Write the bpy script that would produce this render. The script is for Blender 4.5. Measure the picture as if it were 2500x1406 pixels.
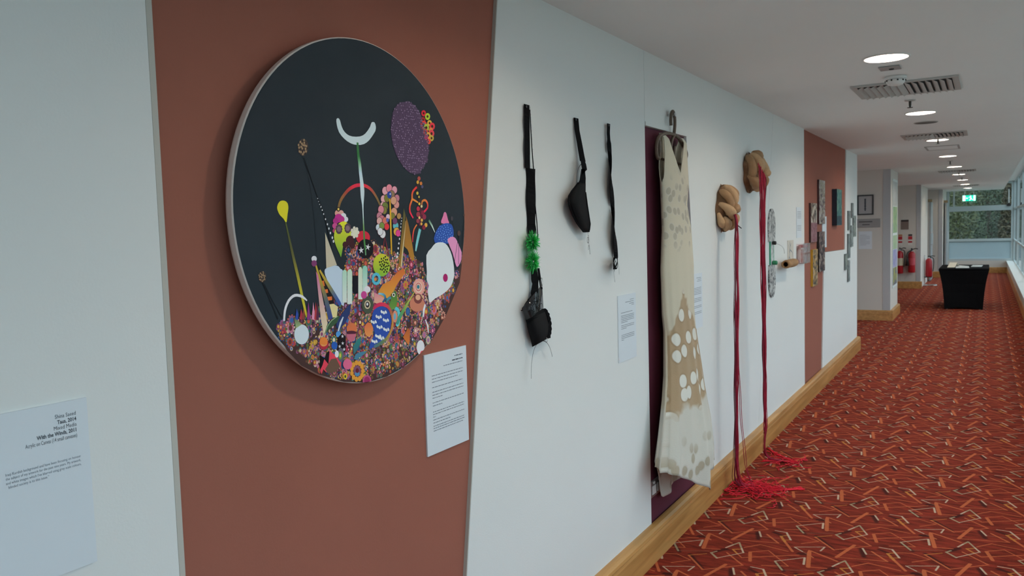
import bpy, bmesh, math, random
from mathutils import Matrix, Vector
random.seed(7)
for o in list(bpy.data.objects): bpy.data.objects.remove(o, do_unlink=True)
scene = bpy.context.scene
COL = scene.collection
PI = math.pi
sin, cos = math.sin, math.cos

# ------------------------------------------------------------------ camera
CAM_R = ((0.8597065, -0.0106807, 0.5106767), (0.5099617, 0.0748030, -0.8569385), (-0.0290474, 0.9971411, 0.0697554))
cd = bpy.data.cameras.new('camera'); cam = bpy.data.objects.new('camera', cd); COL.objects.link(cam)
m = Matrix(CAM_R).to_4x4(); m.translation = (1.38057, 0.0, 1.59355); cam.matrix_world = m
cd.sensor_width = 36.0; cd.lens = 28.035; cd.clip_start = 0.02; cd.clip_end = 300
cd.dof.use_dof = True; cd.dof.focus_distance = 2.3; cd.dof.aperture_fstop = 9.0
scene.camera = cam

# ------------------------------------------------------------------ sky, exposure
world = bpy.data.worlds.new('overcast_sky'); scene.world = world; world.use_nodes = True
bg = world.node_tree.nodes['Background']
wn = world.node_tree; geo = wn.nodes.new('ShaderNodeTexCoord'); sx = wn.nodes.new('ShaderNodeSeparateXYZ')   # overcast sky: three times brighter overhead than at the horizon
wn.links.new(geo.outputs['Generated'], sx.inputs[0]); mr_ = wn.nodes.new('ShaderNodeMapRange')
mr_.inputs['From Min'].default_value = 0; mr_.inputs['From Max'].default_value = 1; mr_.inputs['To Min'].default_value = .76; mr_.inputs['To Max'].default_value = 2.28
wn.links.new(sx.outputs['Z'], mr_.inputs['Value']); wn.links.new(mr_.outputs[0], bg.inputs['Strength'])
bg.inputs['Color'].default_value = (0.78, 0.955, 1.08, 1)
vs = scene.view_settings
vs.view_transform = 'Standard'; vs.look = 'None'; vs.exposure = 0.70; vs.gamma = 1.0; vs.use_curve_mapping = False
def portal(name, loc, rot, sx, sy):
    l = bpy.data.lights.new(name, 'AREA'); l.shape = 'RECTANGLE'; l.size = sx; l.size_y = sy; l.cycles.is_portal = True
    o = bpy.data.objects.new(name, l); COL.objects.link(o); o.location = loc; o.rotation_euler = rot
portal('window_portal_side', (2.125, 12.0, 1.49), (0, PI/2, 0), 2.25, 30.2)
portal('window_portal_end', (1.2, 27.32, 1.49), (-PI/2, 0, 0), 1.75, 2.25)

# ------------------------------------------------------------------ helpers
def lin(c):
    r = []
    for v in c:
        v /= 255.0
        r.append(v/12.92 if v <= .04045 else ((v+.055)/1.055)**2.4)
    return r
def alb(c, k=.5):
    """paint colour of a thing seen as sRGB c under the hall's light"""
    return tuple(min(.9, v/k) for v in lin(c)) + (1,)
MATS = {}
def mat(name, color=(.8,.8,.8,1), rough=.6, metal=0.0, spec=.5, noise=None, bump=None, emit=None, sheen=0):
    if name in MATS: return MATS[name]
    M = bpy.data.materials.new(name); M.use_nodes = True; MATS[name] = M
    nt = M.node_tree; b = nt.nodes['Principled BSDF']
    b.inputs['Base Color'].default_value = color; b.inputs['Roughness'].default_value = rough
    b.inputs['Metallic'].default_value = metal; b.inputs['Specular IOR Level'].default_value = spec
    if sheen: b.inputs['Sheen Weight'].default_value = sheen
    tc = nt.nodes.new('ShaderNodeTexCoord')
    if noise:
        sc, amt = noise
        n = nt.nodes.new('ShaderNodeTexNoise'); n.inputs['Scale'].default_value = sc; n.inputs['Detail'].default_value = 4
        nt.links.new(tc.outputs['Object'], n.inputs['Vector'])
        mx = nt.nodes.new('ShaderNodeMix'); mx.data_type = 'RGBA'
        mx.inputs['A'].default_value = tuple(v*(1-amt) for v in color[:3])+(1,)
        mx.inputs['B'].default_value = tuple(min(1, v*(1+amt)) for v in color[:3])+(1,)
        nt.links.new(n.outputs['Fac'], mx.inputs['Factor']); nt.links.new(mx.outputs['Result'], b.inputs['Base Color'])
    if bump:
        sc, st = bump
        n = nt.nodes.new('ShaderNodeTexNoise'); n.inputs['Scale'].default_value = sc; n.inputs['Detail'].default_value = 3
        nt.links.new(tc.outputs['Object'], n.inputs['Vector'])
        bp = nt.nodes.new('ShaderNodeBump'); bp.inputs['Strength'].default_value = st; bp.inputs['Distance'].default_value = .01
        nt.links.new(n.outputs['Fac'], bp.inputs['Height']); nt.links.new(bp.outputs['Normal'], b.inputs['Normal'])
    if emit:
        b.inputs['Emission Color'].default_value = emit[0]; b.inputs['Emission Strength'].default_value = emit[1]
    return M
def attr_mat(name, rough=.5, spec=.3):
    M = mat(name, rough=rough, spec=spec); nt = M.node_tree
    a = nt.nodes.new('ShaderNodeVertexColor'); a.layer_name = 'Col'
    nt.links.new(a.outputs['Color'], nt.nodes['Principled BSDF'].inputs['Base Color'])
    return M

class MB:
    """collects shapes for one mesh object, in world coordinates"""
    def __init__(s): s.v = []; s.f = []; s.c = []; s.col = None
    def add(s, vs, fs):
        n = len(s.v); s.v += [tuple(v) for v in vs]
        for f in fs: s.f.append(tuple(i+n for i in f)); s.c.append(s.col)
        return s
    def box(s, x0, y0, z0, x1, y1, z1):
        return s.add([(x0,y0,z0),(x1,y0,z0),(x1,y1,z0),(x0,y1,z0),(x0,y0,z1),(x1,y0,z1),(x1,y1,z1),(x0,y1,z1)],
                     [(3,2,1,0),(4,5,6,7),(0,1,5,4),(1,2,6,5),(2,3,7,6),(3,0,4,7)])
    def prism_x(s, poly, x0, x1):
        """polygon of (y, z), counter-clockwise seen from +x, given depth along x"""
        n = len(poly)
        a = sum(poly[i][0]*poly[(i+1)%n][1]-poly[(i+1)%n][0]*poly[i][1] for i in range(n))
        if a < 0: poly = poly[::-1]
        V = [(x0,y,z) for y,z in poly]+[(x1,y,z) for y,z in poly]
        F = [tuple(range(n, 2*n)), tuple(range(n-1, -1, -1))]+[(i,(i+1)%n,n+(i+1)%n,n+i) for i in range(n)]
        return s.add(V, F)
    def tube(s, pts, rad, n=8, cap=True, flat=None):
        P = [Vector(p) for p in pts]; k = len(P)
        R = rad if isinstance(rad, (list, tuple)) else [rad]*k
        t0 = (P[1]-P[0]).normalized(); up = Vector((0,0,1)) if abs(t0.z) < .9 else Vector((1,0,0))
        nrm = (up-t0*up.dot(t0)).normalized(); V = []; F = []
        for i in range(k):
            t = (P[min(i+1,k-1)]-P[max(i-1,0)])
            t = t.normalized() if t.length > 1e-9 else t0
            nrm = nrm-t*nrm.dot(t)
            nrm = nrm.normalized() if nrm.length > 1e-6 else t.orthogonal().normalized()
            b = t.cross(nrm)
            for j in range(n):
                a = 2*PI*j/n; V.append(P[i]+(nrm*cos(a)+b*sin(a))*R[i])
        for i in range(k-1):
            for j in range(n): F.append((i*n+j, i*n+(j+1)%n, (i+1)*n+(j+1)%n, (i+1)*n+j))
        if cap: F += [tuple(range(n-1,-1,-1)), tuple(range((k-1)*n, k*n))]
        return s.add(V, F)
    def lathe(s, prof, c, axis='z', n=24, cap=True):
        """prof [(r, h)] turned about an axis through c"""
        V = []; F = []
        for r, h in prof:
            for j in range(n):
                a = 2*PI*j/n; u, w = r*cos(a), r*sin(a)
                V.append({'z':(c[0]+u,c[1]+w,c[2]+h),'x':(c[0]+h,c[1]+u,c[2]+w),'y':(c[0]+w,c[1]+h,c[2]+u)}[axis])
        k = len(prof)
        for i in range(k-1):
            for j in range(n): F.append((i*n+j,i*n+(j+1)%n,(i+1)*n+(j+1)%n,(i+1)*n+j))
        if cap and prof[0][0] > 1e-6: F.append(tuple(range(n-1,-1,-1)))
        if cap and prof[-1][0] > 1e-6: F.append(tuple(range((k-1)*n,k*n)))
        return s.add(V, F)
    def ribbon(s, L, R):
        """strip between two point rows"""
        n = len(L); return s.add(list(L)+list(R), [(i,i+1,n+i+1,n+i) for i in range(n-1)])
WL = {}
def wloc(o): return WL.get(o.name, Vector((0,0,0)))
def build(name, mb, material, parent=None, smooth=False, bevel=0, solid=0):
    off = wloc(parent) if parent else Vector((0,0,0))
    me = bpy.data.meshes.new(name)
    me.from_pydata([(v[0]-off.x, v[1]-off.y, v[2]-off.z) for v in mb.v], [], mb.f)
    if any(c is not None for c in mb.c):
        ca = me.color_attributes.new('Col', 'FLOAT_COLOR', 'CORNER'); li = 0; buf = []
        for f, c in zip(mb.f, mb.c):
            for k in range(len(f)):
                cc = c[k] if isinstance(c, list) else (c or (.5,.5,.5,1))
                buf += list(cc)
        ca.data.foreach_set('color', buf)
    me.materials.append(material)
    if smooth: me.polygons.foreach_set('use_smooth', [True]*len(me.polygons))
    me.update()
    o = bpy.data.objects.new(name, me); COL.objects.link(o)
    if parent: o.parent = parent
    WL[o.name] = off.copy()
    if bevel:
        b = o.modifiers.new('bevel','BEVEL'); b.width = bevel; b.segments = 2; b.limit_method = 'ANGLE'
    if solid:
        b = o.modifiers.new('solidify','SOLIDIFY'); b.thickness = solid; b.offset = 0
    return o
def tag(o, label, cat, group=None, kind=None):
    o['label'] = label; o['category'] = cat
    if group: o['group'] = group
    if kind: o['kind'] = kind
    return o
def thing(name, label, cat, loc, group=None):
    o = bpy.data.objects.new(name, None); COL.objects.link(o); o.location = loc; o.empty_display_size = .05
    WL[o.name] = Vector(loc); return tag(o, label, cat, group)
def struct(name, mb, material, label=None, parent=None, **k):
    o = build(name, mb, material, parent, **k)
    if parent is None:
        o['kind'] = 'structure'; o['label'] = label or name.replace('_',' '); o['category'] = name.split('_')[0]
    return o
def B(*a): return MB().box(*a)

# ------------------------------------------------------------------ materials of the shell
WHITE = mat('wall_paint_white', (.78,.79,.775,1), .75, spec=.2, bump=(180,.04), noise=(1.5,.02))
CEIL = mat('ceiling_paint', (.86,.88,.875,1), .9, spec=.1, noise=(2,.02))
BROWN = mat('wall_paint_terracotta', (.335,.122,.086,1), .8, spec=.15, bump=(180,.05), noise=(3,.05))
MAROON = mat('wall_paint_maroon', (.115,.022,.04,1), .7, spec=.2, bump=(120,.05))
STRIP = mat('bare_board_edge', (.52,.50,.45,1), .7)
WOODM = None
def wood(name, c1, c2, axis_scale):
    M = mat(name, c1, .38); nt = M.node_tree; b = nt.nodes['Principled BSDF']
    tc = nt.nodes.new('ShaderNodeTexCoord'); mp = nt.nodes.new('ShaderNodeMapping'); mp.inputs['Scale'].default_value = axis_scale
    n = nt.nodes.new('ShaderNodeTexNoise'); n.inputs['Scale'].default_value = 6; n.inputs['Detail'].default_value = 6; n.inputs['Distortion'].default_value = .6
    nt.links.new(tc.outputs['Object'], mp.inputs['Vector']); nt.links.new(mp.outputs['Vector'], n.inputs['Vector'])
    r = nt.nodes.new('ShaderNodeValToRGB'); r.color_ramp.elements[0].position = .35; r.color_ramp.elements[1].position = .68
    r.color_ramp.elements[0].color = c1; r.color_ramp.elements[1].color = c2
    nt.links.new(n.outputs['Fac'], r.inputs['Fac']); nt.links.new(r.outputs['Color'], b.inputs['Base Color'])
    return M
SKIRT = wood('skirting_oak', (.42,.20,.055,1), (.60,.31,.10,1), (3,.25,4))
STEEL = mat('brushed_steel', (.6,.6,.6,1), .35, 1.0)
FRAME = mat('window_frame_grey', (.50,.57,.58,1), .45)
BLACK = mat('black_fabric', (.008,.008,.009,1), .95, spec=.04)
def glass(name, tint, extra=0):
    M = bpy.data.materials.new(name); M.use_nodes = True; nt = M.node_tree; nt.nodes.clear()
    out = nt.nodes.new('ShaderNodeOutputMaterial'); mx = nt.nodes.new('ShaderNodeMixShader'); fr = nt.nodes.new('ShaderNodeFresnel'); fr.inputs['IOR'].default_value = 1.45
    ge_ = nt.nodes.new('ShaderNodeNewGeometry'); io = nt.nodes.new('ShaderNodeMath'); io.operation = 'MULTIPLY_ADD'   # same index seen from inside a thin pane
    io.inputs[1].default_value = 1/1.45-1.45; io.inputs[2].default_value = 1.45; nt.links.new(ge_.outputs['Backfacing'], io.inputs[0]); nt.links.new(io.outputs[0], fr.inputs['IOR'])
    tr = nt.nodes.new('ShaderNodeBsdfTransparent'); tr.inputs['Color'].default_value = tint
    gl = nt.nodes.new('ShaderNodeBsdfGlossy'); gl.inputs['Roughness'].default_value = .02
    last = tr.outputs[0]
    if extra:
        df = nt.nodes.new('ShaderNodeBsdfTranslucent'); df.inputs['Color'].default_value = tint
        d2 = nt.nodes.new('ShaderNodeBsdfDiffuse'); d2.inputs['Color'].default_value = tint
        a = nt.nodes.new('ShaderNodeMixShader'); a.inputs[0].default_value = .3
        nt.links.new(df.outputs[0], a.inputs[1]); nt.links.new(d2.outputs[0], a.inputs[2])
        m2 = nt.nodes.new('ShaderNodeMixShader'); m2.inputs[0].default_value = extra
        nt.links.new(tr.outputs[0], m2.inputs[1]); nt.links.new(a.outputs[0], m2.inputs[2]); last = m2.outputs[0]
    nt.links.new(fr.outputs[0], mx.inputs[0]); nt.links.new(last, mx.inputs[1]); nt.links.new(gl.outputs[0], mx.inputs[2])
    nt.links.new(mx.outputs[0], out.inputs['Surface']); return M
GLASS = glass('window_glass', (.93,.97,.97,1))
FROST = glass('window_glass_filmed', (.52,.59,.61,1), .8)
SIDEGLASS = glass('side_window_glass_film', (.93,.97,.97,1), .13)
SEG = [('P',0.0048,0.002,0.0,-0.115,-0.103),('P',0.0048,0.002,0.5,-0.115,0.397),('P',0.0048,0.502,0.0,0.385,-0.103),('P',0.0048,0.502,0.5,0.385,0.397),('G',0.0096,0.385,0.397,0.436,0.312),('D',0.0042,-0.064,0.312,0.072,0.375),('D',0.0042,0.436,0.312,0.572,0.375),('P',0.0096,0.002,-0.003,0.012,-0.081),('P',0.0096,0.002,0.497,0.012,0.419),('P',0.0096,0.502,-0.003,0.512,-0.081),('P',0.0096,0.502,0.497,0.512,0.419),('P',0.0042,-0.068,0.107,0.064,0.171),('P',0.0042,0.432,0.107,0.564,0.171),('P',0.0072,0.064,0.171,0.054,0.114),('P',0.006,0.432,0.107,0.478,0.068),('D',0.0056,-0.022,0.068,0.037,0.017),('D',0.0056,0.478,0.068,0.537,0.017),('P',0.0084,0.134,-0.047,0.155,0.001),('P',0.0084,0.134,0.453,0.155,0.501),('G',0.0084,0.155,0.001,0.176,0.045),('G',0.0084,0.155,0.501,0.176,0.545),('G',0.0084,0.176,0.045,0.207,-0.026),('G',0.0084,0.176,0.545,0.207,0.474),('P',0.0084,0.207,0.474,0.227,0.429),('P',0.0048,0.227,0.429,0.13,0.311),('G',0.0108,0.13,0.311,0.087,0.36),('G',0.0084,0.087,0.36,0.106,0.389),('P',0.0084,0.23,0.234,0.254,0.169),('D',0.0042,0.254,0.169,0.342,0.184),('P',0.006,0.3,0.284,0.358,0.281),('P',0.0096,0.358,0.281,0.397,0.191),('O',0.0192,0.006,0.091,0.036,-0.101),('O',0.0192,0.006,0.591,0.036,0.399),('O',0.0064,0.036,0.399,0.114,0.418),('O',0.0096,0.012,0.094,0.144,0.023),('O',0.008,0.015,0.04,0.037,0.017),('O',0.016,0.189,0.257,0.134,0.071),('O',0.0056,0.134,0.071,0.351,0.123),('O',0.0096,-0.001,0.283,0.109,0.155),('O',0.0096,0.499,0.283,0.609,0.155),('O',0.0056,0.109,0.155,0.262,0.284),('Y',0.0053,-0.001,0.283,0.07,0.339),('Y',0.0053,0.499,0.283,0.57,0.339),('O',0.008,0.262,0.284,0.155,0.395),('Y',0.0135,0.343,0.219,0.376,0.155),('O',0.0128,0.376,0.155,0.435,0.049),('Y',0.0075,0.343,0.219,0.369,0.242),('Y',0.006,0.359,0.17,0.393,0.189),('O',0.0096,0.274,0.213,0.351,0.123),('O',0.0056,0.377,0.249,0.443,0.274),('O',0.0056,-0.057,0.274,0.025,0.233),('O',0.0056,0.443,0.274,0.525,0.233),('O',0.0056,0.025,0.233,-0.046,0.166),('O',0.0056,0.525,0.233,0.454,0.166),('O',0.016,0.255,0.448,0.28,0.348),('O',0.0056,0.253,-0.048,0.329,0.009),('O',0.0056,0.253,0.452,0.329,0.509),('O',0.0056,0.329,0.009,0.453,-0.134),('O',0.0056,0.329,0.509,0.453,0.366),('O',0.0056,0.453,0.366,0.341,0.321),('O',0.0064,0.202,0.407,0.234,0.368),('O',0.0064,0.234,-0.132,0.471,0.018),('O',0.0064,0.234,0.368,0.471,0.518),('O',0.0064,0.214,-0.006,0.276,0.065),('O',0.0064,0.214,0.494,0.276,0.565),('O',0.0064,0.276,0.065,0.415,0.04),('Y',0.009,0.17,0.447,0.201,0.465),('Y',0.009,0.17,0.447,0.202,0.407),('K',0.0176,-0.028,0.039,-0.0,0.043),('K',0.0176,0.472,0.039,0.5,0.043),('K',0.0132,-0.033,0.031,0.004,0.042),('K',0.0132,0.467,0.031,0.504,0.042),('K',0.0154,0.1,0.379,0.14,0.437),('K',0.011,0.399,0.371,0.445,0.304),('K',0.0132,0.224,0.217,0.249,0.133),('K',0.011,0.302,0.255,0.354,0.224),('K',0.011,0.001,0.299,0.099,0.171),('K',0.011,0.501,0.299,0.599,0.171)]
REGION = [-3316,-2550,-3092,-2420,-2535,-2453,-2067,-2282,-1649,-2107,-1207,-1796,-880,-1214,-854,-811,-552,-738,68,-733,627,-908,1123,-1143,1566,-1128,2104,-1354,2354,-1943,2612,-2487,3125,-2294,3717,-1794,4082,-1447,3916,-2051,3167,-2944,2428,-3592,1353,-4024,418,-4281,-392,-4300,-1211,-4133,-2032,-3821,-2602,-3506,-3014,-3096]
MOTIFS = [
('bead_balloon','p',((66,52,74),),[1480,2967,1622,2994,1765,3002,1883,2992,1993,2959,2110,2896,2219,2808,2307,2699,2384,2575,2457,2438,2518,2299,2566,2180,2595,2051,2602,1869,2585,1685,2535,1541,2465,1422,2389,1340,2304,1268,2214,1174,2114,1096,2002,1070,1878,1074,1741,1091,1593,1142,1424,1256,1271,1386,1179,1490,1118,1584,1077,1663,1046,1751,1004,1878,971,2018,960,2150,972,2292,1012,2472,1074,2644,1155,2763,1251,2853,1359,2921]),
('red_cluster','p',((190,40,50),),[2536,2790,2512,2735,2455,2697,2388,2690,2335,2716,2317,2765,2341,2819,2398,2858,2465,2865,2518,2840]),
('red_cluster','p',((60,30,20),),[2470,2782,2452,2753,2414,2742,2386,2758,2388,2789,2419,2812,2455,2809]),
('red_cluster','p',((150,180,50),),[2728,2720,2701,2659,2637,2617,2561,2609,2501,2638,2482,2693,2508,2754,2572,2796,2648,2805,2708,2776]),
('red_cluster','p',((60,30,20),),[2654,2712,2633,2679,2591,2666,2559,2684,2561,2719,2596,2745,2637,2741]),
('red_cluster','p',((150,40,40),),[2506,2587,2479,2527,2416,2485,2341,2478,2283,2507,2263,2562,2290,2622,2352,2664,2427,2672,2486,2643]),
('red_cluster','p',((60,30,20),),[2432,2580,2412,2547,2371,2535,2339,2553,2341,2588,2375,2613,2416,2609]),
('red_cluster','p',((200,60,50),),[2565,2467,2530,2388,2448,2334,2350,2325,2275,2364,2250,2435,2284,2513,2365,2567,2463,2577,2539,2539]),
('red_cluster','p',((60,30,20),),[2470,2457,2443,2414,2389,2399,2348,2423,2351,2468,2396,2500,2448,2495]),
('red_cluster','p',((200,160,60),),[2798,2545,2773,2490,2715,2452,2646,2445,2593,2472,2575,2522,2599,2576,2656,2614,2725,2622,2780,2595]),
('red_cluster','p',((60,30,20),),[2730,2538,2712,2508,2674,2497,2645,2513,2647,2545,2678,2568,2715,2565]),
('red_cluster','p',((205,50,60),),[2943,2467,2913,2400,2841,2354,2756,2346,2690,2379,2668,2440,2698,2507,2769,2554,2854,2562,2920,2529]),
('red_cluster','p',((60,30,20),),[2860,2459,2837,2422,2790,2409,2754,2430,2756,2468,2795,2496,2841,2492]),
('red_cluster','p',((150,170,60),),[2659,2403,2630,2337,2559,2291,2476,2283,2412,2316,2390,2377,2419,2443,2489,2489,2572,2497,2637,2465]),
('red_cluster','p',((60,30,20),),[2578,2395,2556,2359,2509,2346,2474,2366,2477,2404,2515,2432,2560,2428]),
('red_cluster','p',((190,120,60),),[2836,2347,2814,2298,2762,2264,2700,2259,2652,2283,2636,2328,2658,2376,2709,2410,2771,2416,2819,2392]),
('red_cluster','p',((180,60,50),),[2608,2271,2581,2211,2518,2169,2442,2163,2384,2193,2364,2248,2391,2308,2454,2350,2529,2357,2588,2327]),
('red_cluster','p',((60,30,20),),[2535,2264,2514,2231,2472,2219,2441,2238,2443,2273,2477,2298,2518,2294]),
('red_cluster','p',((200,60,70),),[2899,2261,2869,2194,2797,2148,2713,2140,2647,2174,2625,2236,2655,2302,2725,2348,2810,2356,2877,2323]),
('red_cluster','p',((60,30,20),),[2816,2253,2793,2216,2746,2204,2711,2224,2713,2263,2752,2290,2798,2286]),
('red_cluster','p',((190,150,60),),[2727,2190,2699,2130,2635,2088,2559,2082,2500,2113,2480,2168,2507,2228,2570,2270,2647,2277,2707,2246]),
('red_cluster','p',((60,30,20),),[2652,2184,2632,2150,2589,2139,2557,2158,2560,2193,2594,2217,2636,2213]),
('red_cluster','p',((190,40,80),),[2606,2125,2584,2077,2533,2044,2473,2039,2426,2063,2410,2108,2431,2156,2482,2189,2542,2194,2590,2170]),
('red_cluster','p',((170,150,60),),[2866,2129,2841,2074,2783,2037,2714,2031,2660,2059,2642,2110,2666,2164,2724,2201,2793,2207,2848,2180]),
('red_cluster','p',((60,30,20),),[2798,2123,2780,2093,2741,2083,2712,2100,2714,2132,2746,2154,2783,2150]),
('red_cluster','p',((190,60,50),),[2723,2025,2701,1977,2650,1944,2589,1939,2541,1964,2525,2009,2547,2057,2598,2090,2659,2095,2707,2070]),
('crescent_motif','p',((175,195,212),),[-1080,2246,-1048,2271,-1010,2275,-982,2259,-958,2227,-944,2186,-928,2136,-903,2077,-866,2016,-807,1961,-733,1917,-650,1891,-547,1879,-403,1884,-257,1905,-149,1940,-54,1994,47,2083,132,2176,173,2248,205,2299,263,2318,317,2310,348,2270,363,2215,362,2164,346,2114,321,2074,274,2024,188,1934,86,1842,-14,1776,-121,1727,-242,1697,-367,1685,-488,1686,-605,1705,-724,1743,-834,1797,-931,1863,-1009,1940,-1055,2031,-1079,2121,-1088,2193]),
('arch_motif','r',((110,85,50),(112,88,50),(115,90,50),(119,89,50),(125,85,50),(136,73,49),(150,60,50),(171,51,55),(190,45,60),(195,44,63),(195,45,65),(196,45,66),(195,45,65),(195,46,63),(190,50,60),(172,59,57),(150,70,55),(133,81,55),(120,90,55),(114,92,55),(110,90,55),(104,88,52),(100,85,50)),[-1147,104,-1127,161,-1096,233,-1058,295,-1002,363,-908,452,-803,537,-711,593,-620,633,-529,665,-438,685,-347,694,-256,692,-164,685,-73,665,20,628,109,574,189,500,258,422,307,360,347,299,393,218,428,153],[71,74,76,79,82,82,82,84,87,87,87,87,87,87,87,84,82,79,76,74,71,66,61]),
('stem_motif','r',((45,100,55),(45,100,55),(45,100,55),(41,96,51),(45,100,55),(74,128,82),(110,160,120),(141,178,163),(165,190,200),(173,194,211),(175,195,212),(176,195,213),(175,195,212),(175,195,212),(175,195,212),(175,195,212),(175,195,212),(179,198,220),(175,195,212),(146,175,153),(110,150,90),(80,129,64),(60,115,55),(60,119,61),(70,130,75),(86,141,94),(100,150,110)),[-359,1747,-360,1670,-358,1572,-353,1487,-345,1401,-330,1315,-314,1221,-306,1114,-298,999,-282,877,-267,757,-259,651,-256,553,-259,459,-264,369,-263,292,-262,206,-264,91,-265,-39,-265,-180,-265,-326,-264,-473,-261,-614,-252,-743,-243,-861,-239,-980,-237,-1068],[66,76,87,90,92,97,102,107,112,119,127,141,148,138,117,86,56,39,31,36,46,55,61,61,56,46,36]),
('drop_motif','p',((190,185,40),),[-2918,258,-2876,255,-2836,243,-2802,222,-2777,190,-2766,143,-2766,88,-2777,31,-2796,-35,-2815,-132,-2836,-213,-2856,-229,-2877,-213,-2898,-184,-2927,-145,-2974,-108,-3022,-69,-3055,-26,-3077,17,-3093,58,-3097,98,-3087,140,-3067,180,-3038,214,-3002,240,-2961,254]),
('drop_motif','r',((80,90,40),(74,82,40),(70,75,40),(73,76,42),(85,85,45),(112,109,45),(140,135,45),(158,153,45),(170,165,45),(177,169,45),(180,170,45)),[-2867,-227,-2834,-364,-2789,-557,-2741,-770,-2689,-1002,-2630,-1236,-2570,-1482,-2510,-1759,-2452,-2026,-2396,-2256,-2354,-2418],[31,41,54,66,76,82,84,82,76,65,54]),
('seed_head','p',((60,50,45),),[-2060,1499,-2082,1411,-2133,1338,-2202,1296,-2275,1291,-2338,1324,-2379,1390,-2389,1474,-2368,1560,-2318,1632,-2250,1676,-2177,1682,-2113,1649,-2071,1584]),
('seed_head','p',((40,34,30),),[-2198,1488,-2214,1461,-2242,1459,-2254,1484,-2238,1511,-2210,1513]),
('seed_head','p',((135,115,85),),[-2222,1462,-2237,1436,-2265,1434,-2277,1458,-2262,1485,-2234,1487]),
('seed_head','p',((135,115,85),),[-2191,1539,-2207,1512,-2235,1510,-2247,1534,-2232,1561,-2204,1563]),
('seed_head','p',((40,34,30),),[-2170,1441,-2186,1415,-2214,1413,-2226,1437,-2210,1464,-2182,1466]),
('seed_head','p',((135,115,85),),[-2256,1496,-2271,1469,-2299,1467,-2311,1492,-2296,1518,-2268,1521]),
('seed_head','p',((135,115,85),),[-2139,1535,-2155,1508,-2183,1506,-2195,1531,-2180,1558,-2151,1560]),
('seed_head','p',((40,34,30),),[-2222,1402,-2238,1376,-2266,1374,-2278,1398,-2263,1425,-2235,1427]),
('seed_head','p',((135,115,85),),[-2229,1569,-2245,1542,-2272,1540,-2285,1565,-2269,1591,-2241,1594]),
('seed_head','p',((135,115,85),),[-2121,1459,-2137,1432,-2165,1430,-2177,1455,-2162,1482,-2133,1484]),
('seed_head','p',((40,34,30),),[-2283,1441,-2299,1415,-2326,1413,-2339,1437,-2323,1464,-2295,1466]),
('seed_head','p',((135,115,85),),[-2152,1594,-2167,1567,-2195,1564,-2208,1589,-2192,1616,-2164,1618]),
('seed_head','p',((135,115,85),),[-2176,1377,-2192,1350,-2220,1348,-2232,1373,-2216,1400,-2188,1402]),
('seed_head','p',((40,34,30),),[-2283,1543,-2299,1517,-2326,1514,-2338,1539,-2323,1565,-2295,1568]),
('seed_head','p',((135,115,85),),[-2091,1524,-2107,1497,-2135,1495,-2147,1519,-2132,1546,-2103,1549]),
('seed_head','p',((135,115,85),),[-2269,1374,-2285,1348,-2312,1346,-2325,1370,-2309,1397,-2281,1399]),
('seed_head','p',((40,34,30),),[-2204,1624,-2220,1597,-2248,1595,-2260,1619,-2244,1646,-2216,1649]),
('seed_head','p',((135,115,85),),[-2113,1402,-2128,1376,-2157,1374,-2169,1398,-2153,1425,-2125,1427]),
('seed_head','p',((135,115,85),),[-2320,1473,-2336,1446,-2364,1444,-2376,1469,-2360,1495,-2333,1497]),
('seed_head','p',((40,34,30),),[-2101,1602,-2117,1575,-2145,1573,-2158,1598,-2142,1624,-2114,1627]),
('seed_head','p',((135,115,85),),[-2214,1332,-2230,1306,-2258,1304,-2270,1328,-2255,1355,-2227,1357]),
('seed_head','p',((135,115,85),),[-2275,1604,-2291,1577,-2318,1575,-2331,1599,-2315,1626,-2287,1628]),
('seed_head','p',((40,34,30),),[-2063,1476,-2079,1449,-2108,1447,-2120,1472,-2104,1499,-2076,1501]),
('seed_head','p',((135,115,85),),[-2318,1384,-2334,1358,-2362,1356,-2374,1380,-2358,1407,-2331,1409]),
('seed_head','p',((135,115,85),),[-2156,1658,-2172,1631,-2200,1629,-2212,1653,-2196,1680,-2168,1682]),
('seed_head','p',((40,34,30),),[-2135,1341,-2151,1314,-2179,1313,-2192,1337,-2176,1364,-2148,1366]),
('seed_head','p',((135,115,85),),[-2335,1532,-2351,1505,-2379,1503,-2391,1527,-2375,1554,-2348,1556]),
('seed_head','p',((60,50,45),),[-3503,-1409,-3518,-1462,-3551,-1502,-3596,-1523,-3645,-1520,-3687,-1493,-3714,-1449,-3721,-1396,-3707,-1344,-3674,-1303,-3629,-1282,-3581,-1285,-3538,-1311,-3511,-1355]),
('seed_head','p',((40,34,30),),[-3594,-1404,-3605,-1419,-3623,-1418,-3631,-1401,-3621,-1386,-3602,-1387]),
('seed_head','p',((135,115,85),),[-3610,-1418,-3620,-1433,-3638,-1432,-3647,-1415,-3636,-1400,-3618,-1401]),
('seed_head','p',((135,115,85),),[-3590,-1373,-3600,-1388,-3619,-1387,-3627,-1370,-3616,-1355,-3598,-1356]),
('seed_head','p',((40,34,30),),[-3575,-1435,-3586,-1450,-3604,-1449,-3613,-1433,-3602,-1418,-3584,-1419]),
('seed_head','p',((135,115,85),),[-3632,-1394,-3643,-1409,-3661,-1408,-3669,-1391,-3659,-1376,-3641,-1377]),
('seed_head','p',((135,115,85),),[-3555,-1379,-3566,-1395,-3584,-1394,-3592,-1377,-3582,-1362,-3564,-1363]),
('seed_head','p',((40,34,30),),[-3610,-1455,-3620,-1470,-3639,-1469,-3647,-1452,-3637,-1437,-3618,-1438]),
('seed_head','p',((135,115,85),),[-3615,-1350,-3625,-1366,-3643,-1365,-3652,-1348,-3641,-1333,-3623,-1334]),
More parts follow.
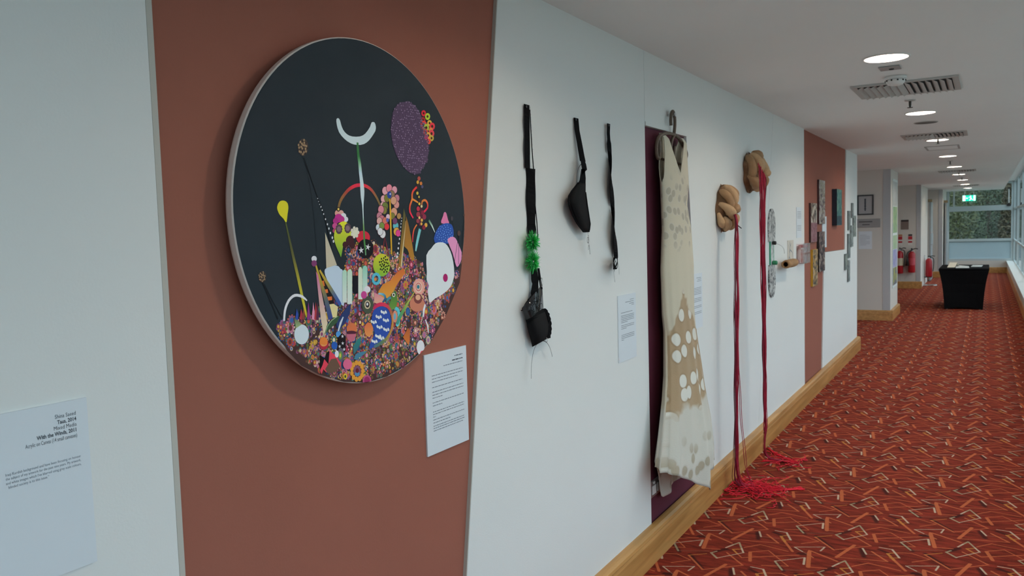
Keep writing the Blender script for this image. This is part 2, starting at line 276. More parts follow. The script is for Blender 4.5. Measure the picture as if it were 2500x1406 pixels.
('seed_head','p',((135,115,85),),[-3543,-1428,-3554,-1444,-3572,-1442,-3580,-1426,-3570,-1411,-3552,-1412]),
('seed_head','p',((40,34,30),),[-3650,-1425,-3660,-1441,-3679,-1439,-3687,-1423,-3677,-1408,-3658,-1409]),
('seed_head','p',((135,115,85),),[-3564,-1342,-3574,-1357,-3593,-1356,-3601,-1340,-3590,-1325,-3572,-1326]),
('seed_head','p',((135,115,85),),[-3579,-1475,-3590,-1490,-3608,-1489,-3616,-1472,-3606,-1457,-3588,-1458]),
('seed_head','p',((40,34,30),),[-3650,-1362,-3661,-1377,-3679,-1376,-3687,-1360,-3677,-1344,-3659,-1345]),
('seed_head','p',((135,115,85),),[-3524,-1391,-3534,-1406,-3553,-1405,-3561,-1389,-3551,-1373,-3532,-1374]),
('seed_head','p',((135,115,85),),[-3641,-1468,-3651,-1483,-3670,-1482,-3678,-1466,-3667,-1451,-3649,-1452]),
('seed_head','p',((40,34,30),),[-3598,-1318,-3609,-1334,-3627,-1333,-3635,-1316,-3625,-1301,-3607,-1302]),
('seed_head','p',((135,115,85),),[-3538,-1464,-3548,-1480,-3567,-1478,-3575,-1462,-3565,-1447,-3546,-1448]),
('seed_head','p',((135,115,85),),[-3675,-1402,-3685,-1417,-3704,-1416,-3712,-1400,-3702,-1385,-3683,-1386]),
('seed_head','p',((40,34,30),),[-3531,-1341,-3541,-1357,-3560,-1356,-3568,-1339,-3557,-1324,-3539,-1325]),
('seed_head','p',((135,115,85),),[-3605,-1499,-3615,-1514,-3633,-1513,-3641,-1497,-3631,-1482,-3613,-1483]),
('seed_head','p',((135,115,85),),[-3645,-1325,-3656,-1340,-3674,-1339,-3682,-1322,-3672,-1307,-3654,-1308]),
('seed_head','p',((40,34,30),),[-3505,-1423,-3516,-1438,-3534,-1437,-3543,-1420,-3532,-1405,-3514,-1406]),
('seed_head','p',((135,115,85),),[-3674,-1458,-3684,-1473,-3702,-1472,-3710,-1455,-3700,-1440,-3682,-1441]),
('seed_head','p',((135,115,85),),[-3567,-1302,-3577,-1317,-3596,-1316,-3604,-1300,-3593,-1284,-3575,-1285]),
('seed_head','p',((40,34,30),),[-3552,-1501,-3563,-1516,-3581,-1514,-3590,-1498,-3579,-1483,-3561,-1484]),
('seed_head','p',((135,115,85),),[-3685,-1364,-3695,-1380,-3714,-1378,-3722,-1362,-3712,-1347,-3693,-1348]),
('thread_line','r',((10,10,14),(10,10,14),(10,10,14),(10,10,14),(10,10,14),(10,10,14),(10,10,14),(10,10,14),(10,10,14)),[-2221,1248,-2133,1048,-2022,792,-1931,576,-1838,357,-1739,162,-1631,-118,-1488,-711,-1370,-1252],[29,27,25,22,20,22,25,29,33]),
('thread_line','r',((24,30,34),(24,30,34),(24,30,34),(24,30,34),(24,30,34),(24,30,34),(24,30,34)),[-2221,1248,-2160,1051,-2087,760,-2032,409,-1989,4,-1959,-502,-1941,-915],[12,12,12,12,12,12,12]),
('thread_line','r',((18,22,26),(18,22,26),(18,22,26)),[-3614,-1522,-3463,-1855,-3232,-2365],[34,31,34]),
('thread_line','r',((18,22,26),(18,22,26),(18,22,26)),[-3565,-1566,-3364,-1945,-3123,-2336],[15,19,19]),
('dotted_line','p',((225,225,215),),[-1822,327,-1828,317,-1840,314,-1849,321,-1848,332,-1838,339,-1827,337]),
('dotted_line','p',((225,225,215),),[-1797,257,-1803,247,-1814,244,-1823,251,-1823,262,-1813,269,-1801,267]),
('dotted_line','p',((225,225,215),),[-1767,190,-1772,180,-1784,177,-1793,184,-1792,195,-1783,202,-1771,200]),
('dotted_line','p',((225,225,215),),[-1732,123,-1738,112,-1750,110,-1759,117,-1758,128,-1748,135,-1737,133]),
('dotted_line','p',((225,225,215),),[-1693,52,-1699,42,-1711,39,-1720,46,-1719,58,-1709,65,-1698,62]),
('dotted_line','p',((225,225,215),),[-1723,137,-1728,125,-1737,119,-1747,121,-1753,130,-1752,142,-1745,151,-1735,153,-1726,148]),
('dotted_line','p',((225,225,215),),[-1686,56,-1691,44,-1701,37,-1712,39,-1719,49,-1718,63,-1710,73,-1699,76,-1690,69]),
('dotted_line','p',((225,225,215),),[-1645,-36,-1650,-50,-1661,-57,-1673,-55,-1680,-43,-1679,-28,-1671,-17,-1658,-14,-1648,-22]),
('dotted_line','p',((225,225,215),),[-1588,-157,-1594,-173,-1606,-181,-1619,-178,-1627,-165,-1626,-149,-1617,-136,-1603,-133,-1592,-141]),
('dotted_line','p',((225,225,215),),[-1531,-277,-1537,-295,-1551,-304,-1565,-300,-1574,-286,-1573,-268,-1562,-254,-1547,-251,-1535,-260]),
('dotted_line','p',((225,225,215),),[-1484,-381,-1491,-399,-1505,-409,-1521,-406,-1530,-390,-1529,-370,-1517,-355,-1501,-352,-1488,-362]),
('dotted_line','p',((225,225,215),),[-1439,-488,-1446,-509,-1462,-519,-1479,-515,-1489,-498,-1487,-477,-1475,-461,-1458,-457,-1444,-468]),
('dotted_line','p',((225,225,215),),[-1378,-601,-1386,-623,-1402,-634,-1420,-630,-1431,-611,-1430,-588,-1417,-571,-1398,-567,-1383,-579]),
('dotted_line','p',((225,225,215),),[-1343,-690,-1351,-713,-1369,-725,-1388,-720,-1399,-701,-1398,-676,-1384,-657,-1364,-654,-1348,-666]),
('dotted_line','p',((225,225,215),),[1292,-131,1287,-142,1277,-148,1265,-146,1258,-137,1259,-125,1267,-116,1279,-114,1289,-120]),
('dotted_line','p',((225,225,215),),[1275,-208,1270,-220,1258,-227,1245,-224,1238,-214,1238,-201,1247,-191,1260,-188,1271,-195]),
('dotted_line','p',((225,225,215),),[1255,-284,1249,-298,1236,-305,1222,-302,1214,-291,1215,-276,1225,-265,1239,-263,1251,-270]),
('dotted_line','p',((225,225,215),),[1241,-371,1234,-386,1221,-394,1206,-391,1196,-379,1197,-363,1208,-351,1223,-348,1236,-356]),
('dotted_line','p',((225,225,215),),[1226,-474,1219,-490,1204,-498,1188,-495,1178,-482,1179,-464,1191,-451,1207,-448,1221,-457]),
('dotted_line','p',((225,225,215),),[1203,-582,1196,-600,1180,-609,1163,-605,1152,-591,1154,-572,1166,-558,1183,-555,1198,-565]),
('dotted_line','p',((225,225,215),),[1174,-687,1167,-705,1150,-715,1131,-711,1120,-695,1121,-675,1134,-660,1153,-657,1169,-668]),
('dotted_line','p',((225,225,215),),[1141,-806,1133,-826,1115,-836,1095,-831,1084,-815,1085,-794,1099,-778,1119,-774,1135,-786]),
('dotted_line','p',((225,225,215),),[1107,-936,1099,-957,1079,-967,1059,-963,1046,-945,1048,-922,1062,-905,1083,-902,1101,-914]),
('dotted_line','p',((225,225,215),),[1077,-1065,1068,-1087,1048,-1099,1026,-1094,1013,-1075,1014,-1051,1030,-1033,1052,-1030,1070,-1042]),
('dotted_line','p',((225,225,215),),[1045,-1162,1035,-1185,1014,-1197,992,-1192,978,-1172,979,-1147,995,-1128,1019,-1125,1038,-1138]),
('white_arch','r',((205,205,205),(205,205,205),(205,205,205),(205,205,205),(205,205,205),(205,205,205),(205,205,205),(205,205,205),(205,205,205),(205,205,205),(205,205,205),(205,205,205),(205,205,205),(205,205,205),(205,205,205)),[-3056,-2426,-3049,-2360,-3036,-2277,-3018,-2203,-2990,-2130,-2946,-2054,-2893,-1986,-2831,-1936,-2765,-1900,-2702,-1883,-2633,-1883,-2550,-1901,-2466,-1934,-2387,-1988,-2330,-2036],[54,57,61,64,65,65,65,65,65,65,65,65,61,46,31]),
('pale_spike','p',((170,165,140),),[-1642,-470,-1290,-1263,-1655,-1322]),
('pale_blue_fan','p',((165,185,210),),[-1720,-1391,-1700,-1343,-1654,-1321,-1598,-1308,-1528,-1299,-1444,-1281,-1359,-1269,-1290,-1278,-1234,-1299,-1201,-1329,-1174,-1362,-1130,-1373,-1091,-1411,-1072,-1528,-1066,-1698,-1071,-1951,-1092,-2176,-1113,-2279,-1187,-2243,-1412,-1952,-1632,-1629,-1707,-1477]),
('striped_cone','p',((25,20,20),),[-1930,-1206,-1786,-1474,-1455,-2114,-1355,-2525,-1565,-2532]),
('striped_cone','p',((205,100,45),),[-1856,-1614,-1754,-1607,-1730,-1739,-1824,-1747]),
('striped_cone','p',((205,100,45),),[-1768,-1824,-1644,-1819,-1629,-1908,-1733,-1914]),
('striped_cone','p',((205,100,45),),[-1718,-2003,-1511,-2006,-1504,-2095,-1682,-2094]),
('striped_cone','p',((195,185,130),),[-1618,-2188,-1460,-2188,-1317,-2275,-1376,-2523,-1523,-2516]),
('striped_cone','r',((170,150,50),(164,142,48),(150,130,50),(116,111,68),(80,90,90),(58,72,108),(45,60,120)),[-2009,-1188,-1943,-1387,-1858,-1643,-1778,-1868,-1703,-2092,-1635,-2346,-1587,-2544],[38,63,92,113,130,144,153]),
('striped_cone','r',((175,150,50),(162,142,51),(140,130,60),(104,110,89),(70,90,120),(53,78,134),(45,70,140)),[-1879,-1353,-1772,-1500,-1636,-1688,-1517,-1850,-1406,-2000,-1303,-2139,-1230,-2239],[46,68,92,103,107,104,99]),
('striped_cone','p',((170,90,130),(200,190,150)),[-2001,-1375,-1939,-1465,-1821,-2023,-1697,-2650,-1837,-2912,-1913,-2509]),
('striped_cone','p',((205,200,205),),[-1954,-1084,-1961,-1107,-1977,-1127,-2002,-1141,-2031,-1148,-2061,-1147,-2088,-1137,-2110,-1121,-2124,-1100,-2128,-1076,-2121,-1053,-2105,-1033,-2081,-1019,-2052,-1012,-2022,-1013,-1994,-1023,-1972,-1039,-1958,-1060]),
('striped_cone','p',((105,50,90),),[-1961,-1190,-1968,-1215,-1984,-1237,-2009,-1252,-2038,-1260,-2068,-1258,-2095,-1248,-2117,-1230,-2131,-1207,-2134,-1181,-2128,-1156,-2111,-1135,-2087,-1119,-2058,-1112,-2028,-1113,-2000,-1123,-1978,-1141,-1965,-1164]),
('gold_spike','p',((70,75,45),(140,105,40)),[1379,143,1444,-54,1330,-646,1177,-1430,1056,-1435]),
('gold_spike','p',((120,85,35),(150,110,40)),[1471,-76,1548,-275,1650,-653,1774,-1282,1646,-1298,1469,-980,1333,-888]),
('gold_spike','r',((140,110,60),(152,129,84),(165,150,110),(172,160,118),(175,165,120),(176,166,121),(175,165,120)),[1445,-208,1402,-402,1348,-646,1299,-858,1252,-1061,1209,-1272,1177,-1430],[36,38,41,46,51,57,61]),
('yellow_stick','r',((190,150,40),(190,150,40),(190,150,40),(190,150,40),(190,150,40),(190,150,40),(190,150,40)),[804,371,806,264,807,93,802,-139,795,-421,791,-786,787,-1087],[46,54,61,63,61,56,51]),
('thin_cone','r',((110,40,45),(110,40,45)),[533,-630,446,-967],[15,51]),
('thin_cone','r',((110,40,50),(110,40,50)),[548,-652,669,-1104],[15,61]),
('gourd_motif','p',((190,140,125),),[-1080,-13,-1084,-31,-1092,-47,-1106,-62,-1123,-75,-1143,-84,-1165,-90,-1187,-92,-1210,-90,-1231,-84,-1250,-75,-1265,-63,-1276,-48,-1282,-32,-1284,-14,-1280,3,-1272,19,-1259,34,-1242,47,-1222,56,-1200,62,-1177,64,-1155,62,-1134,57,-1115,48,-1099,35,-1088,21,-1082,4]),
('gourd_motif','p',((195,150,135),),[-971,-13,-975,-29,-983,-45,-995,-59,-1012,-71,-1031,-80,-1052,-85,-1073,-87,-1095,-85,-1115,-80,-1133,-71,-1147,-60,-1158,-46,-1164,-30,-1165,-14,-1162,3,-1154,18,-1141,32,-1125,44,-1106,53,-1086,59,-1064,61,-1042,59,-1022,54,-1004,45,-989,33,-979,19,-972,4]),
('gourd_motif','p',((200,205,205),),[-889,-82,-892,-99,-900,-114,-913,-128,-929,-140,-949,-149,-970,-155,-992,-156,-1013,-155,-1034,-149,-1051,-140,-1066,-128,-1077,-114,-1083,-99,-1084,-82,-1081,-66,-1073,-50,-1060,-36,-1044,-24,-1025,-16,-1004,-10,-982,-8,-960,-10,-940,-15,-922,-24,-907,-36,-896,-50,-890,-65]),
('gourd_motif','p',((205,210,210),),[-824,-162,-827,-176,-834,-190,-845,-203,-860,-213,-877,-221,-896,-226,-915,-227,-934,-226,-952,-221,-968,-213,-981,-202,-991,-190,-996,-176,-998,-162,-995,-147,-987,-133,-976,-121,-962,-110,-945,-103,-926,-98,-907,-96,-888,-98,-869,-102,-853,-110,-840,-121,-831,-133,-825,-147]),
('gourd_motif','p',((165,40,120),),[-1025,-132,-1030,-155,-1041,-177,-1059,-197,-1082,-213,-1108,-226,-1138,-233,-1168,-236,-1198,-233,-1226,-225,-1251,-213,-1272,-196,-1286,-177,-1295,-155,-1297,-132,-1292,-109,-1281,-87,-1263,-67,-1241,-51,-1214,-38,-1185,-31,-1155,-28,-1125,-30,-1096,-38,-1071,-50,-1051,-67,-1035,-86,-1027,-109]),
('gourd_motif','p',((150,40,110),),[-1169,-201,-1172,-217,-1180,-233,-1193,-247,-1209,-258,-1227,-267,-1248,-272,-1269,-274,-1291,-272,-1310,-266,-1328,-258,-1342,-246,-1353,-232,-1359,-217,-1360,-200,-1356,-184,-1349,-169,-1336,-155,-1321,-143,-1302,-135,-1281,-129,-1260,-127,-1239,-129,-1219,-134,-1201,-143,-1187,-155,-1176,-169,-1170,-184]),
('gourd_motif','p',((160,45,115),),[-954,-162,-958,-180,-968,-198,-982,-213,-1000,-226,-1021,-236,-1045,-242,-1069,-244,-1093,-242,-1115,-236,-1135,-226,-1152,-213,-1164,-197,-1170,-180,-1172,-161,-1168,-143,-1159,-126,-1145,-110,-1127,-97,-1106,-87,-1083,-81,-1058,-79,-1034,-81,-1012,-87,-992,-97,-975,-110,-963,-126,-956,-143]),
('gourd_motif','p',((170,70,120),),[-1210,-319,-1214,-334,-1221,-349,-1233,-362,-1248,-373,-1265,-381,-1285,-385,-1305,-387,-1325,-385,-1343,-380,-1360,-371,-1373,-360,-1383,-347,-1388,-333,-1390,-317,-1386,-302,-1379,-288,-1367,-275,-1353,-264,-1335,-256,-1316,-251,-1296,-249,-1276,-251,-1257,-256,-1241,-264,-1227,-275,-1217,-289,-1212,-303]),
('gourd_motif','p',((150,60,90),),[-1254,-436,-1257,-448,-1263,-459,-1271,-468,-1282,-476,-1296,-482,-1310,-486,-1325,-487,-1340,-486,-1354,-482,-1366,-475,-1376,-467,-1384,-457,-1388,-446,-1389,-435,-1386,-423,-1381,-412,-1372,-403,-1361,-395,-1348,-389,-1334,-385,-1319,-384,-1304,-385,-1290,-389,-1277,-395,-1267,-404,-1260,-414,-1255,-425]),
('gourd_motif','p',((200,195,45),(95,150,50)),[-1024,-211,-963,-210,-909,-225,-866,-249,-826,-292,-775,-374,-734,-463,-720,-530,-733,-584,-784,-627,-849,-662,-912,-689,-969,-719,-1011,-755,-1048,-817,-1091,-954,-1130,-1072,-1150,-1070,-1175,-1011,-1232,-916,-1289,-809,-1322,-725,-1341,-651,-1348,-591,-1342,-533,-1324,-465,-1291,-397,-1237,-328,-1170,-270,-1097,-232]),
('gourd_motif','p',((75,60,65),),[-1042,-399,-1046,-413,-1056,-425,-1070,-432,-1087,-435,-1103,-431,-1116,-424,-1125,-412,-1127,-398,-1123,-385,-1113,-373,-1099,-366,-1082,-363,-1066,-366,-1053,-374,-1044,-386]),
('gourd_motif','p',((75,60,65),),[-1060,-452,-1065,-465,-1074,-477,-1089,-484,-1105,-487,-1121,-483,-1135,-476,-1143,-464,-1146,-450,-1141,-437,-1132,-425,-1117,-418,-1101,-415,-1085,-419,-1071,-426,-1063,-438]),
('gourd_motif','p',((75,60,65),),[-1102,-483,-1107,-497,-1116,-508,-1131,-516,-1147,-518,-1163,-515,-1177,-507,-1185,-496,-1188,-482,-1183,-469,-1174,-457,-1159,-450,-1143,-447,-1127,-450,-1113,-458,-1105,-470]),
('gourd_motif','p',((75,60,65),),[-1152,-483,-1156,-496,-1166,-508,-1180,-515,-1196,-518,-1212,-514,-1226,-507,-1234,-495,-1236,-481,-1232,-468,-1222,-457,-1208,-449,-1192,-447,-1176,-450,-1162,-457,-1154,-469]),
('gourd_motif','p',((75,60,65),),[-1189,-450,-1194,-463,-1203,-475,-1218,-482,-1234,-485,-1250,-482,-1263,-474,-1271,-462,-1274,-449,-1270,-435,-1260,-424,-1246,-417,-1229,-414,-1214,-417,-1200,-425,-1192,-436]),
('gourd_motif','p',((75,60,65),),[-1201,-398,-1206,-411,-1215,-423,-1229,-430,-1246,-433,-1262,-429,-1275,-422,-1283,-410,-1286,-397,-1281,-383,-1272,-372,-1257,-365,-1241,-362,-1225,-365,-1212,-373,-1204,-384]),
('gourd_motif','p',((75,60,65),),[-1183,-346,-1187,-359,-1197,-371,-1211,-378,-1227,-381,-1243,-378,-1257,-370,-1265,-358,-1267,-345,-1263,-332,-1253,-320,-1239,-313,-1223,-310,-1207,-313,-1194,-321,-1185,-332]),
('gourd_motif','p',((75,60,65),),[-1141,-314,-1145,-327,-1155,-339,-1170,-346,-1186,-349,-1202,-346,-1215,-338,-1223,-327,-1226,-313,-1222,-300,-1212,-288,-1198,-281,-1181,-278,-1165,-281,-1152,-289,-1144,-300]),
('gourd_motif','p',((75,60,65),),[-1092,-314,-1096,-328,-1106,-339,-1120,-346,-1137,-349,-1153,-346,-1166,-339,-1174,-327,-1177,-313,-1173,-300,-1163,-288,-1149,-281,-1132,-278,-1116,-281,-1103,-289,-1094,-301]),
('gourd_motif','p',((75,60,65),),[-1054,-347,-1058,-360,-1068,-372,-1082,-379,-1099,-382,-1115,-379,-1128,-371,-1137,-359,-1139,-346,-1135,-332,-1125,-321,-1111,-314,-1094,-311,-1078,-314,-1065,-321,-1056,-333]),
('gourd_motif','p',((115,95,100),),[-1090,-399,-1095,-420,-1107,-438,-1124,-453,-1145,-462,-1169,-465,-1191,-461,-1211,-451,-1226,-437,-1235,-418,-1238,-397,-1233,-377,-1221,-358,-1204,-344,-1183,-334,-1160,-331,-1137,-334,-1118,-344,-1102,-359,-1093,-378]),
('gourd_motif','p',((75,60,65),),[-729,-383,-734,-397,-744,-408,-758,-416,-775,-419,-792,-415,-806,-408,-814,-396,-817,-382,-813,-368,-803,-357,-788,-349,-771,-346,-754,-350,-740,-357,-732,-369]),
('gourd_motif','p',((75,60,65),),[-748,-436,-753,-450,-763,-461,-778,-469,-794,-471,-811,-468,-825,-460,-833,-448,-836,-435,-832,-421,-822,-409,-807,-402,-790,-399,-773,-402,-759,-410,-751,-422]),
('gourd_motif','p',((75,60,65),),[-791,-468,-796,-482,-806,-493,-821,-501,-837,-504,-854,-500,-868,-492,-876,-481,-879,-467,-874,-453,-865,-442,-850,-434,-833,-431,-816,-435,-803,-442,-794,-454]),
('gourd_motif','p',((75,60,65),),[-842,-467,-846,-481,-856,-493,-871,-500,-888,-503,-904,-499,-918,-492,-926,-480,-929,-466,-925,-453,-915,-441,-900,-434,-883,-431,-867,-434,-853,-442,-845,-454]),
('gourd_motif','p',((75,60,65),),[-881,-434,-885,-448,-895,-460,-910,-467,-927,-470,-943,-466,-957,-459,-965,-447,-968,-433,-963,-420,-953,-408,-939,-401,-922,-398,-906,-401,-892,-409,-883,-421]),
('gourd_motif','p',((75,60,65),),[-893,-381,-897,-395,-907,-407,-922,-414,-939,-417,-955,-414,-969,-406,-977,-394,-980,-380,-975,-367,-966,-355,-951,-348,-934,-345,-918,-348,-904,-356,-896,-368]),
('gourd_motif','p',((75,60,65),),[-874,-329,-879,-342,-889,-354,-903,-361,-920,-364,-936,-361,-950,-353,-958,-342,-961,-328,-957,-314,-947,-303,-932,-295,-915,-292,-899,-296,-885,-303,-877,-315]),
('gourd_motif','p',((75,60,65),),[-831,-296,-836,-310,-846,-322,-861,-329,-877,-332,-894,-329,-908,-321,-916,-309,-919,-296,-914,-282,-904,-270,-890,-263,-873,-260,-856,-263,-843,-271,-834,-283]),
('gourd_motif','p',((75,60,65),),[-781,-296,-785,-310,-795,-322,-810,-329,-827,-332,-843,-329,-857,-321,-866,-310,-868,-296,-864,-282,-854,-270,-839,-263,-822,-260,-806,-263,-792,-271,-783,-283]),
('gourd_motif','p',((75,60,65),),[-741,-329,-746,-343,-756,-355,-771,-362,-788,-365,-804,-362,-818,-354,-827,-342,-830,-329,-825,-315,-815,-303,-800,-296,-783,-293,-767,-296,-753,-304,-744,-316]),
('gourd_motif','p',((115,95,100),),[-779,-382,-784,-403,-796,-422,-814,-437,-836,-447,-859,-449,-883,-446,-903,-436,-919,-421,-928,-402,-931,-381,-925,-360,-914,-341,-896,-326,-874,-317,-851,-314,-828,-317,-807,-327,-791,-342,-782,-361]),
('gourd_motif','p',((40,30,20),),[-1091,79,-1094,65,-1101,52,-1112,40,-1126,31,-1141,26,-1157,24,-1173,26,-1188,31,-1200,40,-1210,51,-1215,64,-1216,78,-1213,92,-1206,106,-1195,117,-1182,126,-1167,132,-1150,134,-1134,132,-1120,127,-1107,118,-1098,107,-1093,94]),
('gourd_motif','p',((190,170,80),),[-1120,83,-1122,73,-1127,65,-1135,58,-1145,53,-1156,51,-1166,53,-1175,57,-1182,64,-1186,73,-1188,82,-1185,92,-1180,101,-1172,108,-1162,113,-1152,114,-1141,113,-1132,108,-1125,102,-1121,93]),
('gourd_motif','p',((55,25,30),),[-644,-687,-650,-714,-662,-739,-682,-762,-706,-780,-735,-794,-767,-802,-800,-804,-832,-800,-862,-790,-889,-775,-911,-755,-927,-732,-936,-707,-938,-680,-933,-653,-920,-628,-902,-606,-877,-588,-849,-574,-817,-565,-785,-563,-752,-567,-721,-576,-694,-591,-672,-611,-656,-634,-647,-660]),
('gourd_motif','p',((55,25,30),),[-880,-781,-884,-799,-892,-815,-904,-829,-919,-840,-937,-849,-957,-854,-978,-855,-999,-853,-1018,-846,-1035,-837,-1048,-824,-1058,-810,-1064,-793,-1065,-776,-1062,-759,-1054,-743,-1042,-729,-1027,-718,-1009,-709,-989,-704,-968,-702,-948,-705,-929,-711,-912,-721,-898,-733,-888,-748,-882,-764]),
('gourd_motif','p',((55,25,30),),[-610,-809,-614,-828,-623,-845,-636,-860,-653,-873,-672,-882,-694,-887,-717,-889,-739,-886,-760,-879,-778,-869,-793,-855,-804,-839,-810,-822,-811,-804,-808,-785,-799,-768,-786,-753,-770,-741,-750,-731,-729,-726,-706,-724,-684,-727,-663,-734,-644,-744,-629,-757,-618,-773,-612,-791]),
('red_hill','p',((175,40,55),),[-44,-618,-60,-669,-101,-714,-162,-750,-236,-771,-318,-777,-397,-767,-468,-742,-522,-704,-555,-658,-565,-608,-549,-558,-510,-513,-451,-478,-378,-456,-297,-449,-217,-458,-145,-483,-89,-520,-54,-567]),
('black_hill','p',((18,14,20),),[73,-913,56,-983,15,-1046,-45,-1098,-121,-1133,-205,-1149,-291,-1145,-372,-1122,-441,-1081,-493,-1027,-524,-962,-532,-893,-515,-825,-476,-763,-418,-711,-344,-675,-261,-657,-175,-659,-93,-681,-22,-721,32,-776,65,-842]),
('black_hill','p',((225,220,210),),[-111,-776,-109,-844,-32,-857,-106,-881,-99,-949,-147,-896,-219,-924,-175,-867,-227,-817,-151,-835]),
('black_hill','p',((225,220,210),),[-403,-843,-377,-910,-295,-903,-361,-947,-329,-1013,-396,-972,-458,-1019,-434,-951,-503,-914,-422,-913]),
('stem_motif','r',((60,115,55),(62,117,57),(65,120,60),(69,124,66),(75,130,75),(88,141,93),(100,150,110)),[-266,-449,-266,-583,-263,-737,-251,-828,-239,-903,-235,-996,-234,-1068],[61,62,61,57,51,43,36]),
('frilled_bloom','p',((190,190,170),),[-437,-488,-451,-519,-482,-535,-516,-529,-537,-503,-535,-470,-511,-445,-476,-439,-447,-456]),
('frilled_bloom','p',((190,190,170),),[-485,-570,-499,-601,-531,-617,-564,-611,-585,-585,-583,-552,-559,-527,-524,-521,-495,-539]),
('frilled_bloom','p',((190,190,170),),[-583,-588,-597,-619,-628,-635,-662,-629,-682,-603,-680,-570,-657,-545,-622,-540,-593,-557]),
('frilled_bloom','p',((190,190,170),),[-656,-529,-670,-560,-701,-576,-734,-570,-755,-544,-753,-511,-729,-486,-695,-481,-666,-498]),
('frilled_bloom','p',((190,190,170),),[-650,-438,-664,-469,-694,-485,-728,-479,-748,-453,-746,-420,-723,-395,-688,-390,-660,-407]),
('frilled_bloom','p',((190,190,170),),[-569,-383,-582,-414,-613,-430,-647,-424,-668,-398,-666,-365,-642,-340,-607,-335,-578,-352]),
('frilled_bloom','p',((190,190,170),),[-473,-406,-487,-437,-519,-453,-553,-447,-573,-421,-571,-388,-547,-363,-513,-357,-483,-374]),
('frilled_bloom','p',((200,195,170),),[-501,-507,-517,-554,-554,-587,-603,-599,-650,-585,-682,-551,-692,-504,-677,-458,-640,-425,-591,-413,-544,-426,-511,-460]),
('spotted_egg','p',((175,175,45),(110,160,50)),[710,-1363,693,-1440,654,-1511,594,-1569,520,-1613,435,-1637,346,-1642,258,-1626,179,-1592,112,-1541,63,-1477,34,-1405,28,-1329,44,-1254,82,-1185,138,-1127,211,-1083,294,-1057,382,-1050,470,-1063,552,-1096,621,-1147,672,-1211,703,-1285]),
('spotted_egg','p',((20,18,20),),[502,-1342,489,-1363,464,-1367,445,-1351,447,-1327,467,-1313,492,-1320]),
('spotted_egg','p',((20,18,20),),[471,-1370,458,-1391,433,-1395,414,-1379,415,-1355,436,-1341,461,-1348]),
('spotted_egg','p',((20,18,20),),[511,-1281,498,-1302,473,-1306,454,-1290,455,-1266,476,-1252,501,-1258]),
('spotted_egg','p',((20,18,20),),[540,-1404,528,-1425,502,-1429,483,-1413,485,-1389,506,-1376,530,-1382]),
('spotted_egg','p',((20,18,20),),[424,-1323,412,-1344,387,-1348,368,-1332,369,-1308,390,-1294,415,-1301]),
('spotted_egg','p',((20,18,20),),[581,-1293,568,-1314,543,-1318,524,-1302,525,-1278,546,-1264,571,-1271]),
('spotted_egg','p',((20,18,20),),[470,-1444,458,-1465,432,-1469,413,-1453,415,-1429,436,-1415,460,-1422]),
('spotted_egg','p',((20,18,20),),[460,-1237,447,-1258,422,-1262,403,-1246,405,-1223,425,-1209,450,-1215]),
('spotted_egg','p',((20,18,20),),[606,-1390,593,-1411,568,-1415,548,-1399,550,-1375,571,-1361,596,-1368]),
('spotted_egg','p',((20,18,20),),[389,-1386,376,-1407,351,-1411,332,-1395,334,-1372,354,-1358,379,-1364]),
('spotted_egg','p',((20,18,20),),[563,-1219,551,-1240,525,-1244,506,-1229,508,-1205,529,-1190,554,-1197]),
('spotted_egg','p',((20,18,20),),[533,-1483,520,-1504,495,-1508,476,-1492,477,-1468,498,-1454,523,-1461]),
('spotted_egg','p',((20,18,20),),[388,-1260,375,-1281,350,-1285,331,-1270,333,-1246,353,-1232,378,-1238]),
('spotted_egg','p',((20,18,20),),[645,-1315,633,-1336,607,-1340,588,-1324,589,-1300,611,-1286,636,-1293]),
('spotted_egg','p',((20,18,20),),[408,-1471,395,-1492,370,-1496,351,-1480,353,-1456,374,-1442,398,-1449]),
('spotted_egg','p',((20,18,20),),[493,-1173,480,-1194,455,-1198,436,-1183,437,-1159,458,-1145,483,-1151]),
('spotted_egg','p',((20,18,20),),[618,-1462,605,-1483,579,-1487,560,-1471,562,-1447,583,-1433,608,-1439]),
('spotted_egg','p',((20,18,20),),[338,-1341,326,-1362,301,-1366,282,-1350,283,-1327,304,-1313,328,-1319]),
('spotted_egg','p',((20,18,20),),[631,-1216,618,-1238,593,-1242,573,-1226,575,-1202,596,-1188,621,-1194]),
('spotted_egg','p',((20,18,20),),[482,-1532,469,-1553,444,-1557,425,-1541,427,-1517,448,-1503,472,-1510]),
('spotted_egg','p',((20,18,20),),[397,-1187,385,-1208,360,-1212,341,-1196,343,-1172,363,-1158,388,-1165]),
('spotted_egg','p',((20,18,20),),[683,-1378,670,-1399,645,-1403,625,-1387,627,-1363,648,-1349,673,-1356]),
('spotted_egg','p',((20,18,20),),[342,-1451,329,-1472,304,-1476,286,-1460,287,-1436,308,-1422,332,-1429]),
('spotted_egg','p',((20,18,20),),[557,-1139,544,-1160,519,-1164,500,-1149,501,-1125,522,-1111,547,-1117]),
('spotted_egg','p',((20,18,20),),[588,-1534,575,-1555,550,-1559,531,-1543,532,-1519,553,-1505,578,-1511]),
('spotted_egg','p',((20,18,20),),[317,-1266,305,-1287,280,-1291,261,-1276,263,-1252,283,-1238,308,-1244]),
('pink_plume','p',((70,40,45),),[759,583,737,523,685,477,617,460,552,474,506,516,492,575,513,635,564,680,632,699,698,685,744,643]),
('pink_plume','p',((200,145,150),),[741,583,722,529,677,489,618,473,561,486,521,523,509,576,528,629,572,669,631,685,688,673,729,636]),
('pink_plume','p',((70,40,45),),[930,652,908,591,856,546,787,528,721,542,674,585,660,644,682,704,733,750,802,768,869,755,916,712]),
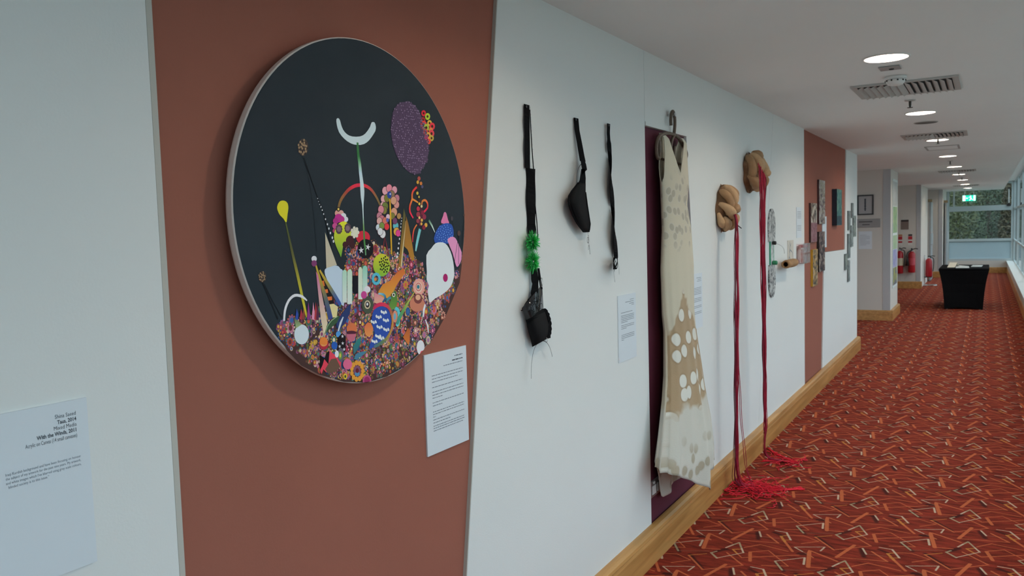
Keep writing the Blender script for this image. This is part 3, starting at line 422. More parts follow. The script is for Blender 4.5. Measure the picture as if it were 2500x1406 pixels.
('pink_plume','p',((195,120,130),),[913,652,893,598,848,557,788,541,730,554,690,592,677,644,696,698,741,739,801,755,859,743,900,705]),
('pink_plume','p',((70,40,45),),[1137,616,1116,560,1068,518,1004,502,943,515,900,554,886,608,906,664,954,705,1018,722,1080,710,1123,671]),
('pink_plume','p',((200,140,150),),[1120,615,1103,566,1060,528,1005,514,951,526,914,560,903,609,920,658,962,695,1017,710,1071,699,1109,664]),
('pink_plume','p',((70,40,45),),[1220,402,1201,348,1154,309,1094,294,1035,307,993,344,981,396,1000,449,1046,488,1107,504,1166,492,1208,454]),
('pink_plume','p',((165,110,120),),[1205,401,1188,354,1147,319,1094,305,1043,317,1007,350,996,397,1013,444,1053,479,1106,493,1157,481,1194,448]),
('pink_plume','p',((70,40,45),),[667,368,647,314,600,273,539,257,480,271,438,310,426,363,445,418,491,458,552,474,612,461,654,422]),
('pink_plume','p',((195,150,150),),[651,368,634,319,593,283,540,269,488,281,452,316,441,364,458,412,498,448,552,462,603,451,640,416]),
('pink_plume','p',((70,40,45),),[606,208,589,162,549,128,497,115,447,127,412,160,401,205,418,251,457,285,509,299,559,287,595,254]),
('pink_plume','p',((200,155,150),),[592,208,578,167,543,136,498,125,454,135,424,165,415,205,429,246,463,277,508,289,552,278,583,249]),
('pink_plume','p',((70,40,45),),[1199,227,1178,172,1129,130,1065,115,1003,129,960,169,947,224,967,279,1015,320,1079,336,1141,323,1185,283]),
('pink_plume','p',((180,130,120),),[1182,227,1164,178,1122,141,1066,127,1012,140,975,175,963,224,981,273,1023,310,1078,324,1132,312,1170,276]),
('pink_plume','p',((70,40,45),),[1102,31,1079,-33,1023,-79,950,-97,880,-80,830,-34,815,29,838,93,893,139,966,157,1037,141,1087,95]),
('pink_plume','p',((185,140,110),),[1083,31,1063,-26,1015,-67,951,-83,890,-68,847,-27,834,29,854,86,902,127,965,143,1027,129,1070,88]),
('pink_plume','p',((70,40,45),),[824,393,803,335,753,292,688,276,625,290,581,331,568,387,588,445,638,488,702,505,766,491,810,450]),
('pink_plume','p',((110,110,45),),[807,393,789,341,746,303,689,288,634,301,596,337,584,388,602,439,645,477,702,492,757,480,795,443]),
('pink_plume','p',((70,40,45),),[1028,483,1005,420,949,372,877,354,807,369,758,414,743,476,766,540,820,587,892,606,963,591,1012,546]),
('pink_plume','p',((120,100,70),),[1009,483,989,426,941,384,878,367,817,381,774,421,761,477,781,533,829,575,891,592,953,579,996,539]),
('pink_plume','p',((70,40,45),),[1098,334,1075,273,1022,227,952,210,885,225,838,269,823,329,845,389,898,435,967,453,1035,438,1083,395]),
('pink_plume','p',((180,140,110),),[1080,334,1060,279,1014,239,953,223,894,237,853,276,841,329,860,383,906,423,966,439,1025,426,1067,388]),
('pink_plume','p',((70,40,45),),[734,178,712,118,660,73,592,57,527,72,481,115,467,175,488,234,539,279,607,296,673,281,719,238]),
('pink_plume','p',((95,110,50),),[716,178,697,124,652,85,593,70,536,84,496,122,484,175,503,228,547,267,606,283,663,269,704,231]),
('pink_plume','p',((70,40,45),),[681,71,662,16,615,-24,553,-39,494,-24,452,15,440,69,459,123,506,163,567,178,626,165,669,125]),
('pink_plume','p',((110,110,50),),[666,71,648,22,607,-13,554,-27,502,-14,466,21,455,69,472,117,513,153,566,167,618,154,654,119]),
('pink_plume','p',((70,40,45),),[996,-77,978,-127,934,-163,878,-177,823,-163,784,-127,772,-78,790,-29,833,8,890,21,945,8,984,-28]),
('pink_plume','p',((110,110,50),),[981,-77,965,-122,928,-154,878,-166,830,-154,797,-122,787,-78,803,-34,840,-2,889,11,937,-1,971,-33]),
('pink_plume','p',((70,40,45),),[563,91,541,31,490,-13,423,-29,359,-13,314,30,300,89,321,148,371,192,438,209,503,194,549,151]),
('pink_plume','p',((185,120,130),),[546,91,527,38,482,-1,424,-16,368,-2,329,36,317,89,335,142,379,181,437,196,494,182,533,144]),
('pink_plume','p',((70,40,45),),[481,-79,460,-135,412,-177,348,-192,287,-177,244,-135,231,-79,251,-23,299,19,362,34,424,19,468,-22]),
('pink_plume','p',((165,110,120),),[464,-79,447,-129,404,-166,349,-180,296,-166,259,-129,247,-79,265,-29,307,8,362,22,415,9,453,-28]),
('pink_plume','p',((70,40,45),),[580,-163,558,-223,507,-266,440,-282,375,-266,330,-222,316,-163,337,-104,388,-60,455,-44,520,-60,566,-103]),
('pink_plume','p',((170,100,110),),[563,-163,544,-216,499,-255,441,-269,385,-254,345,-216,333,-163,352,-110,396,-72,454,-57,511,-71,550,-110]),
('pink_plume','p',((70,40,45),),[698,-206,678,-261,631,-300,569,-314,510,-299,468,-259,455,-205,475,-151,521,-112,583,-97,642,-111,685,-151]),
('pink_plume','p',((185,105,85),),[682,-206,664,-254,623,-290,570,-302,518,-289,482,-254,471,-205,488,-157,528,-122,582,-109,634,-122,670,-157]),
('pink_plume','p',((70,40,45),),[743,-356,725,-405,682,-440,626,-453,573,-439,535,-403,523,-354,541,-305,583,-270,639,-257,693,-270,731,-306]),
('pink_plume','p',((190,50,55),),[728,-356,713,-399,676,-431,627,-442,580,-430,548,-398,538,-354,553,-311,590,-279,638,-267,685,-279,718,-312]),
('pink_plume','p',((70,40,45),),[467,-205,448,-259,401,-299,341,-313,282,-298,242,-258,229,-205,248,-151,294,-112,354,-97,413,-112,454,-151]),
('pink_plume','p',((185,150,140),),[451,-205,434,-253,394,-288,342,-301,291,-288,255,-253,245,-205,261,-157,301,-122,353,-109,404,-122,440,-157]),
('pink_plume','p',((70,40,45),),[396,-374,378,-422,337,-457,283,-469,230,-456,194,-420,183,-372,200,-324,241,-289,295,-276,347,-289,384,-325]),
('pink_plume','p',((175,190,190),),[382,-374,366,-417,330,-448,283,-459,238,-447,206,-415,196,-372,211,-329,247,-298,294,-287,340,-298,372,-330]),
('pink_plume','p',((70,40,45),),[551,-333,533,-384,488,-422,431,-435,375,-420,336,-382,324,-331,342,-280,386,-243,443,-229,500,-243,539,-281]),
('pink_plume','p',((105,130,60),),[536,-333,520,-379,482,-412,431,-423,383,-411,349,-377,338,-331,354,-286,392,-253,443,-240,491,-253,526,-287]),
('pink_plume','p',((70,40,45),),[589,-546,568,-605,516,-648,449,-663,384,-645,339,-601,325,-541,346,-482,397,-440,464,-425,529,-441,575,-486]),
('pink_plume','p',((190,205,205),),[572,-546,553,-599,508,-637,450,-650,393,-634,354,-595,342,-542,361,-489,405,-451,463,-438,520,-453,560,-492]),
('pink_plume','p',((70,40,45),),[483,-481,463,-534,417,-573,356,-587,298,-571,257,-531,244,-477,263,-424,309,-385,370,-371,428,-386,470,-426]),
('pink_plume','p',((190,205,205),),[467,-480,450,-528,410,-563,357,-575,306,-561,270,-525,260,-477,276,-430,316,-395,369,-383,420,-396,456,-432]),
('pink_plume','p',((70,40,45),),[1136,-338,1114,-396,1063,-438,996,-453,931,-436,886,-393,872,-335,893,-278,944,-236,1011,-220,1076,-236,1122,-279]),
('pink_plume','p',((80,160,165),),[1118,-337,1100,-389,1055,-427,997,-440,941,-425,901,-387,889,-336,908,-284,952,-247,1010,-233,1066,-247,1106,-285]),
('pink_plume','p',((70,40,45),),[1167,-490,1145,-551,1091,-595,1021,-610,953,-593,905,-547,891,-486,913,-426,966,-382,1036,-366,1104,-383,1152,-429]),
('pink_plume','p',((190,150,60),),[1149,-490,1129,-544,1083,-583,1021,-597,962,-581,921,-541,908,-487,928,-433,974,-394,1035,-380,1094,-395,1136,-435]),
('pink_plume','p',((70,40,45),),[1208,-534,1190,-584,1146,-620,1088,-633,1032,-618,993,-581,981,-531,999,-481,1043,-445,1100,-433,1156,-447,1196,-484]),
('pink_plume','p',((185,60,120),),[1193,-534,1177,-579,1139,-611,1089,-622,1040,-609,1006,-576,995,-531,1011,-487,1049,-455,1100,-444,1148,-456,1183,-489]),
('pink_plume','p',((70,40,45),),[1259,-77,1242,-121,1203,-154,1151,-166,1101,-154,1066,-121,1055,-77,1072,-33,1111,0,1162,12,1212,0,1248,-32]),
('pink_plume','p',((150,120,70),),[1245,-77,1231,-116,1197,-146,1152,-156,1108,-146,1078,-117,1069,-77,1083,-38,1117,-9,1161,2,1205,-8,1236,-37]),
('pink_plume','p',((70,40,45),),[1084,-207,1067,-254,1026,-288,971,-301,919,-288,883,-253,871,-206,888,-160,929,-125,983,-113,1036,-125,1073,-160]),
('pink_plume','p',((100,60,90),),[1070,-207,1055,-249,1019,-279,972,-290,927,-279,895,-248,885,-207,900,-165,936,-134,982,-123,1028,-134,1060,-165]),
('pink_plume','p',((70,40,45),),[790,-99,775,-140,740,-170,693,-181,648,-170,616,-140,607,-99,621,-59,657,-29,703,-17,748,-28,780,-58]),
('pink_plume','p',((205,170,180),),[778,-99,765,-136,734,-163,694,-172,654,-162,627,-136,619,-99,632,-63,662,-36,703,-26,742,-36,770,-63]),
('pink_plume','p',((70,40,45),),[737,-185,728,-212,704,-232,673,-239,643,-232,622,-212,615,-184,625,-157,649,-137,680,-130,710,-137,731,-157]),
('pink_plume','p',((70,90,160),),[729,-185,721,-209,700,-227,673,-233,647,-227,629,-209,623,-185,632,-160,652,-143,679,-136,705,-143,724,-160]),
('pink_plume','p',((35,60,130),),[884,480,869,432,832,397,785,384,739,395,707,429,697,475,713,522,749,558,796,571,842,560,875,527]),
('pink_plume','p',((215,215,220),),[852,500,843,482,824,474,805,481,799,499,808,517,827,525,845,518]),
('yellow_stick','r',((190,150,40),(190,150,40),(190,150,40),(190,150,40),(190,150,40),(190,150,40),(190,150,40)),[804,371,806,264,807,93,802,-139,795,-421,791,-786,787,-1087],[46,54,61,63,61,56,51]),
('branch_figure','r',((60,40,35),(52,38,35),(45,35,35),(43,35,35),(45,35,35),(52,32,34),(60,30,35),(68,29,40),(75,30,45),(78,32,48),(80,35,50)),[2073,913,2033,779,2000,620,2021,515,2062,420,2107,310,2141,196,2132,89,2108,-29,2087,-201,2071,-345],[102,89,76,73,76,92,112,135,153,155,153]),
('branch_figure','r',((190,50,50),(190,53,50),(190,60,50),(190,74,50),(190,90,50),(190,104,50),(190,110,50),(189,98,49),(190,80,50),(195,61,54),(200,45,60),(201,40,66),(200,40,70)),[1981,720,1903,674,1817,614,1777,560,1756,502,1755,438,1748,369,1699,293,1649,212,1629,124,1638,35,1704,-59,1772,-131],[61,64,66,67,66,66,66,66,66,67,66,59,51]),
('branch_figure','r',((190,120,50),(190,120,50),(190,120,50)),[1750,391,1874,349,2017,296],[56,56,46]),
('branch_figure','r',((170,110,50),(175,110,50),(180,110,50),(183,112,50),(185,110,50),(187,97,49),(190,80,50),(195,61,54),(200,45,60),(201,40,66),(200,40,70)),[2181,242,2185,285,2205,333,2267,361,2339,369,2398,341,2440,291,2453,225,2432,154,2346,88,2262,39],[46,53,61,65,66,67,66,64,61,61,61]),
('branch_figure','p',((150,70,60),),[2166,962,2150,925,2113,901,2069,899,2035,920,2024,956,2039,993,2076,1017,2120,1019,2154,998]),
('branch_figure','p',((180,140,50),),[2092,858,2079,827,2048,807,2012,806,1983,823,1974,853,1987,884,2018,904,2054,905,2083,888]),
('branch_figure','p',((180,110,50),),[2239,830,2226,799,2195,779,2158,778,2129,795,2120,825,2133,856,2164,876,2201,877,2229,860]),
('branch_figure','p',((70,70,100),),[2284,741,2272,713,2244,695,2210,694,2184,710,2176,737,2188,765,2216,783,2249,784,2275,768]),
('branch_figure','p',((180,160,60),),[2049,554,2037,526,2010,509,1977,508,1952,524,1943,551,1955,579,1982,596,2015,597,2041,581]),
('branch_figure','p',((170,150,60),),[2102,454,2094,434,2074,422,2050,421,2031,433,2025,453,2034,472,2054,485,2078,486,2096,474]),
('branch_figure','p',((190,170,60),),[2118,263,2107,239,2083,224,2053,223,2031,238,2023,262,2034,286,2058,302,2088,302,2110,288]),
('branch_figure','p',((190,180,130),),[2215,197,2204,173,2179,157,2150,157,2127,172,2119,196,2130,220,2154,236,2184,236,2207,221]),
('branch_figure','p',((150,40,60),),[2084,128,2067,88,2027,64,1979,63,1943,87,1930,126,1947,166,1987,191,2034,191,2071,167]),
('branch_figure','p',((110,30,50),),[2283,17,2265,-23,2225,-48,2176,-48,2139,-24,2127,16,2144,55,2184,80,2232,81,2270,56]),
('branch_figure','p',((130,50,60),),[2086,-30,2066,-75,2020,-104,1965,-104,1923,-76,1909,-30,1929,15,1974,44,2029,44,2072,16]),
('branch_figure','p',((120,40,60),),[2363,-97,2343,-143,2296,-171,2240,-171,2197,-143,2183,-97,2202,-51,2249,-23,2305,-22,2349,-51]),
('branch_figure','p',((190,150,60),),[2208,-188,2196,-215,2169,-232,2135,-232,2110,-215,2101,-187,2113,-160,2141,-143,2174,-143,2200,-160]),
('branch_figure','p',((120,50,60),),[2039,-210,2023,-246,1986,-269,1942,-268,1909,-246,1897,-209,1913,-173,1950,-151,1993,-151,2027,-173]),
('branch_figure','p',((190,150,60),),[2407,-325,2391,-362,2353,-384,2308,-384,2273,-361,2262,-324,2278,-287,2316,-265,2360,-265,2396,-288]),
('branch_figure','p',((190,150,60),),[2178,-289,2167,-314,2142,-329,2113,-328,2090,-313,2082,-289,2093,-264,2117,-249,2147,-250,2170,-265]),
('branch_figure','p',((110,30,50),),[2314,-393,2297,-432,2256,-457,2208,-456,2170,-431,2158,-391,2175,-351,2216,-327,2264,-327,2302,-352]),
('branch_figure','p',((190,160,100),),[2095,-120,2084,-144,2059,-159,2030,-159,2007,-144,2000,-120,2010,-95,2035,-80,2064,-80,2087,-95]),
('branch_figure','r',((190,110,50),(187,102,49),(185,90,50),(188,74,55),(190,60,60),(180,53,61),(170,50,60)),[1925,-310,1861,-360,1790,-432,1750,-517,1724,-610,1711,-710,1706,-787],[41,46,51,53,51,41,31]),
('branch_figure','r',((95,160,160),(100,165,165),(105,170,170),(108,173,173),(110,175,175),(115,175,173),(120,175,170)),[2058,-435,2014,-533,1959,-659,1912,-774,1872,-882,1843,-973,1826,-1037],[112,111,107,102,92,70,51]),
('branch_figure','r',((55,100,60),(150,180,160),(200,210,205)),[2476,-188,2620,-349,2745,-536],[76,61,25]),
('pink_tuft','p',((195,110,145),),[3069,-278,3067,-214,3118,-142,3144,-105,3170,-72,3193,-22,3216,22,3246,42,3278,46,3309,37,3337,11,3360,-38,3380,-95,3398,-143,3415,-190,3459,-246,3450,-290,3258,-299]),
('blue_dome','p',((35,70,140),),[2720,-825,2681,-710,2750,-582,2802,-505,2869,-445,2932,-388,3014,-341,3140,-303,3279,-279,3411,-278,3524,-297,3598,-332,3643,-394,3676,-498,3672,-622,3632,-762,3490,-869,3087,-877]),
('blue_dome','p',((110,150,200),),[3221,-578,3206,-594,3183,-587,3185,-568,3208,-562]),
('blue_dome','p',((110,150,200),),[3173,-604,3158,-619,3136,-613,3137,-593,3160,-588]),
('blue_dome','p',((110,150,200),),[3232,-524,3217,-539,3194,-533,3196,-513,3219,-508]),
('blue_dome','p',((110,150,200),),[3284,-633,3269,-648,3246,-642,3247,-623,3271,-617]),
('blue_dome','p',((110,150,200),),[3098,-563,3084,-578,3062,-572,3063,-553,3086,-547]),
('blue_dome','p',((110,150,200),),[3342,-533,3327,-549,3305,-542,3306,-523,3329,-517]),
('blue_dome','p',((110,150,200),),[3175,-670,3160,-685,3138,-678,3139,-659,3162,-654]),
('blue_dome','p',((110,150,200),),[3150,-486,3135,-501,3113,-495,3114,-476,3137,-470]),
('blue_dome','p',((110,150,200),),[3386,-619,3371,-635,3348,-628,3350,-609,3373,-603]),
('blue_dome','p',((110,150,200),),[3045,-620,3030,-635,3008,-629,3010,-609,3032,-604]),
('blue_dome','p',((110,150,200),),[3312,-468,3297,-483,3274,-477,3275,-458,3299,-452]),
('blue_dome','p',((110,150,200),),[3276,-703,3261,-718,3238,-712,3239,-692,3262,-687]),
('blue_dome','p',((110,150,200),),[3038,-508,3023,-523,3001,-517,3002,-498,3025,-492]),
('blue_dome','p',((110,150,200),),[3445,-552,3430,-567,3407,-561,3409,-541,3432,-536]),
('blue_dome','p',((110,150,200),),[3079,-695,3064,-710,3042,-703,3043,-684,3066,-679]),
('blue_dome','p',((110,150,200),),[3199,-428,3184,-444,3161,-438,3163,-418,3186,-413]),
('blue_dome','p',((110,150,200),),[3408,-683,3393,-698,3370,-692,3371,-672,3394,-666]),
('blue_dome','p',((110,150,200),),[2964,-581,2950,-596,2928,-590,2929,-570,2951,-565]),
('blue_dome','p',((110,150,200),),[3418,-464,3403,-480,3380,-473,3381,-454,3404,-448]),
('blue_dome','p',((110,150,200),),[3198,-747,3183,-763,3160,-756,3162,-737,3185,-731]),
('blue_dome','p',((110,150,200),),[3050,-443,3035,-458,3013,-452,3015,-433,3037,-427]),
('blue_dome','p',((110,150,200),),[3507,-607,3492,-623,3469,-616,3470,-597,3494,-591]),
('blue_dome','p',((110,150,200),),[2975,-678,2960,-693,2938,-686,2940,-667,2962,-662]),
('blue_dome','p',((110,150,200),),[3298,-397,3283,-412,3261,-406,3262,-387,3285,-381]),
('blue_dome','p',((110,150,200),),[3364,-747,3349,-763,3326,-756,3328,-737,3351,-731]),
('blue_dome','p',((110,150,200),),[2929,-515,2914,-530,2892,-524,2893,-505,2916,-499]),
('blue_dome','p',((110,150,200),),[3519,-499,3504,-515,3481,-508,3482,-489,3506,-483]),
('blue_dome','p',((110,150,200),),[3084,-762,3069,-777,3047,-771,3048,-751,3071,-746]),
('blue_dome','p',((110,150,200),),[3121,-383,3106,-399,3084,-393,3085,-373,3108,-368]),
('blue_dome','p',((110,150,200),),[3517,-682,3502,-698,3479,-691,3480,-671,3504,-666]),
('blue_dome','p',((110,150,200),),[2889,-626,2875,-642,2853,-635,2854,-616,2876,-611]),
('blue_dome','p',((110,150,200),),[3422,-398,3407,-414,3384,-407,3386,-388,3409,-382]),
('blue_dome','p',((110,150,200),),[3267,-797,3252,-812,3230,-806,3231,-786,3254,-781]),
('blue_dome','p',((110,150,200),),[2947,-438,2932,-453,2911,-447,2912,-428,2934,-422]),
('blue_dome','p',((110,150,200),),[3591,-566,3576,-581,3553,-575,3554,-555,3578,-549]),
('blue_dome','p',((110,150,200),),[2961,-741,2946,-757,2924,-750,2925,-731,2948,-726]),
('blue_dome','p',((110,150,200),),[3237,-345,3222,-360,3200,-354,3201,-335,3224,-329]),
('blue_dome','p',((110,150,200),),[3468,-760,3453,-775,3431,-769,3432,-749,3455,-744]),
('blue_dome','p',((110,150,200),),[2842,-550,2828,-565,2806,-559,2807,-540,2830,-534]),
('blue_dome','p',((110,150,200),),[3546,-435,3530,-451,3507,-444,3509,-425,3532,-419]),
('blue_dome','p',((110,150,200),),[3135,-819,3120,-834,3098,-827,3099,-808,3122,-803]),
('blue_dome','p',((110,150,200),),[3021,-365,3007,-381,2985,-375,2986,-355,3009,-350]),
('blue_dome','p',((110,150,200),),[3614,-653,3599,-668,3576,-662,3577,-642,3601,-637]),
('blue_dome','p',((110,150,200),),[2852,-687,2838,-702,2816,-696,2817,-677,2840,-671]),
('blue_dome','p',((110,150,200),),[3381,-337,3366,-353,3344,-347,3345,-327,3368,-322]),
('blue_dome','p',((110,150,200),),[3365,-824,3350,-840,3327,-833,3329,-814,3352,-808]),
('pink_lobe','p',((215,130,165),),[3351,-782,3382,-721,3459,-701,3529,-680,3606,-676,3689,-690,3770,-732,3840,-812,3908,-916,3996,-1041,4065,-1165,4073,-1256,4047,-1335,4001,-1417,3938,-1489,3860,-1553,3784,-1578,3733,-1519,3687,-1416,3641,-1294,3578,-1147,3450,-952]),
('white_blob','p',((185,198,215),),[2302,-1168,2410,-1054,2543,-982,2643,-905,2746,-849,2874,-824,3005,-821,3120,-831,3224,-862,3316,-917,3400,-997,3481,-1105,3551,-1242,3602,-1421,3634,-1606,3637,-1778,3629,-1895,3636,-1861,3630,-1818,3589,-1911,3522,-2035,3428,-2126,3305,-2206,3140,-2278,2960,-2338,2787,-2381,2627,-2420,2485,-2484,2379,-2518,2341,-2458,2329,-2358,2309,-2247,2303,-2141,2341,-2081,2369,-2027,2322,-1946,2269,-1853,2275,-1766,2294,-1641,2285,-1402]),
('white_blob','p',((140,25,85),),[3296,-1866,3291,-1892,3281,-1917,3265,-1938,3246,-1956,3222,-1968,3197,-1975,3170,-1976,3144,-1972,3120,-1961,3099,-1946,3082,-1926,3069,-1903,3062,-1878,3060,-1851,3065,-1826,3075,-1801,3090,-1780,3110,-1762,3133,-1750,3158,-1743,3185,-1741,3211,-1746,3235,-1756,3257,-1771,3274,-1791,3287,-1814,3294,-1840]),
('thread_line','r',((15,15,20),(15,15,20)),[3925,-626,3666,-1415],[18,18]),
('thread_line','r',((15,15,20),(15,15,20)),[3945,-651,3874,-1497],[18,18]),
('thread_line','r',((15,15,20),(15,15,20),(15,15,20)),[4261,-69,4136,-703,4028,-1432],[18,18,18]),
('thread_line','r',((15,15,20),(15,15,20)),[3614,-190,3682,-454],[18,18]),
('seed_head','p',((60,55,60),),[3675,-142,3657,-186,3616,-208,3572,-200,3545,-165,3547,-120,3579,-85,3624,-77,3662,-99]),
('seed_head','p',((70,55,50),),[4035,-579,4012,-632,3960,-659,3903,-649,3868,-605,3871,-549,3911,-506,3969,-497,4018,-526]),
('seed_head','p',((70,55,50),),[4293,-40,4280,-71,4251,-84,4224,-71,4214,-40,4228,-9,4256,4,4283,-9]),
('mint_column','p',((150,190,165),(185,205,185)),[-1117,-1451,-1079,-1399,-1033,-1386,-990,-1404,-958,-1460,-1005,-2200,-1163,-2186]),
('mint_column','p',((165,195,170),(185,205,185)),[-943,-1451,-905,-1399,-851,-1386,-799,-1404,-767,-1461,-818,-2258,-993,-2241]),
('mint_column','p',((175,195,165),(185,205,185)),[-540,-1417,-501,-1364,-460,-1349,-422,-1368,-389,-1425,-436,-2169,-587,-2156]),
('mint_column','p',((120,180,155),(185,205,185)),[-381,-1391,-341,-1337,-284,-1324,-230,-1343,-196,-1401,-243,-2145,-427,-2129]),
('black_block','p',((15,15,22),),[-764,-1552,-550,-1565,-577,-1993,-699,-2024,-789,-1936]),
('orange_cone','p',((175,90,45),(190,140,50)),[185,-2022,363,-1859,677,-1770,1043,-1546,1264,-1467,1328,-1608,1025,-1839,762,-2090,545,-2228,276,-2183]),
('green_leaf','p',((50,75,50),),[-1797,-2874,-1735,-2699,-1584,-2574,-1348,-2507,-1230,-2509,-1387,-2657,-1596,-2756]),
('green_leaf','r',((130,160,120),(130,160,120),(130,160,120),(130,160,120),(130,160,120),(130,160,120),(130,160,120)),[-1788,-2865,-1757,-2791,-1707,-2702,-1640,-2634,-1556,-2577,-1435,-2532,-1333,-2502],[16,18,21,22,21,17,13]),
('blue_leaf','p',((35,50,90),),[-1418,-2695,-1259,-2506,-976,-2285,-851,-2234,-929,-2499,-1092,-2690,-1341,-2869]),
('blue_leaf','r',((180,190,190),(180,190,190),(180,190,190)),[-1356,-2867,-1255,-2672,-1157,-2538],[42,69,32]),
('blue_leaf','p',((70,130,180),),[-1264,-2951,-1278,-2988,-1312,-3013,-1357,-3017,-1400,-3001,-1430,-2969,-1439,-2929,-1425,-2891,-1391,-2867,-1347,-2862,-1304,-2878,-1273,-2910]),
('spiral_bloom','p',((60,70,55),),[-18,-2354,-36,-2430,-80,-2494,-144,-2539,-219,-2558,-297,-2550,-368,-2516,-424,-2460,-458,-2389,-467,-2312,-449,-2237,-406,-2173,-344,-2128,-269,-2108,-192,-2114,-119,-2147,-62,-2203,-27,-2275]),
('spiral_bloom','p',((175,165,130),),[-137,-2332,-152,-2379,-187,-2415,-235,-2432,-286,-2427,-331,-2401,-360,-2359,-368,-2310,-354,-2263,-320,-2227,-272,-2210,-221,-2215,-176,-2240,-146,-2282]),
('spiral_bloom','p',((40,35,40),),[-176,-2328,-189,-2366,-219,-2391,-258,-2398,-296,-2384,-322,-2353,-330,-2314,-317,-2276,-288,-2251,-249,-2244,-211,-2258,-184,-2288]),
('spiral_bloom','p',((205,200,190),),[-221,-2313,-231,-2337,-255,-2348,-280,-2341,-296,-2319,-294,-2293,-276,-2274,-250,-2272,-228,-2287]),
('pink_petal','p',((185,115,130),(190,150,120)),[19,-2030,213,-2112,409,-2216,333,-2342,165,-2349,3,-2290]),
('white_petal','p',((200,195,195),),[-113,-1944,-132,-1986,-179,-2014,-241,-2020,-301,-2004,-343,-1969,-357,-1926,-338,-1884,-292,-1856,-230,-1849,-170,-1865,-127,-1900]),
('magenta_petal','p',((165,60,120),),[-257,-2073,-276,-2121,-320,-2153,-378,-2161,-434,-2143,-473,-2104,-485,-2054,-467,-2007,-423,-1974,-366,-1966,-309,-1983,-270,-2022]),
('teal_beak','r',((130,180,190),(107,163,178),(80,140,160),(60,113,139),(45,90,120),(40,82,112),(40,80,110)),[182,-2076,276,-2089,381,-2115,441,-2164,460,-2221,402,-2277,335,-2320],[37,52,69,81,84,70,53]),
('teal_beak','r',((60,120,130),(60,120,130),(60,120,130),(60,120,130),(60,120,130),(60,120,130),(60,120,130)),[817,-2342,750,-2282,666,-2227,588,-2237,525,-2271,505,-2317,503,-2358],[37,52,69,76,74,56,37]),
('green_bird','p',((60,105,45),(90,130,55)),[723,-2154,815,-2083,919,-2113,945,-2263,895,-2507,698,-2555,567,-2431,641,-2348]),
('green_bird','p',((200,200,180),),[866,-2166,852,-2199,819,-2217,780,-2214,750,-2190,741,-2155,755,-2122,787,-2104,826,-2107,856,-2130]),
('green_bird','p',((15,15,15),),[835,-2163,824,-2188,801,-2196,779,-2184,772,-2158,783,-2133,805,-2125,827,-2137]),
('tulip_shield','p',((38,68,140),),[-9,-2474,70,-2438,160,-2425,252,-2415,345,-2421,442,-2453,528,-2505,589,-2575,629,-2660,650,-2760,651,-2865,631,-2965,590,-3059,528,-3146,449,-3221,359,-3280,255,-3329,129,-3370,-1,-3405,-135,-3447,-234,-3464,-252,-3413,-220,-3331,-135,-3235,-50,-3135,-30,-3056,-41,-2984,-77,-2915,-114,-2844,-125,-2761,-113,-2670,-71,-2565]),
('tulip_shield','r',((170,40,80),(175,40,78),(180,40,75),(184,42,75),(185,45,75),(179,51,73),(170,60,70),(158,74,65),(150,90,60),(156,107,59),(165,120,60),(168,122,60),(165,120,60),(156,121,59),(140,120,60),(109,116,68),(80,110,80),(71,104,96),(70,100,110)),[-34,-2450,34,-2411,130,-2372,237,-2361,348,-2370,454,-2400,549,-2451,622,-2526,677,-2620,711,-2733,722,-2850,708,-2950,668,-3046,595,-3154,499,-3250,386,-3308,254,-3351,76,-3396,-68,-3428],[79,90,100,102,100,98,95,92,90,87,84,84,84,87,90,94,95,87,79]),
('tulip_shield','p',((190,205,190),),[255,-2575,244,-2534,279,-2507,324,-2547,335,-2592,287,-2601]),
('tulip_shield','p',((190,205,190),),[334,-2610,323,-2569,358,-2542,403,-2582,414,-2627,366,-2635]),
('tulip_shield','p',((190,205,190),),[416,-2601,405,-2559,441,-2532,486,-2572,497,-2618,448,-2626]),
('tulip_shield','p',((190,205,190),),[48,-2675,37,-2634,72,-2607,116,-2647,127,-2692,80,-2700]),
('tulip_shield','p',((190,205,190),),[126,-2709,115,-2669,150,-2641,194,-2681,205,-2727,157,-2735]),
('tulip_shield','p',((190,205,190),),[206,-2700,196,-2659,231,-2632,276,-2672,286,-2718,238,-2726]),
('tulip_shield','p',((190,205,190),),[326,-2793,315,-2752,350,-2725,395,-2765,406,-2811,358,-2818]),
('tulip_shield','p',((190,205,190),),[405,-2828,394,-2787,430,-2760,475,-2800,486,-2846,438,-2854]),
('tulip_shield','p',((190,205,190),),[488,-2820,477,-2778,513,-2751,559,-2792,570,-2838,521,-2846]),
('tulip_shield','p',((190,205,190),),[-156,-2783,-166,-2743,-132,-2716,-89,-2756,-79,-2800,-125,-2808]),
('tulip_shield','p',((190,205,190),),[-80,-2818,-90,-2777,-56,-2751,-12,-2790,-2,-2835,-48,-2843]),
('tulip_shield','p',((190,205,190),),[0,-2809,-11,-2769,24,-2742,68,-2782,78,-2827,31,-2835]),
('tulip_shield','p',((190,205,190),),[65,-2939,54,-2899,89,-2872,133,-2912,144,-2957,96,-2965]),
('tulip_shield','p',((190,205,190),),[142,-2975,132,-2934,167,-2907,211,-2948,222,-2993,174,-3001]),
('tulip_shield','p',((190,205,190),),[223,-2967,213,-2926,248,-2899,293,-2940,303,-2985,256,-2993]),
('tulip_shield','p',((190,205,190),),[327,-3037,316,-2996,352,-2969,397,-3010,408,-3055,360,-3063]),
('tulip_shield','p',((190,205,190),),[407,-3073,396,-3032,432,-3005,477,-3046,488,-3092,440,-3099]),
('tulip_shield','p',((190,205,190),),[490,-3065,479,-3024,515,-2997,561,-3038,572,-3084,523,-3092]),
('tulip_shield','p',((190,205,190),),[0,-3172,-10,-3132,24,-3105,68,-3146,79,-3191,32,-3198]),
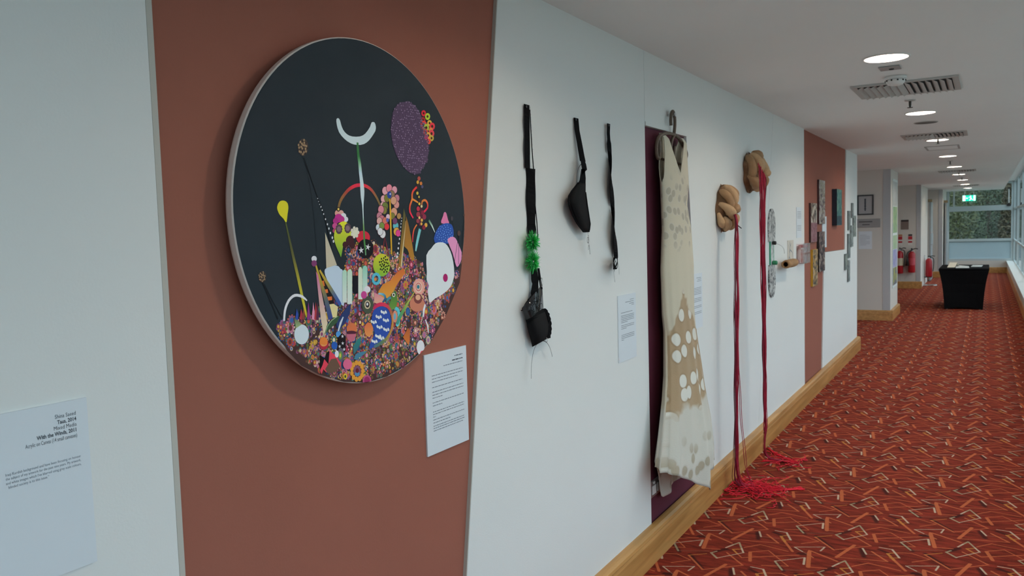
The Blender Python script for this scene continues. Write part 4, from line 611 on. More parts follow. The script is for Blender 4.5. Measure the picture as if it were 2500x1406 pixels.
('tulip_shield','p',((190,205,190),),[78,-3209,67,-3168,102,-3141,146,-3182,157,-3228,109,-3235]),
('tulip_shield','p',((190,205,190),),[158,-3202,148,-3160,183,-3134,227,-3175,238,-3221,190,-3228]),
('tulip_shield','p',((190,205,190),),[-155,-3283,-165,-3243,-131,-3217,-87,-3257,-77,-3302,-124,-3309]),
('tulip_shield','p',((190,205,190),),[-78,-3320,-89,-3279,-54,-3253,-11,-3294,0,-3339,-47,-3346]),
('tulip_shield','p',((190,205,190),),[1,-3313,-9,-3272,26,-3246,70,-3287,80,-3332,33,-3339]),
('tulip_shield','p',((190,205,190),),[113,-3231,102,-3190,137,-3164,182,-3205,192,-3250,145,-3257]),
('tulip_shield','p',((190,205,190),),[191,-3268,180,-3226,216,-3200,260,-3241,271,-3287,223,-3294]),
('tulip_shield','p',((190,205,190),),[273,-3261,262,-3219,297,-3193,342,-3234,353,-3280,305,-3287]),
('teal_fringe','p',((80,170,175),),[953,-2547,936,-2580,897,-2595,855,-2584,829,-2553,831,-2516,861,-2491,904,-2488,940,-2510]),
('teal_fringe','p',((80,170,175),),[993,-2562,975,-2595,937,-2610,894,-2599,868,-2568,870,-2531,900,-2506,943,-2504,980,-2526]),
('teal_fringe','p',((80,170,175),),[1026,-2603,1009,-2637,970,-2651,927,-2640,901,-2609,903,-2572,933,-2547,976,-2545,1013,-2567]),
('teal_fringe','p',((80,170,175),),[1049,-2665,1031,-2698,992,-2713,950,-2702,923,-2670,926,-2634,955,-2608,999,-2606,1036,-2628]),
('teal_fringe','p',((80,170,175),),[1058,-2739,1041,-2772,1001,-2787,959,-2775,932,-2744,935,-2707,964,-2682,1008,-2680,1045,-2702]),
('teal_fringe','p',((80,170,175),),[1052,-2816,1035,-2849,996,-2863,953,-2852,927,-2821,929,-2784,959,-2758,1002,-2756,1039,-2779]),
('teal_fringe','p',((80,170,175),),[1033,-2886,1015,-2919,976,-2933,934,-2922,907,-2890,910,-2853,939,-2828,983,-2826,1020,-2849]),
('teal_fringe','p',((80,170,175),),[1002,-2939,984,-2972,945,-2987,903,-2975,877,-2944,879,-2907,909,-2882,952,-2880,989,-2903]),
('teal_fringe','p',((80,170,175),),[963,-2970,946,-3003,907,-3017,865,-3006,839,-2974,841,-2937,870,-2912,914,-2911,950,-2933]),
('teal_fringe','p',((185,125,100),),[926,-2748,911,-2817,878,-2870,834,-2897,787,-2892,747,-2856,722,-2796,716,-2726,730,-2657,763,-2604,807,-2577,854,-2582,894,-2617,920,-2676]),
('teal_fringe','p',((95,150,165),),[863,-2741,853,-2785,831,-2816,804,-2825,779,-2810,762,-2776,758,-2730,767,-2686,789,-2655,816,-2646,841,-2661,858,-2695]),
('green_spike','r',((170,150,60),(164,156,65),(150,160,70),(121,151,68),(90,140,70),(71,134,90),(60,130,110),(58,124,112),(60,120,110)),[1743,-2121,1622,-2222,1467,-2354,1327,-2479,1194,-2604,1066,-2726,964,-2831,919,-2910,902,-2961],[26,39,58,82,106,125,132,107,79]),
('eye_flower','p',((195,140,125),),[2187,-2049,2164,-2090,2112,-2109,2055,-2097,2020,-2059,2023,-2014,2062,-1983,2120,-1979,2169,-2005]),
('eye_flower','p',((195,140,125),),[2154,-2135,2131,-2176,2080,-2195,2023,-2183,1988,-2145,1990,-2100,2030,-2069,2087,-2065,2137,-2092]),
('eye_flower','p',((195,140,125),),[2076,-2194,2054,-2235,2002,-2253,1946,-2241,1911,-2204,1914,-2159,1953,-2127,2010,-2124,2059,-2150]),
('eye_flower','p',((195,140,125),),[1975,-2210,1952,-2250,1901,-2269,1845,-2256,1811,-2219,1813,-2174,1852,-2143,1909,-2140,1958,-2166]),
('eye_flower','p',((195,140,125),),[1877,-2178,1855,-2219,1804,-2237,1748,-2225,1714,-2188,1717,-2143,1755,-2112,1812,-2109,1860,-2135]),
('eye_flower','p',((195,140,125),),[1808,-2109,1786,-2149,1736,-2167,1681,-2155,1646,-2119,1649,-2074,1687,-2043,1744,-2039,1791,-2065]),
('eye_flower','p',((195,140,125),),[1787,-2020,1765,-2060,1715,-2078,1660,-2067,1626,-2030,1628,-1986,1667,-1954,1723,-1951,1770,-1976]),
('eye_flower','p',((195,140,125),),[1819,-1934,1797,-1975,1746,-1993,1691,-1982,1657,-1945,1660,-1901,1698,-1869,1754,-1865,1802,-1891]),
('eye_flower','p',((195,140,125),),[1895,-1875,1873,-1916,1822,-1935,1767,-1923,1732,-1887,1735,-1842,1774,-1810,1830,-1806,1878,-1832]),
('eye_flower','p',((195,140,125),),[1996,-1858,1974,-1899,1923,-1918,1867,-1907,1832,-1870,1835,-1825,1873,-1794,1930,-1789,1979,-1815]),
('eye_flower','p',((195,140,125),),[2095,-1889,2072,-1930,2021,-1949,1964,-1937,1929,-1900,1932,-1855,1971,-1823,2029,-1819,2078,-1845]),
('eye_flower','p',((195,140,125),),[2165,-1959,2142,-2000,2090,-2018,2034,-2006,1998,-1969,2001,-1925,2041,-1893,2098,-1889,2147,-1915]),
('eye_flower','p',((200,175,155),),[2062,-2052,2041,-2118,1991,-2168,1921,-2192,1846,-2186,1781,-2151,1739,-2094,1726,-2027,1747,-1961,1796,-1911,1865,-1886,1939,-1891,2005,-1926,2049,-1983]),
('eye_flower','p',((160,45,55),),[2012,-2036,1991,-2093,1941,-2133,1875,-2143,1811,-2123,1767,-2076,1753,-2017,1774,-1960,1824,-1921,1889,-1910,1953,-1930,1998,-1976]),
('eye_flower','p',((185,160,140),),[1989,-2034,1972,-2083,1930,-2116,1876,-2125,1824,-2107,1787,-2069,1776,-2019,1793,-1971,1834,-1938,1888,-1929,1941,-1945,1978,-1984]),
('eye_flower','p',((40,110,120),),[1932,-2030,1918,-2062,1886,-2080,1849,-2078,1820,-2055,1810,-2021,1824,-1989,1855,-1971,1893,-1974,1922,-1996]),
('tan_shell','p',((170,110,85),),[2142,-2532,2116,-2603,2052,-2661,1957,-2699,1843,-2712,1724,-2700,1616,-2665,1529,-2609,1475,-2541,1460,-2469,1484,-2400,1546,-2342,1638,-2304,1750,-2288,1868,-2298,1979,-2333,2068,-2388,2125,-2457]),
('tan_shell','p',((110,60,55),),[2035,-2368,2012,-2428,1956,-2472,1877,-2492,1793,-2484,1719,-2450,1669,-2397,1655,-2335,1677,-2277,1732,-2233,1809,-2212,1894,-2219,1969,-2252,2019,-2305]),
('tan_shell','p',((190,150,120),),[1960,-2326,1942,-2365,1898,-2390,1841,-2396,1784,-2380,1745,-2348,1732,-2307,1749,-2269,1793,-2243,1850,-2237,1907,-2253,1947,-2285]),
('ruffle_flower','p',((75,160,175),),[309,-1702,291,-1732,253,-1742,216,-1727,202,-1695,220,-1665,258,-1654,295,-1670]),
('ruffle_flower','p',((75,160,175),),[287,-1762,270,-1792,231,-1802,194,-1786,181,-1754,198,-1725,237,-1714,273,-1730]),
('ruffle_flower','p',((75,160,175),),[236,-1803,218,-1833,180,-1843,143,-1828,129,-1796,147,-1766,185,-1756,222,-1771]),
('ruffle_flower','p',((75,160,175),),[168,-1815,151,-1844,112,-1855,76,-1839,62,-1807,80,-1778,118,-1768,154,-1783]),
('ruffle_flower','p',((75,160,175),),[103,-1794,86,-1823,48,-1834,11,-1818,-2,-1787,15,-1757,53,-1747,89,-1762]),
('ruffle_flower','p',((75,160,175),),[58,-1746,40,-1776,2,-1786,-34,-1771,-47,-1739,-30,-1710,8,-1699,44,-1714]),
('ruffle_flower','p',((75,160,175),),[44,-1684,26,-1714,-11,-1724,-47,-1709,-61,-1678,-44,-1648,-6,-1638,30,-1653]),
('ruffle_flower','p',((75,160,175),),[65,-1625,48,-1655,10,-1665,-26,-1650,-39,-1618,-22,-1589,15,-1578,52,-1593]),
('ruffle_flower','p',((75,160,175),),[116,-1583,99,-1613,61,-1624,24,-1609,11,-1577,28,-1547,66,-1537,103,-1552]),
('ruffle_flower','p',((75,160,175),),[183,-1571,166,-1601,128,-1611,91,-1596,78,-1565,95,-1535,133,-1525,170,-1539]),
('ruffle_flower','p',((75,160,175),),[249,-1591,231,-1621,193,-1632,156,-1617,142,-1585,160,-1555,198,-1545,235,-1560]),
('ruffle_flower','p',((75,160,175),),[295,-1639,277,-1669,239,-1680,202,-1664,188,-1633,206,-1603,244,-1592,281,-1607]),
('ruffle_flower','p',((190,120,60),),[142,-1702,128,-1732,95,-1746,60,-1738,39,-1711,41,-1679,65,-1655,101,-1652,131,-1670]),
('orange_mushroom','p',((180,100,60),),[-685,-2885,-703,-2940,-748,-2982,-811,-3007,-885,-3009,-956,-2988,-1014,-2949,-1052,-2897,-1062,-2840,-1045,-2786,-1001,-2744,-939,-2719,-866,-2716,-794,-2735,-735,-2774,-696,-2827]),
('orange_mushroom','p',((70,30,45),),[-706,-2978,-733,-2998,-801,-3007,-893,-3001,-984,-2984,-1049,-2959,-1071,-2933,-1046,-2913,-979,-2904,-887,-2909,-796,-2927,-730,-2952]),
('orange_mushroom','p',((165,90,105),),[-1080,-2974,-715,-3009,-802,-3167,-927,-3193,-1044,-3114]),
('smiling_disc','p',((150,40,55),),[-1703,-3130,-1718,-3182,-1756,-3223,-1809,-3246,-1869,-3248,-1928,-3229,-1977,-3192,-2007,-3142,-2015,-3087,-2000,-3035,-1964,-2994,-1912,-2971,-1851,-2968,-1792,-2986,-1743,-3024,-1712,-3074]),
('smiling_disc','p',((195,115,50),),[-1731,-3075,-1744,-3118,-1776,-3152,-1821,-3171,-1873,-3173,-1923,-3157,-1965,-3126,-1991,-3085,-1998,-3039,-1986,-2996,-1954,-2963,-1910,-2943,-1858,-2941,-1807,-2956,-1765,-2987,-1738,-3029]),
('smiling_disc','p',((230,215,150),),[-1937,-3118,-1943,-3125,-1952,-3121,-1951,-3111,-1942,-3110]),
('smiling_disc','p',((230,215,150),),[-1909,-3129,-1916,-3136,-1925,-3132,-1924,-3123,-1915,-3121]),
('smiling_disc','p',((230,215,150),),[-1882,-3139,-1888,-3146,-1897,-3142,-1897,-3132,-1887,-3131]),
('smiling_disc','p',((230,215,150),),[-1854,-3145,-1860,-3152,-1870,-3148,-1869,-3139,-1860,-3137]),
('smiling_disc','p',((230,215,150),),[-1826,-3148,-1832,-3155,-1842,-3150,-1841,-3141,-1831,-3139]),
('smiling_disc','p',((230,215,150),),[-1798,-3147,-1804,-3153,-1813,-3149,-1813,-3140,-1803,-3138]),
('smiling_disc','p',((230,215,150),),[-1769,-3143,-1776,-3150,-1785,-3146,-1784,-3136,-1775,-3135]),
('orange_petal','p',((185,95,60),(190,130,70)),[-83,-2979,-105,-3056,-156,-3114,-225,-3141,-300,-3132,-364,-3088,-406,-3019,-417,-2938,-396,-2862,-346,-2804,-277,-2776,-203,-2784,-138,-2827,-95,-2897]),
('star_patch','p',((22,14,18),),[-1365,-3010,-1227,-2924,-1098,-3024,-1122,-3397,-1228,-3423,-1386,-3338]),
('star_patch','p',((215,210,205),),[-1211,-2958,-1202,-2996,-1159,-3000,-1196,-3017,-1184,-3054,-1215,-3027,-1250,-3046,-1233,-3012,-1266,-2986,-1225,-2993]),
('star_patch','p',((215,210,205),),[-1216,-3128,-1206,-3166,-1164,-3170,-1200,-3187,-1188,-3224,-1220,-3196,-1254,-3215,-1238,-3182,-1271,-3156,-1229,-3163]),
('star_patch','p',((215,210,205),),[-1326,-3192,-1317,-3230,-1276,-3234,-1312,-3250,-1300,-3288,-1331,-3260,-1365,-3279,-1349,-3245,-1381,-3219,-1340,-3226]),
('star_patch','p',((215,210,205),),[-1175,-3285,-1166,-3324,-1123,-3328,-1160,-3345,-1147,-3383,-1179,-3354,-1214,-3373,-1197,-3339,-1231,-3313,-1189,-3320]),
('blue_bloom','p',((35,80,150),),[-1404,-3211,-1417,-3253,-1448,-3283,-1491,-3296,-1538,-3289,-1578,-3264,-1604,-3226,-1612,-3183,-1599,-3142,-1568,-3112,-1525,-3099,-1479,-3105,-1439,-3129,-1412,-3167]),
('teal_leaf','p',((40,115,105),(50,90,100)),[-855,-3520,-857,-3308,-725,-3177,-531,-3085,-575,-3283,-743,-3451]),
('dot_leaf','p',((60,110,130),),[-847,-3627,-777,-3510,-525,-3483,-334,-3500,-531,-3589,-755,-3652]),
('zigzag_bolt','p',((15,10,14),),[-2002,-3350,-1854,-3453,-1746,-3307,-1661,-3319,-1468,-3471,-1356,-3570,-1593,-3616,-1746,-3755,-1852,-3636,-1972,-3758,-2025,-3709]),
('zigzag_bolt','p',((205,60,75),),[-2025,-3709,-1934,-3603,-1869,-3471,-1737,-3614,-1682,-3295,-1466,-3450,-1302,-3641,-1324,-3762,-1547,-3582,-1710,-3638,-1820,-3804,-1913,-3707,-1982,-3816]),
('zigzag_bolt','p',((90,70,55),),[-1857,-3716,-1644,-3506,-1470,-3511,-1338,-3739,-1520,-3834,-1779,-3831]),
('orange_daisy','p',((195,135,50),),[-467,-3987,-486,-4029,-529,-4045,-575,-4029,-603,-3988,-600,-3942,-567,-3911,-520,-3911,-481,-3941]),
('orange_daisy','p',((195,135,50),),[-507,-4095,-526,-4136,-569,-4152,-615,-4136,-643,-4095,-640,-4049,-607,-4018,-560,-4018,-521,-4048]),
('orange_daisy','p',((195,135,50),),[-600,-4157,-619,-4198,-661,-4214,-707,-4198,-735,-4157,-732,-4111,-700,-4080,-653,-4080,-614,-4110]),
('orange_daisy','p',((195,135,50),),[-716,-4154,-735,-4194,-776,-4210,-822,-4194,-849,-4154,-846,-4108,-814,-4077,-768,-4077,-729,-4107]),
('orange_daisy','p',((195,135,50),),[-817,-4087,-836,-4128,-877,-4144,-922,-4128,-949,-4088,-946,-4042,-915,-4012,-869,-4011,-830,-4041]),
('orange_daisy','p',((195,135,50),),[-873,-3979,-891,-4019,-932,-4036,-977,-4020,-1004,-3980,-1001,-3934,-970,-3904,-924,-3903,-886,-3933]),
('orange_daisy','p',((195,135,50),),[-866,-3863,-884,-3903,-925,-3920,-970,-3904,-997,-3865,-994,-3819,-962,-3789,-917,-3788,-879,-3817]),
('orange_daisy','p',((195,135,50),),[-798,-3775,-817,-3816,-858,-3832,-903,-3817,-930,-3777,-927,-3731,-895,-3701,-850,-3700,-811,-3729]),
('orange_daisy','p',((195,135,50),),[-691,-3743,-709,-3784,-751,-3801,-796,-3785,-824,-3745,-821,-3699,-789,-3669,-743,-3668,-704,-3697]),
('orange_daisy','p',((195,135,50),),[-577,-3777,-596,-3819,-638,-3835,-684,-3820,-711,-3780,-708,-3733,-676,-3702,-630,-3702,-590,-3731]),
('orange_daisy','p',((195,135,50),),[-493,-3868,-512,-3910,-555,-3926,-601,-3911,-629,-3870,-626,-3824,-593,-3793,-546,-3792,-507,-3822]),
('orange_daisy','p',((110,70,90),),[-605,-3964,-619,-4016,-652,-4057,-698,-4079,-751,-4081,-802,-4062,-844,-4024,-871,-3974,-877,-3919,-864,-3868,-832,-3828,-786,-3805,-733,-3802,-682,-3821,-639,-3859,-613,-3909]),
('orange_daisy','p',((70,120,150),),[-654,-4031,-674,-4063,-722,-4077,-779,-4067,-824,-4038,-839,-4000,-819,-3968,-772,-3955,-715,-3964,-669,-3993]),
('orange_daisy','p',((90,30,40),),[-680,-3941,-694,-3977,-726,-3995,-764,-3988,-794,-3960,-803,-3921,-789,-3886,-757,-3868,-719,-3874,-689,-3902]),
('maroon_daisy','p',((160,70,110),),[-223,-4268,-239,-4289,-272,-4289,-297,-4268,-295,-4242,-268,-4230,-236,-4242]),
('maroon_daisy','p',((160,70,110),),[-240,-4293,-255,-4292,-287,-4290,-314,-4289,-314,-4289,-287,-4280,-255,-4291]),
('maroon_daisy','p',((160,70,110),),[-283,-4291,-297,-4290,-330,-4287,-356,-4285,-356,-4285,-330,-4287,-298,-4290]),
('maroon_daisy','p',((160,70,110),),[-343,-4286,-357,-4285,-388,-4282,-414,-4280,-415,-4280,-390,-4282,-358,-4285]),
('maroon_daisy','p',((160,70,110),),[-406,-4281,-420,-4279,-451,-4276,-477,-4273,-479,-4273,-454,-4276,-421,-4279]),
('maroon_daisy','p',((160,70,110),),[-460,-4275,-473,-4274,-505,-4270,-531,-4267,-533,-4267,-507,-4263,-475,-4274]),
('maroon_daisy','p',((160,70,110),),[-489,-4248,-505,-4269,-537,-4266,-562,-4249,-560,-4223,-534,-4211,-502,-4222]),
('maroon_daisy','p',((160,70,110),),[-486,-4195,-502,-4216,-534,-4216,-559,-4196,-557,-4170,-530,-4158,-499,-4169]),
('maroon_daisy','p',((160,70,110),),[-453,-4153,-469,-4174,-502,-4174,-526,-4154,-525,-4128,-498,-4116,-466,-4127]),
('maroon_daisy','p',((160,70,110),),[-399,-4132,-415,-4153,-448,-4153,-472,-4132,-471,-4106,-444,-4094,-412,-4106]),
('maroon_daisy','p',((160,70,110),),[-335,-4136,-351,-4157,-384,-4157,-409,-4137,-407,-4110,-380,-4099,-348,-4110]),
('maroon_daisy','p',((160,70,110),),[-276,-4165,-292,-4186,-325,-4186,-350,-4166,-348,-4140,-321,-4128,-289,-4139]),
('maroon_daisy','p',((160,70,110),),[-235,-4213,-251,-4234,-284,-4234,-310,-4213,-308,-4187,-281,-4175,-248,-4187]),
('maroon_daisy','p',((130,40,80),),[-287,-4257,-304,-4289,-344,-4286,-397,-4282,-452,-4276,-493,-4268,-504,-4219,-487,-4174,-445,-4146,-390,-4143,-337,-4165,-299,-4207]),
('yellow_ring','p',((200,170,50),),[-1110,-4017,-1122,-4053,-1150,-4076,-1186,-4080,-1221,-4064,-1245,-4032,-1253,-3993,-1241,-3957,-1213,-3934,-1177,-3931,-1142,-3947,-1117,-3978]),
('yellow_ring','p',((60,70,40),),[-1146,-4011,-1156,-4034,-1178,-4043,-1201,-4034,-1216,-4012,-1214,-3987,-1197,-3970,-1173,-3969,-1152,-3986]),
('target_disc','p',((85,80,95),),[-1192,-3470,-1205,-3535,-1233,-3588,-1272,-3620,-1316,-3626,-1357,-3606,-1391,-3564,-1411,-3504,-1416,-3437,-1403,-3372,-1376,-3320,-1337,-3288,-1294,-3281,-1252,-3300,-1218,-3342,-1197,-3402]),
('target_disc','p',((90,130,60),),[-1255,-3471,-1267,-3521,-1293,-3555,-1326,-3564,-1358,-3546,-1379,-3505,-1384,-3452,-1372,-3402,-1347,-3368,-1313,-3359,-1282,-3377,-1261,-3418]),
('target_disc','p',((190,170,70),),[-1296,-3465,-1304,-3496,-1320,-3513,-1338,-3510,-1351,-3488,-1355,-3456,-1348,-3426,-1332,-3408,-1314,-3411,-1300,-3433]),
('white_egg','p',((205,210,210),),[-1371,-3423,-1383,-3465,-1410,-3492,-1446,-3499,-1480,-3482,-1503,-3447,-1510,-3402,-1498,-3361,-1471,-3333,-1435,-3327,-1401,-3343,-1377,-3378]),
('pink_bloom','p',((185,90,120),),[-919,-3743,-934,-3792,-973,-3830,-1027,-3850,-1090,-3850,-1151,-3830,-1202,-3793,-1233,-3744,-1242,-3692,-1227,-3643,-1190,-3606,-1136,-3585,-1073,-3584,-1012,-3604,-961,-3641,-928,-3690]),
('orange_wedge','p',((150,80,40),(185,110,50)),[1113,-3329,1347,-3104,1436,-3161,1399,-3458,1354,-3591]),
('white_bubble','p',((205,208,210),),[2056,-3741,2030,-3790,1979,-3817,1924,-3846,1869,-3872,1823,-3895,1775,-3881,1730,-3828,1703,-3762,1697,-3690,1712,-3622,1746,-3564,1797,-3524,1856,-3508,1919,-3516,1976,-3548,2022,-3601,2050,-3668]),
('white_bubble','p',((190,60,75),),[1816,-3898,1888,-3819,1982,-3816,1970,-3822]),
('white_stroke','r',((200,205,215),(200,205,215),(200,205,215)),[2161,-2534,2085,-2693,2050,-2879],[63,95,63]),
('pale_stroke','r',((195,200,215),(195,200,215),(195,200,215)),[2135,-2959,2241,-3162,2258,-3344],[32,69,42]),
('pale_bubble','p',((180,195,215),),[-2330,-2821,-2346,-2891,-2383,-2952,-2437,-2996,-2503,-3020,-2574,-3022,-2643,-3001,-2704,-2960,-2750,-2903,-2778,-2836,-2784,-2764,-2768,-2695,-2733,-2635,-2680,-2590,-2615,-2565,-2544,-2562,-2475,-2581,-2413,-2621,-2365,-2679,-2336,-2747]),
('green_wedge','p',((50,75,55),(140,160,110)),[-2776,-2359,-2634,-2473,-2545,-2567,-2719,-2632,-2748,-2502]),
('small_spike','p',((45,70,140),),[-2672,-2188,-2627,-2319,-2651,-2457,-2732,-2420]),
('small_spike','p',((150,50,60),),[-2540,-2201,-2495,-2332,-2519,-2471,-2601,-2434]),
('small_spike','p',((120,60,50),),[-2464,-2208,-2419,-2340,-2443,-2480,-2525,-2442]),
('small_spike','p',((120,50,110),),[-2301,-2068,-2265,-2356,-2289,-2497,-2373,-2459]),
('small_spike','p',((200,130,150),),[-2145,-2082,-2108,-2373,-2133,-2514,-2218,-2476]),
('small_spike','p',((150,50,55),),[-2066,-2089,-2029,-2381,-2054,-2523,-2139,-2484]),
('small_spike','p',((80,40,60),),[-2007,-2094,-1970,-2387,-1995,-2529,-2080,-2491]),
]

# ------------------------------------------------------------------ carpet
def carpet_material():
    M = mat('patterned_carpet', (.2,.03,.02,1), .95, spec=.1); nt = M.node_tree; L = nt.links; N = nt.nodes.new
    b = nt.nodes['Principled BSDF']
    tc = N('ShaderNodeTexCoord')
    dn = N('ShaderNodeTexNoise'); dn.inputs['Scale'].default_value = 260; dn.inputs['Detail'].default_value = 1
    L.new(tc.outputs['Object'], dn.inputs['Vector'])
    dsub = N('ShaderNodeVectorMath'); dsub.operation = 'SUBTRACT'; dsub.inputs[1].default_value = (.5,.5,.5); L.new(dn.outputs['Color'], dsub.inputs[0])
    dsc = N('ShaderNodeVectorMath'); dsc.operation = 'SCALE'; dsc.inputs['Scale'].default_value = .004; L.new(dsub.outputs[0], dsc.inputs[0])
    off = N('ShaderNodeVectorMath'); off.operation = 'ADD'; off.inputs[1].default_value = (-.648,-4.395,0); L.new(tc.outputs['Object'], off.inputs[0])
    ad = N('ShaderNodeVectorMath'); ad.operation = 'ADD'; L.new(off.outputs[0], ad.inputs[0]); L.new(dsc.outputs[0], ad.inputs[1])
    scl = N('ShaderNodeVectorMath'); scl.operation = 'MULTIPLY'; scl.inputs[1].default_value = (.5/.4965,.5/.5055,0); L.new(ad.outputs[0], scl.inputs[0])
    wr = N('ShaderNodeVectorMath'); wr.operation = 'WRAP'; wr.inputs[1].default_value = (.5,.5,.5); wr.inputs[2].default_value = (0,0,0); L.new(scl.outputs[0], wr.inputs[0])
    P = wr.outputs[0]
    best = {}; prev = None
    for c, w, ax, ay, bx, by in SEG:
        d = Vector((bx-ax, by-ay, 0)); l2 = max(d.length_squared, 1e-9)
        if prev is None:
            s = N('ShaderNodeVectorMath'); s.operation = 'SUBTRACT'; s.inputs[1].default_value = (ax,ay,0); L.new(P, s.inputs[0])
        else:                                              # chained so that the nodes are evaluated one after another
            s0 = N('ShaderNodeVectorMath'); s0.operation = 'MULTIPLY_ADD'; L.new(prev, s0.inputs[0]); s0.inputs[1].default_value = (1e-7,1e-7,0); L.new(P, s0.inputs[2])
            s = N('ShaderNodeVectorMath'); s.operation = 'SUBTRACT'; s.inputs[1].default_value = (ax,ay,0); L.new(s0.outputs[0], s.inputs[0])
        q = N('ShaderNodeVectorMath'); q.operation = 'DOT_PRODUCT'; q.inputs[1].default_value = tuple(d/l2); L.new(s.outputs[0], q.inputs[0])
        k = N('ShaderNodeMath'); k.operation = 'MULTIPLY'; k.inputs[1].default_value = 1; k.use_clamp = True; L.new(q.outputs['Value'], k.inputs[0])
        v = N('ShaderNodeVectorMath'); v.operation = 'SCALE'; v.inputs[0].default_value = tuple(d); L.new(k.outputs[0], v.inputs['Scale'])
        e = N('ShaderNodeVectorMath'); e.operation = 'DISTANCE'; L.new(s.outputs[0], e.inputs[0]); L.new(v.outputs[0], e.inputs[1])
        u = N('ShaderNodeMath'); u.operation = 'SUBTRACT'; u.inputs[1].default_value = w*.5; L.new(e.outputs['Value'], u.inputs[0])
        if c in best:
            mn = N('ShaderNodeMath'); mn.operation = 'MINIMUM'; L.new(best[c], mn.inputs[0]); L.new(u.outputs[0], mn.inputs[1]); best[c] = mn.outputs[0]
        else: best[c] = u.outputs[0]
        prev = best[c]
    # ground colour: streaky dark and bright reds
    mp = N('ShaderNodeMapping'); mp.inputs['Scale'].default_value = (9,38,1); mp.inputs['Rotation'].default_value = (0,0,.25); L.new(off.outputs[0], mp.inputs['Vector'])
    n1 = N('ShaderNodeTexNoise'); n1.inputs['Scale'].default_value = 1; n1.inputs['Detail'].default_value = 4; L.new(mp.outputs[0], n1.inputs['Vector'])
    n2 = N('ShaderNodeTexNoise'); n2.inputs['Scale'].default_value = 420; n2.inputs['Detail'].default_value = 2; L.new(tc.outputs['Object'], n2.inputs['Vector'])
    av = N('ShaderNodeMath'); av.operation = 'MULTIPLY_ADD'; av.inputs[1].default_value = .45; L.new(n2.outputs['Fac'], av.inputs[0])
    hv = N('ShaderNodeMath'); hv.operation = 'MULTIPLY'; hv.inputs[1].default_value = .55; L.new(n1.outputs['Fac'], hv.inputs[0]); L.new(hv.outputs[0], av.inputs[2])
    rp = N('ShaderNodeValToRGB'); L.new(av.outputs[0], rp.inputs['Fac'])
    rp.color_ramp.elements[0].position = .36; rp.color_ramp.elements[0].color = (.075,.009,.005,1)
    rp.color_ramp.elements[1].position = .62; rp.color_ramp.elements[1].color = (.30,.036,.018,1)
    cur = rp.outputs['Color']
    for c, color in (('K',(.030,.008,.007,1)),('D',(.24,.10,.06,1)),('O',(.56,.14,.05,1)),('Y',(.56,.21,.045,1)),('G',(.40,.32,.19,1)),('P',(.60,.46,.32,1))):
        mr = N('ShaderNodeMapRange'); mr.inputs['From Min'].default_value = -.0008; mr.inputs['From Max'].default_value = .0014 if c != 'K' else .010
        mr.inputs['To Min'].default_value = .92; mr.inputs['To Max'].default_value = 0; L.new(best[c], mr.inputs['Value'])
        nm = N('ShaderNodeMath'); nm.operation = 'MULTIPLY'; L.new(mr.outputs[0], nm.inputs[0])
        mm = N('ShaderNodeMapRange'); mm.inputs['From Min'].default_value = .3; mm.inputs['From Max'].default_value = .6; mm.inputs['To Min'].default_value = .55; L.new(n2.outputs['Fac'], mm.inputs['Value']); L.new(mm.outputs[0], nm.inputs[1])
        mx = N('ShaderNodeMix'); mx.data_type = 'RGBA'; L.new(nm.outputs[0], mx.inputs['Factor']); L.new(cur, mx.inputs['A']); mx.inputs['B'].default_value = color; cur = mx.outputs['Result']
    L.new(cur, b.inputs['Base Color'])
    bp = N('ShaderNodeBump'); bp.inputs['Strength'].default_value = .35; bp.inputs['Distance'].default_value = .003; L.new(n2.outputs['Fac'], bp.inputs['Height']); L.new(bp.outputs[0], b.inputs['Normal'])
    return M
struct('floor', B(-2.2,-3,-.12, 2.12,27.25,0), carpet_material(), 'red hall carpet with orange and pale grey broken line pattern')

# ------------------------------------------------------------------ left wall: backing and boards
H = 2.42
wl = struct('wall_left', B(-.25,-3,0,-.032,10.725,H), WHITE, 'long left hand wall of white boards with terracotta and maroon sections')
G = .0015
def panel(name, poly, m, x1): return struct(name, MB().prism_x(poly, -.03, x1), m, parent=wl)
panel('wall_board', [(-3,0),(.985,0),(.985,H),(-3,H)], WHITE, 0)
sb = panel('board_edge_strip', [(.9865,0),(.9995,0),(.9995,H),(.9865,H)], STRIP, -.001)
panel('terracotta_panel', [(1.0,0),(1.905,0),(2.285,H),(1.0,H)], BROWN, -.013)
panel('board_edge_strip', [(1.9052,0),(1.909,0),(2.289,H),(2.2852,H)], STRIP, -.0005)
panel('wall_board', [(1.9092,0),(3.5725,0),(3.5725,H),(2.2892,H)], WHITE, 0)
# maroon field with a notch cut for it in the next board
panel('maroon_panel', [(3.5755,0),(4.44,0),(4.17,2.072),(3.5755,2.072)], MAROON, -.012)
panel('top_batten', [(3.5755,2.074),(4.175,2.074),(4.175,2.092),(3.5755,2.092)], WHITE, .005)
panel('wall_board', [(3.5755,2.0935),(4.1765,2.0935),(4.1765,2.0725),(4.4425,0),(5.646,0),(6.204,H),(3.5755,H)], WHITE, 0)
panel('wall_board', [(5.6495,0),(7.379,0),(7.379,H),(6.2075,H)], WHITE, 0)
panel('terracotta_panel', [(7.382,0),(8.2405,0),(8.377,1.307),(9.737,1.290),(9.8145,H),(7.382,H)], BROWN, -.010)
panel('wall_board', [(8.2435,0),(10.725,0),(10.725,H),(9.8175,H),(9.74,1.287),(8.3797,1.304)], WHITE, 0)
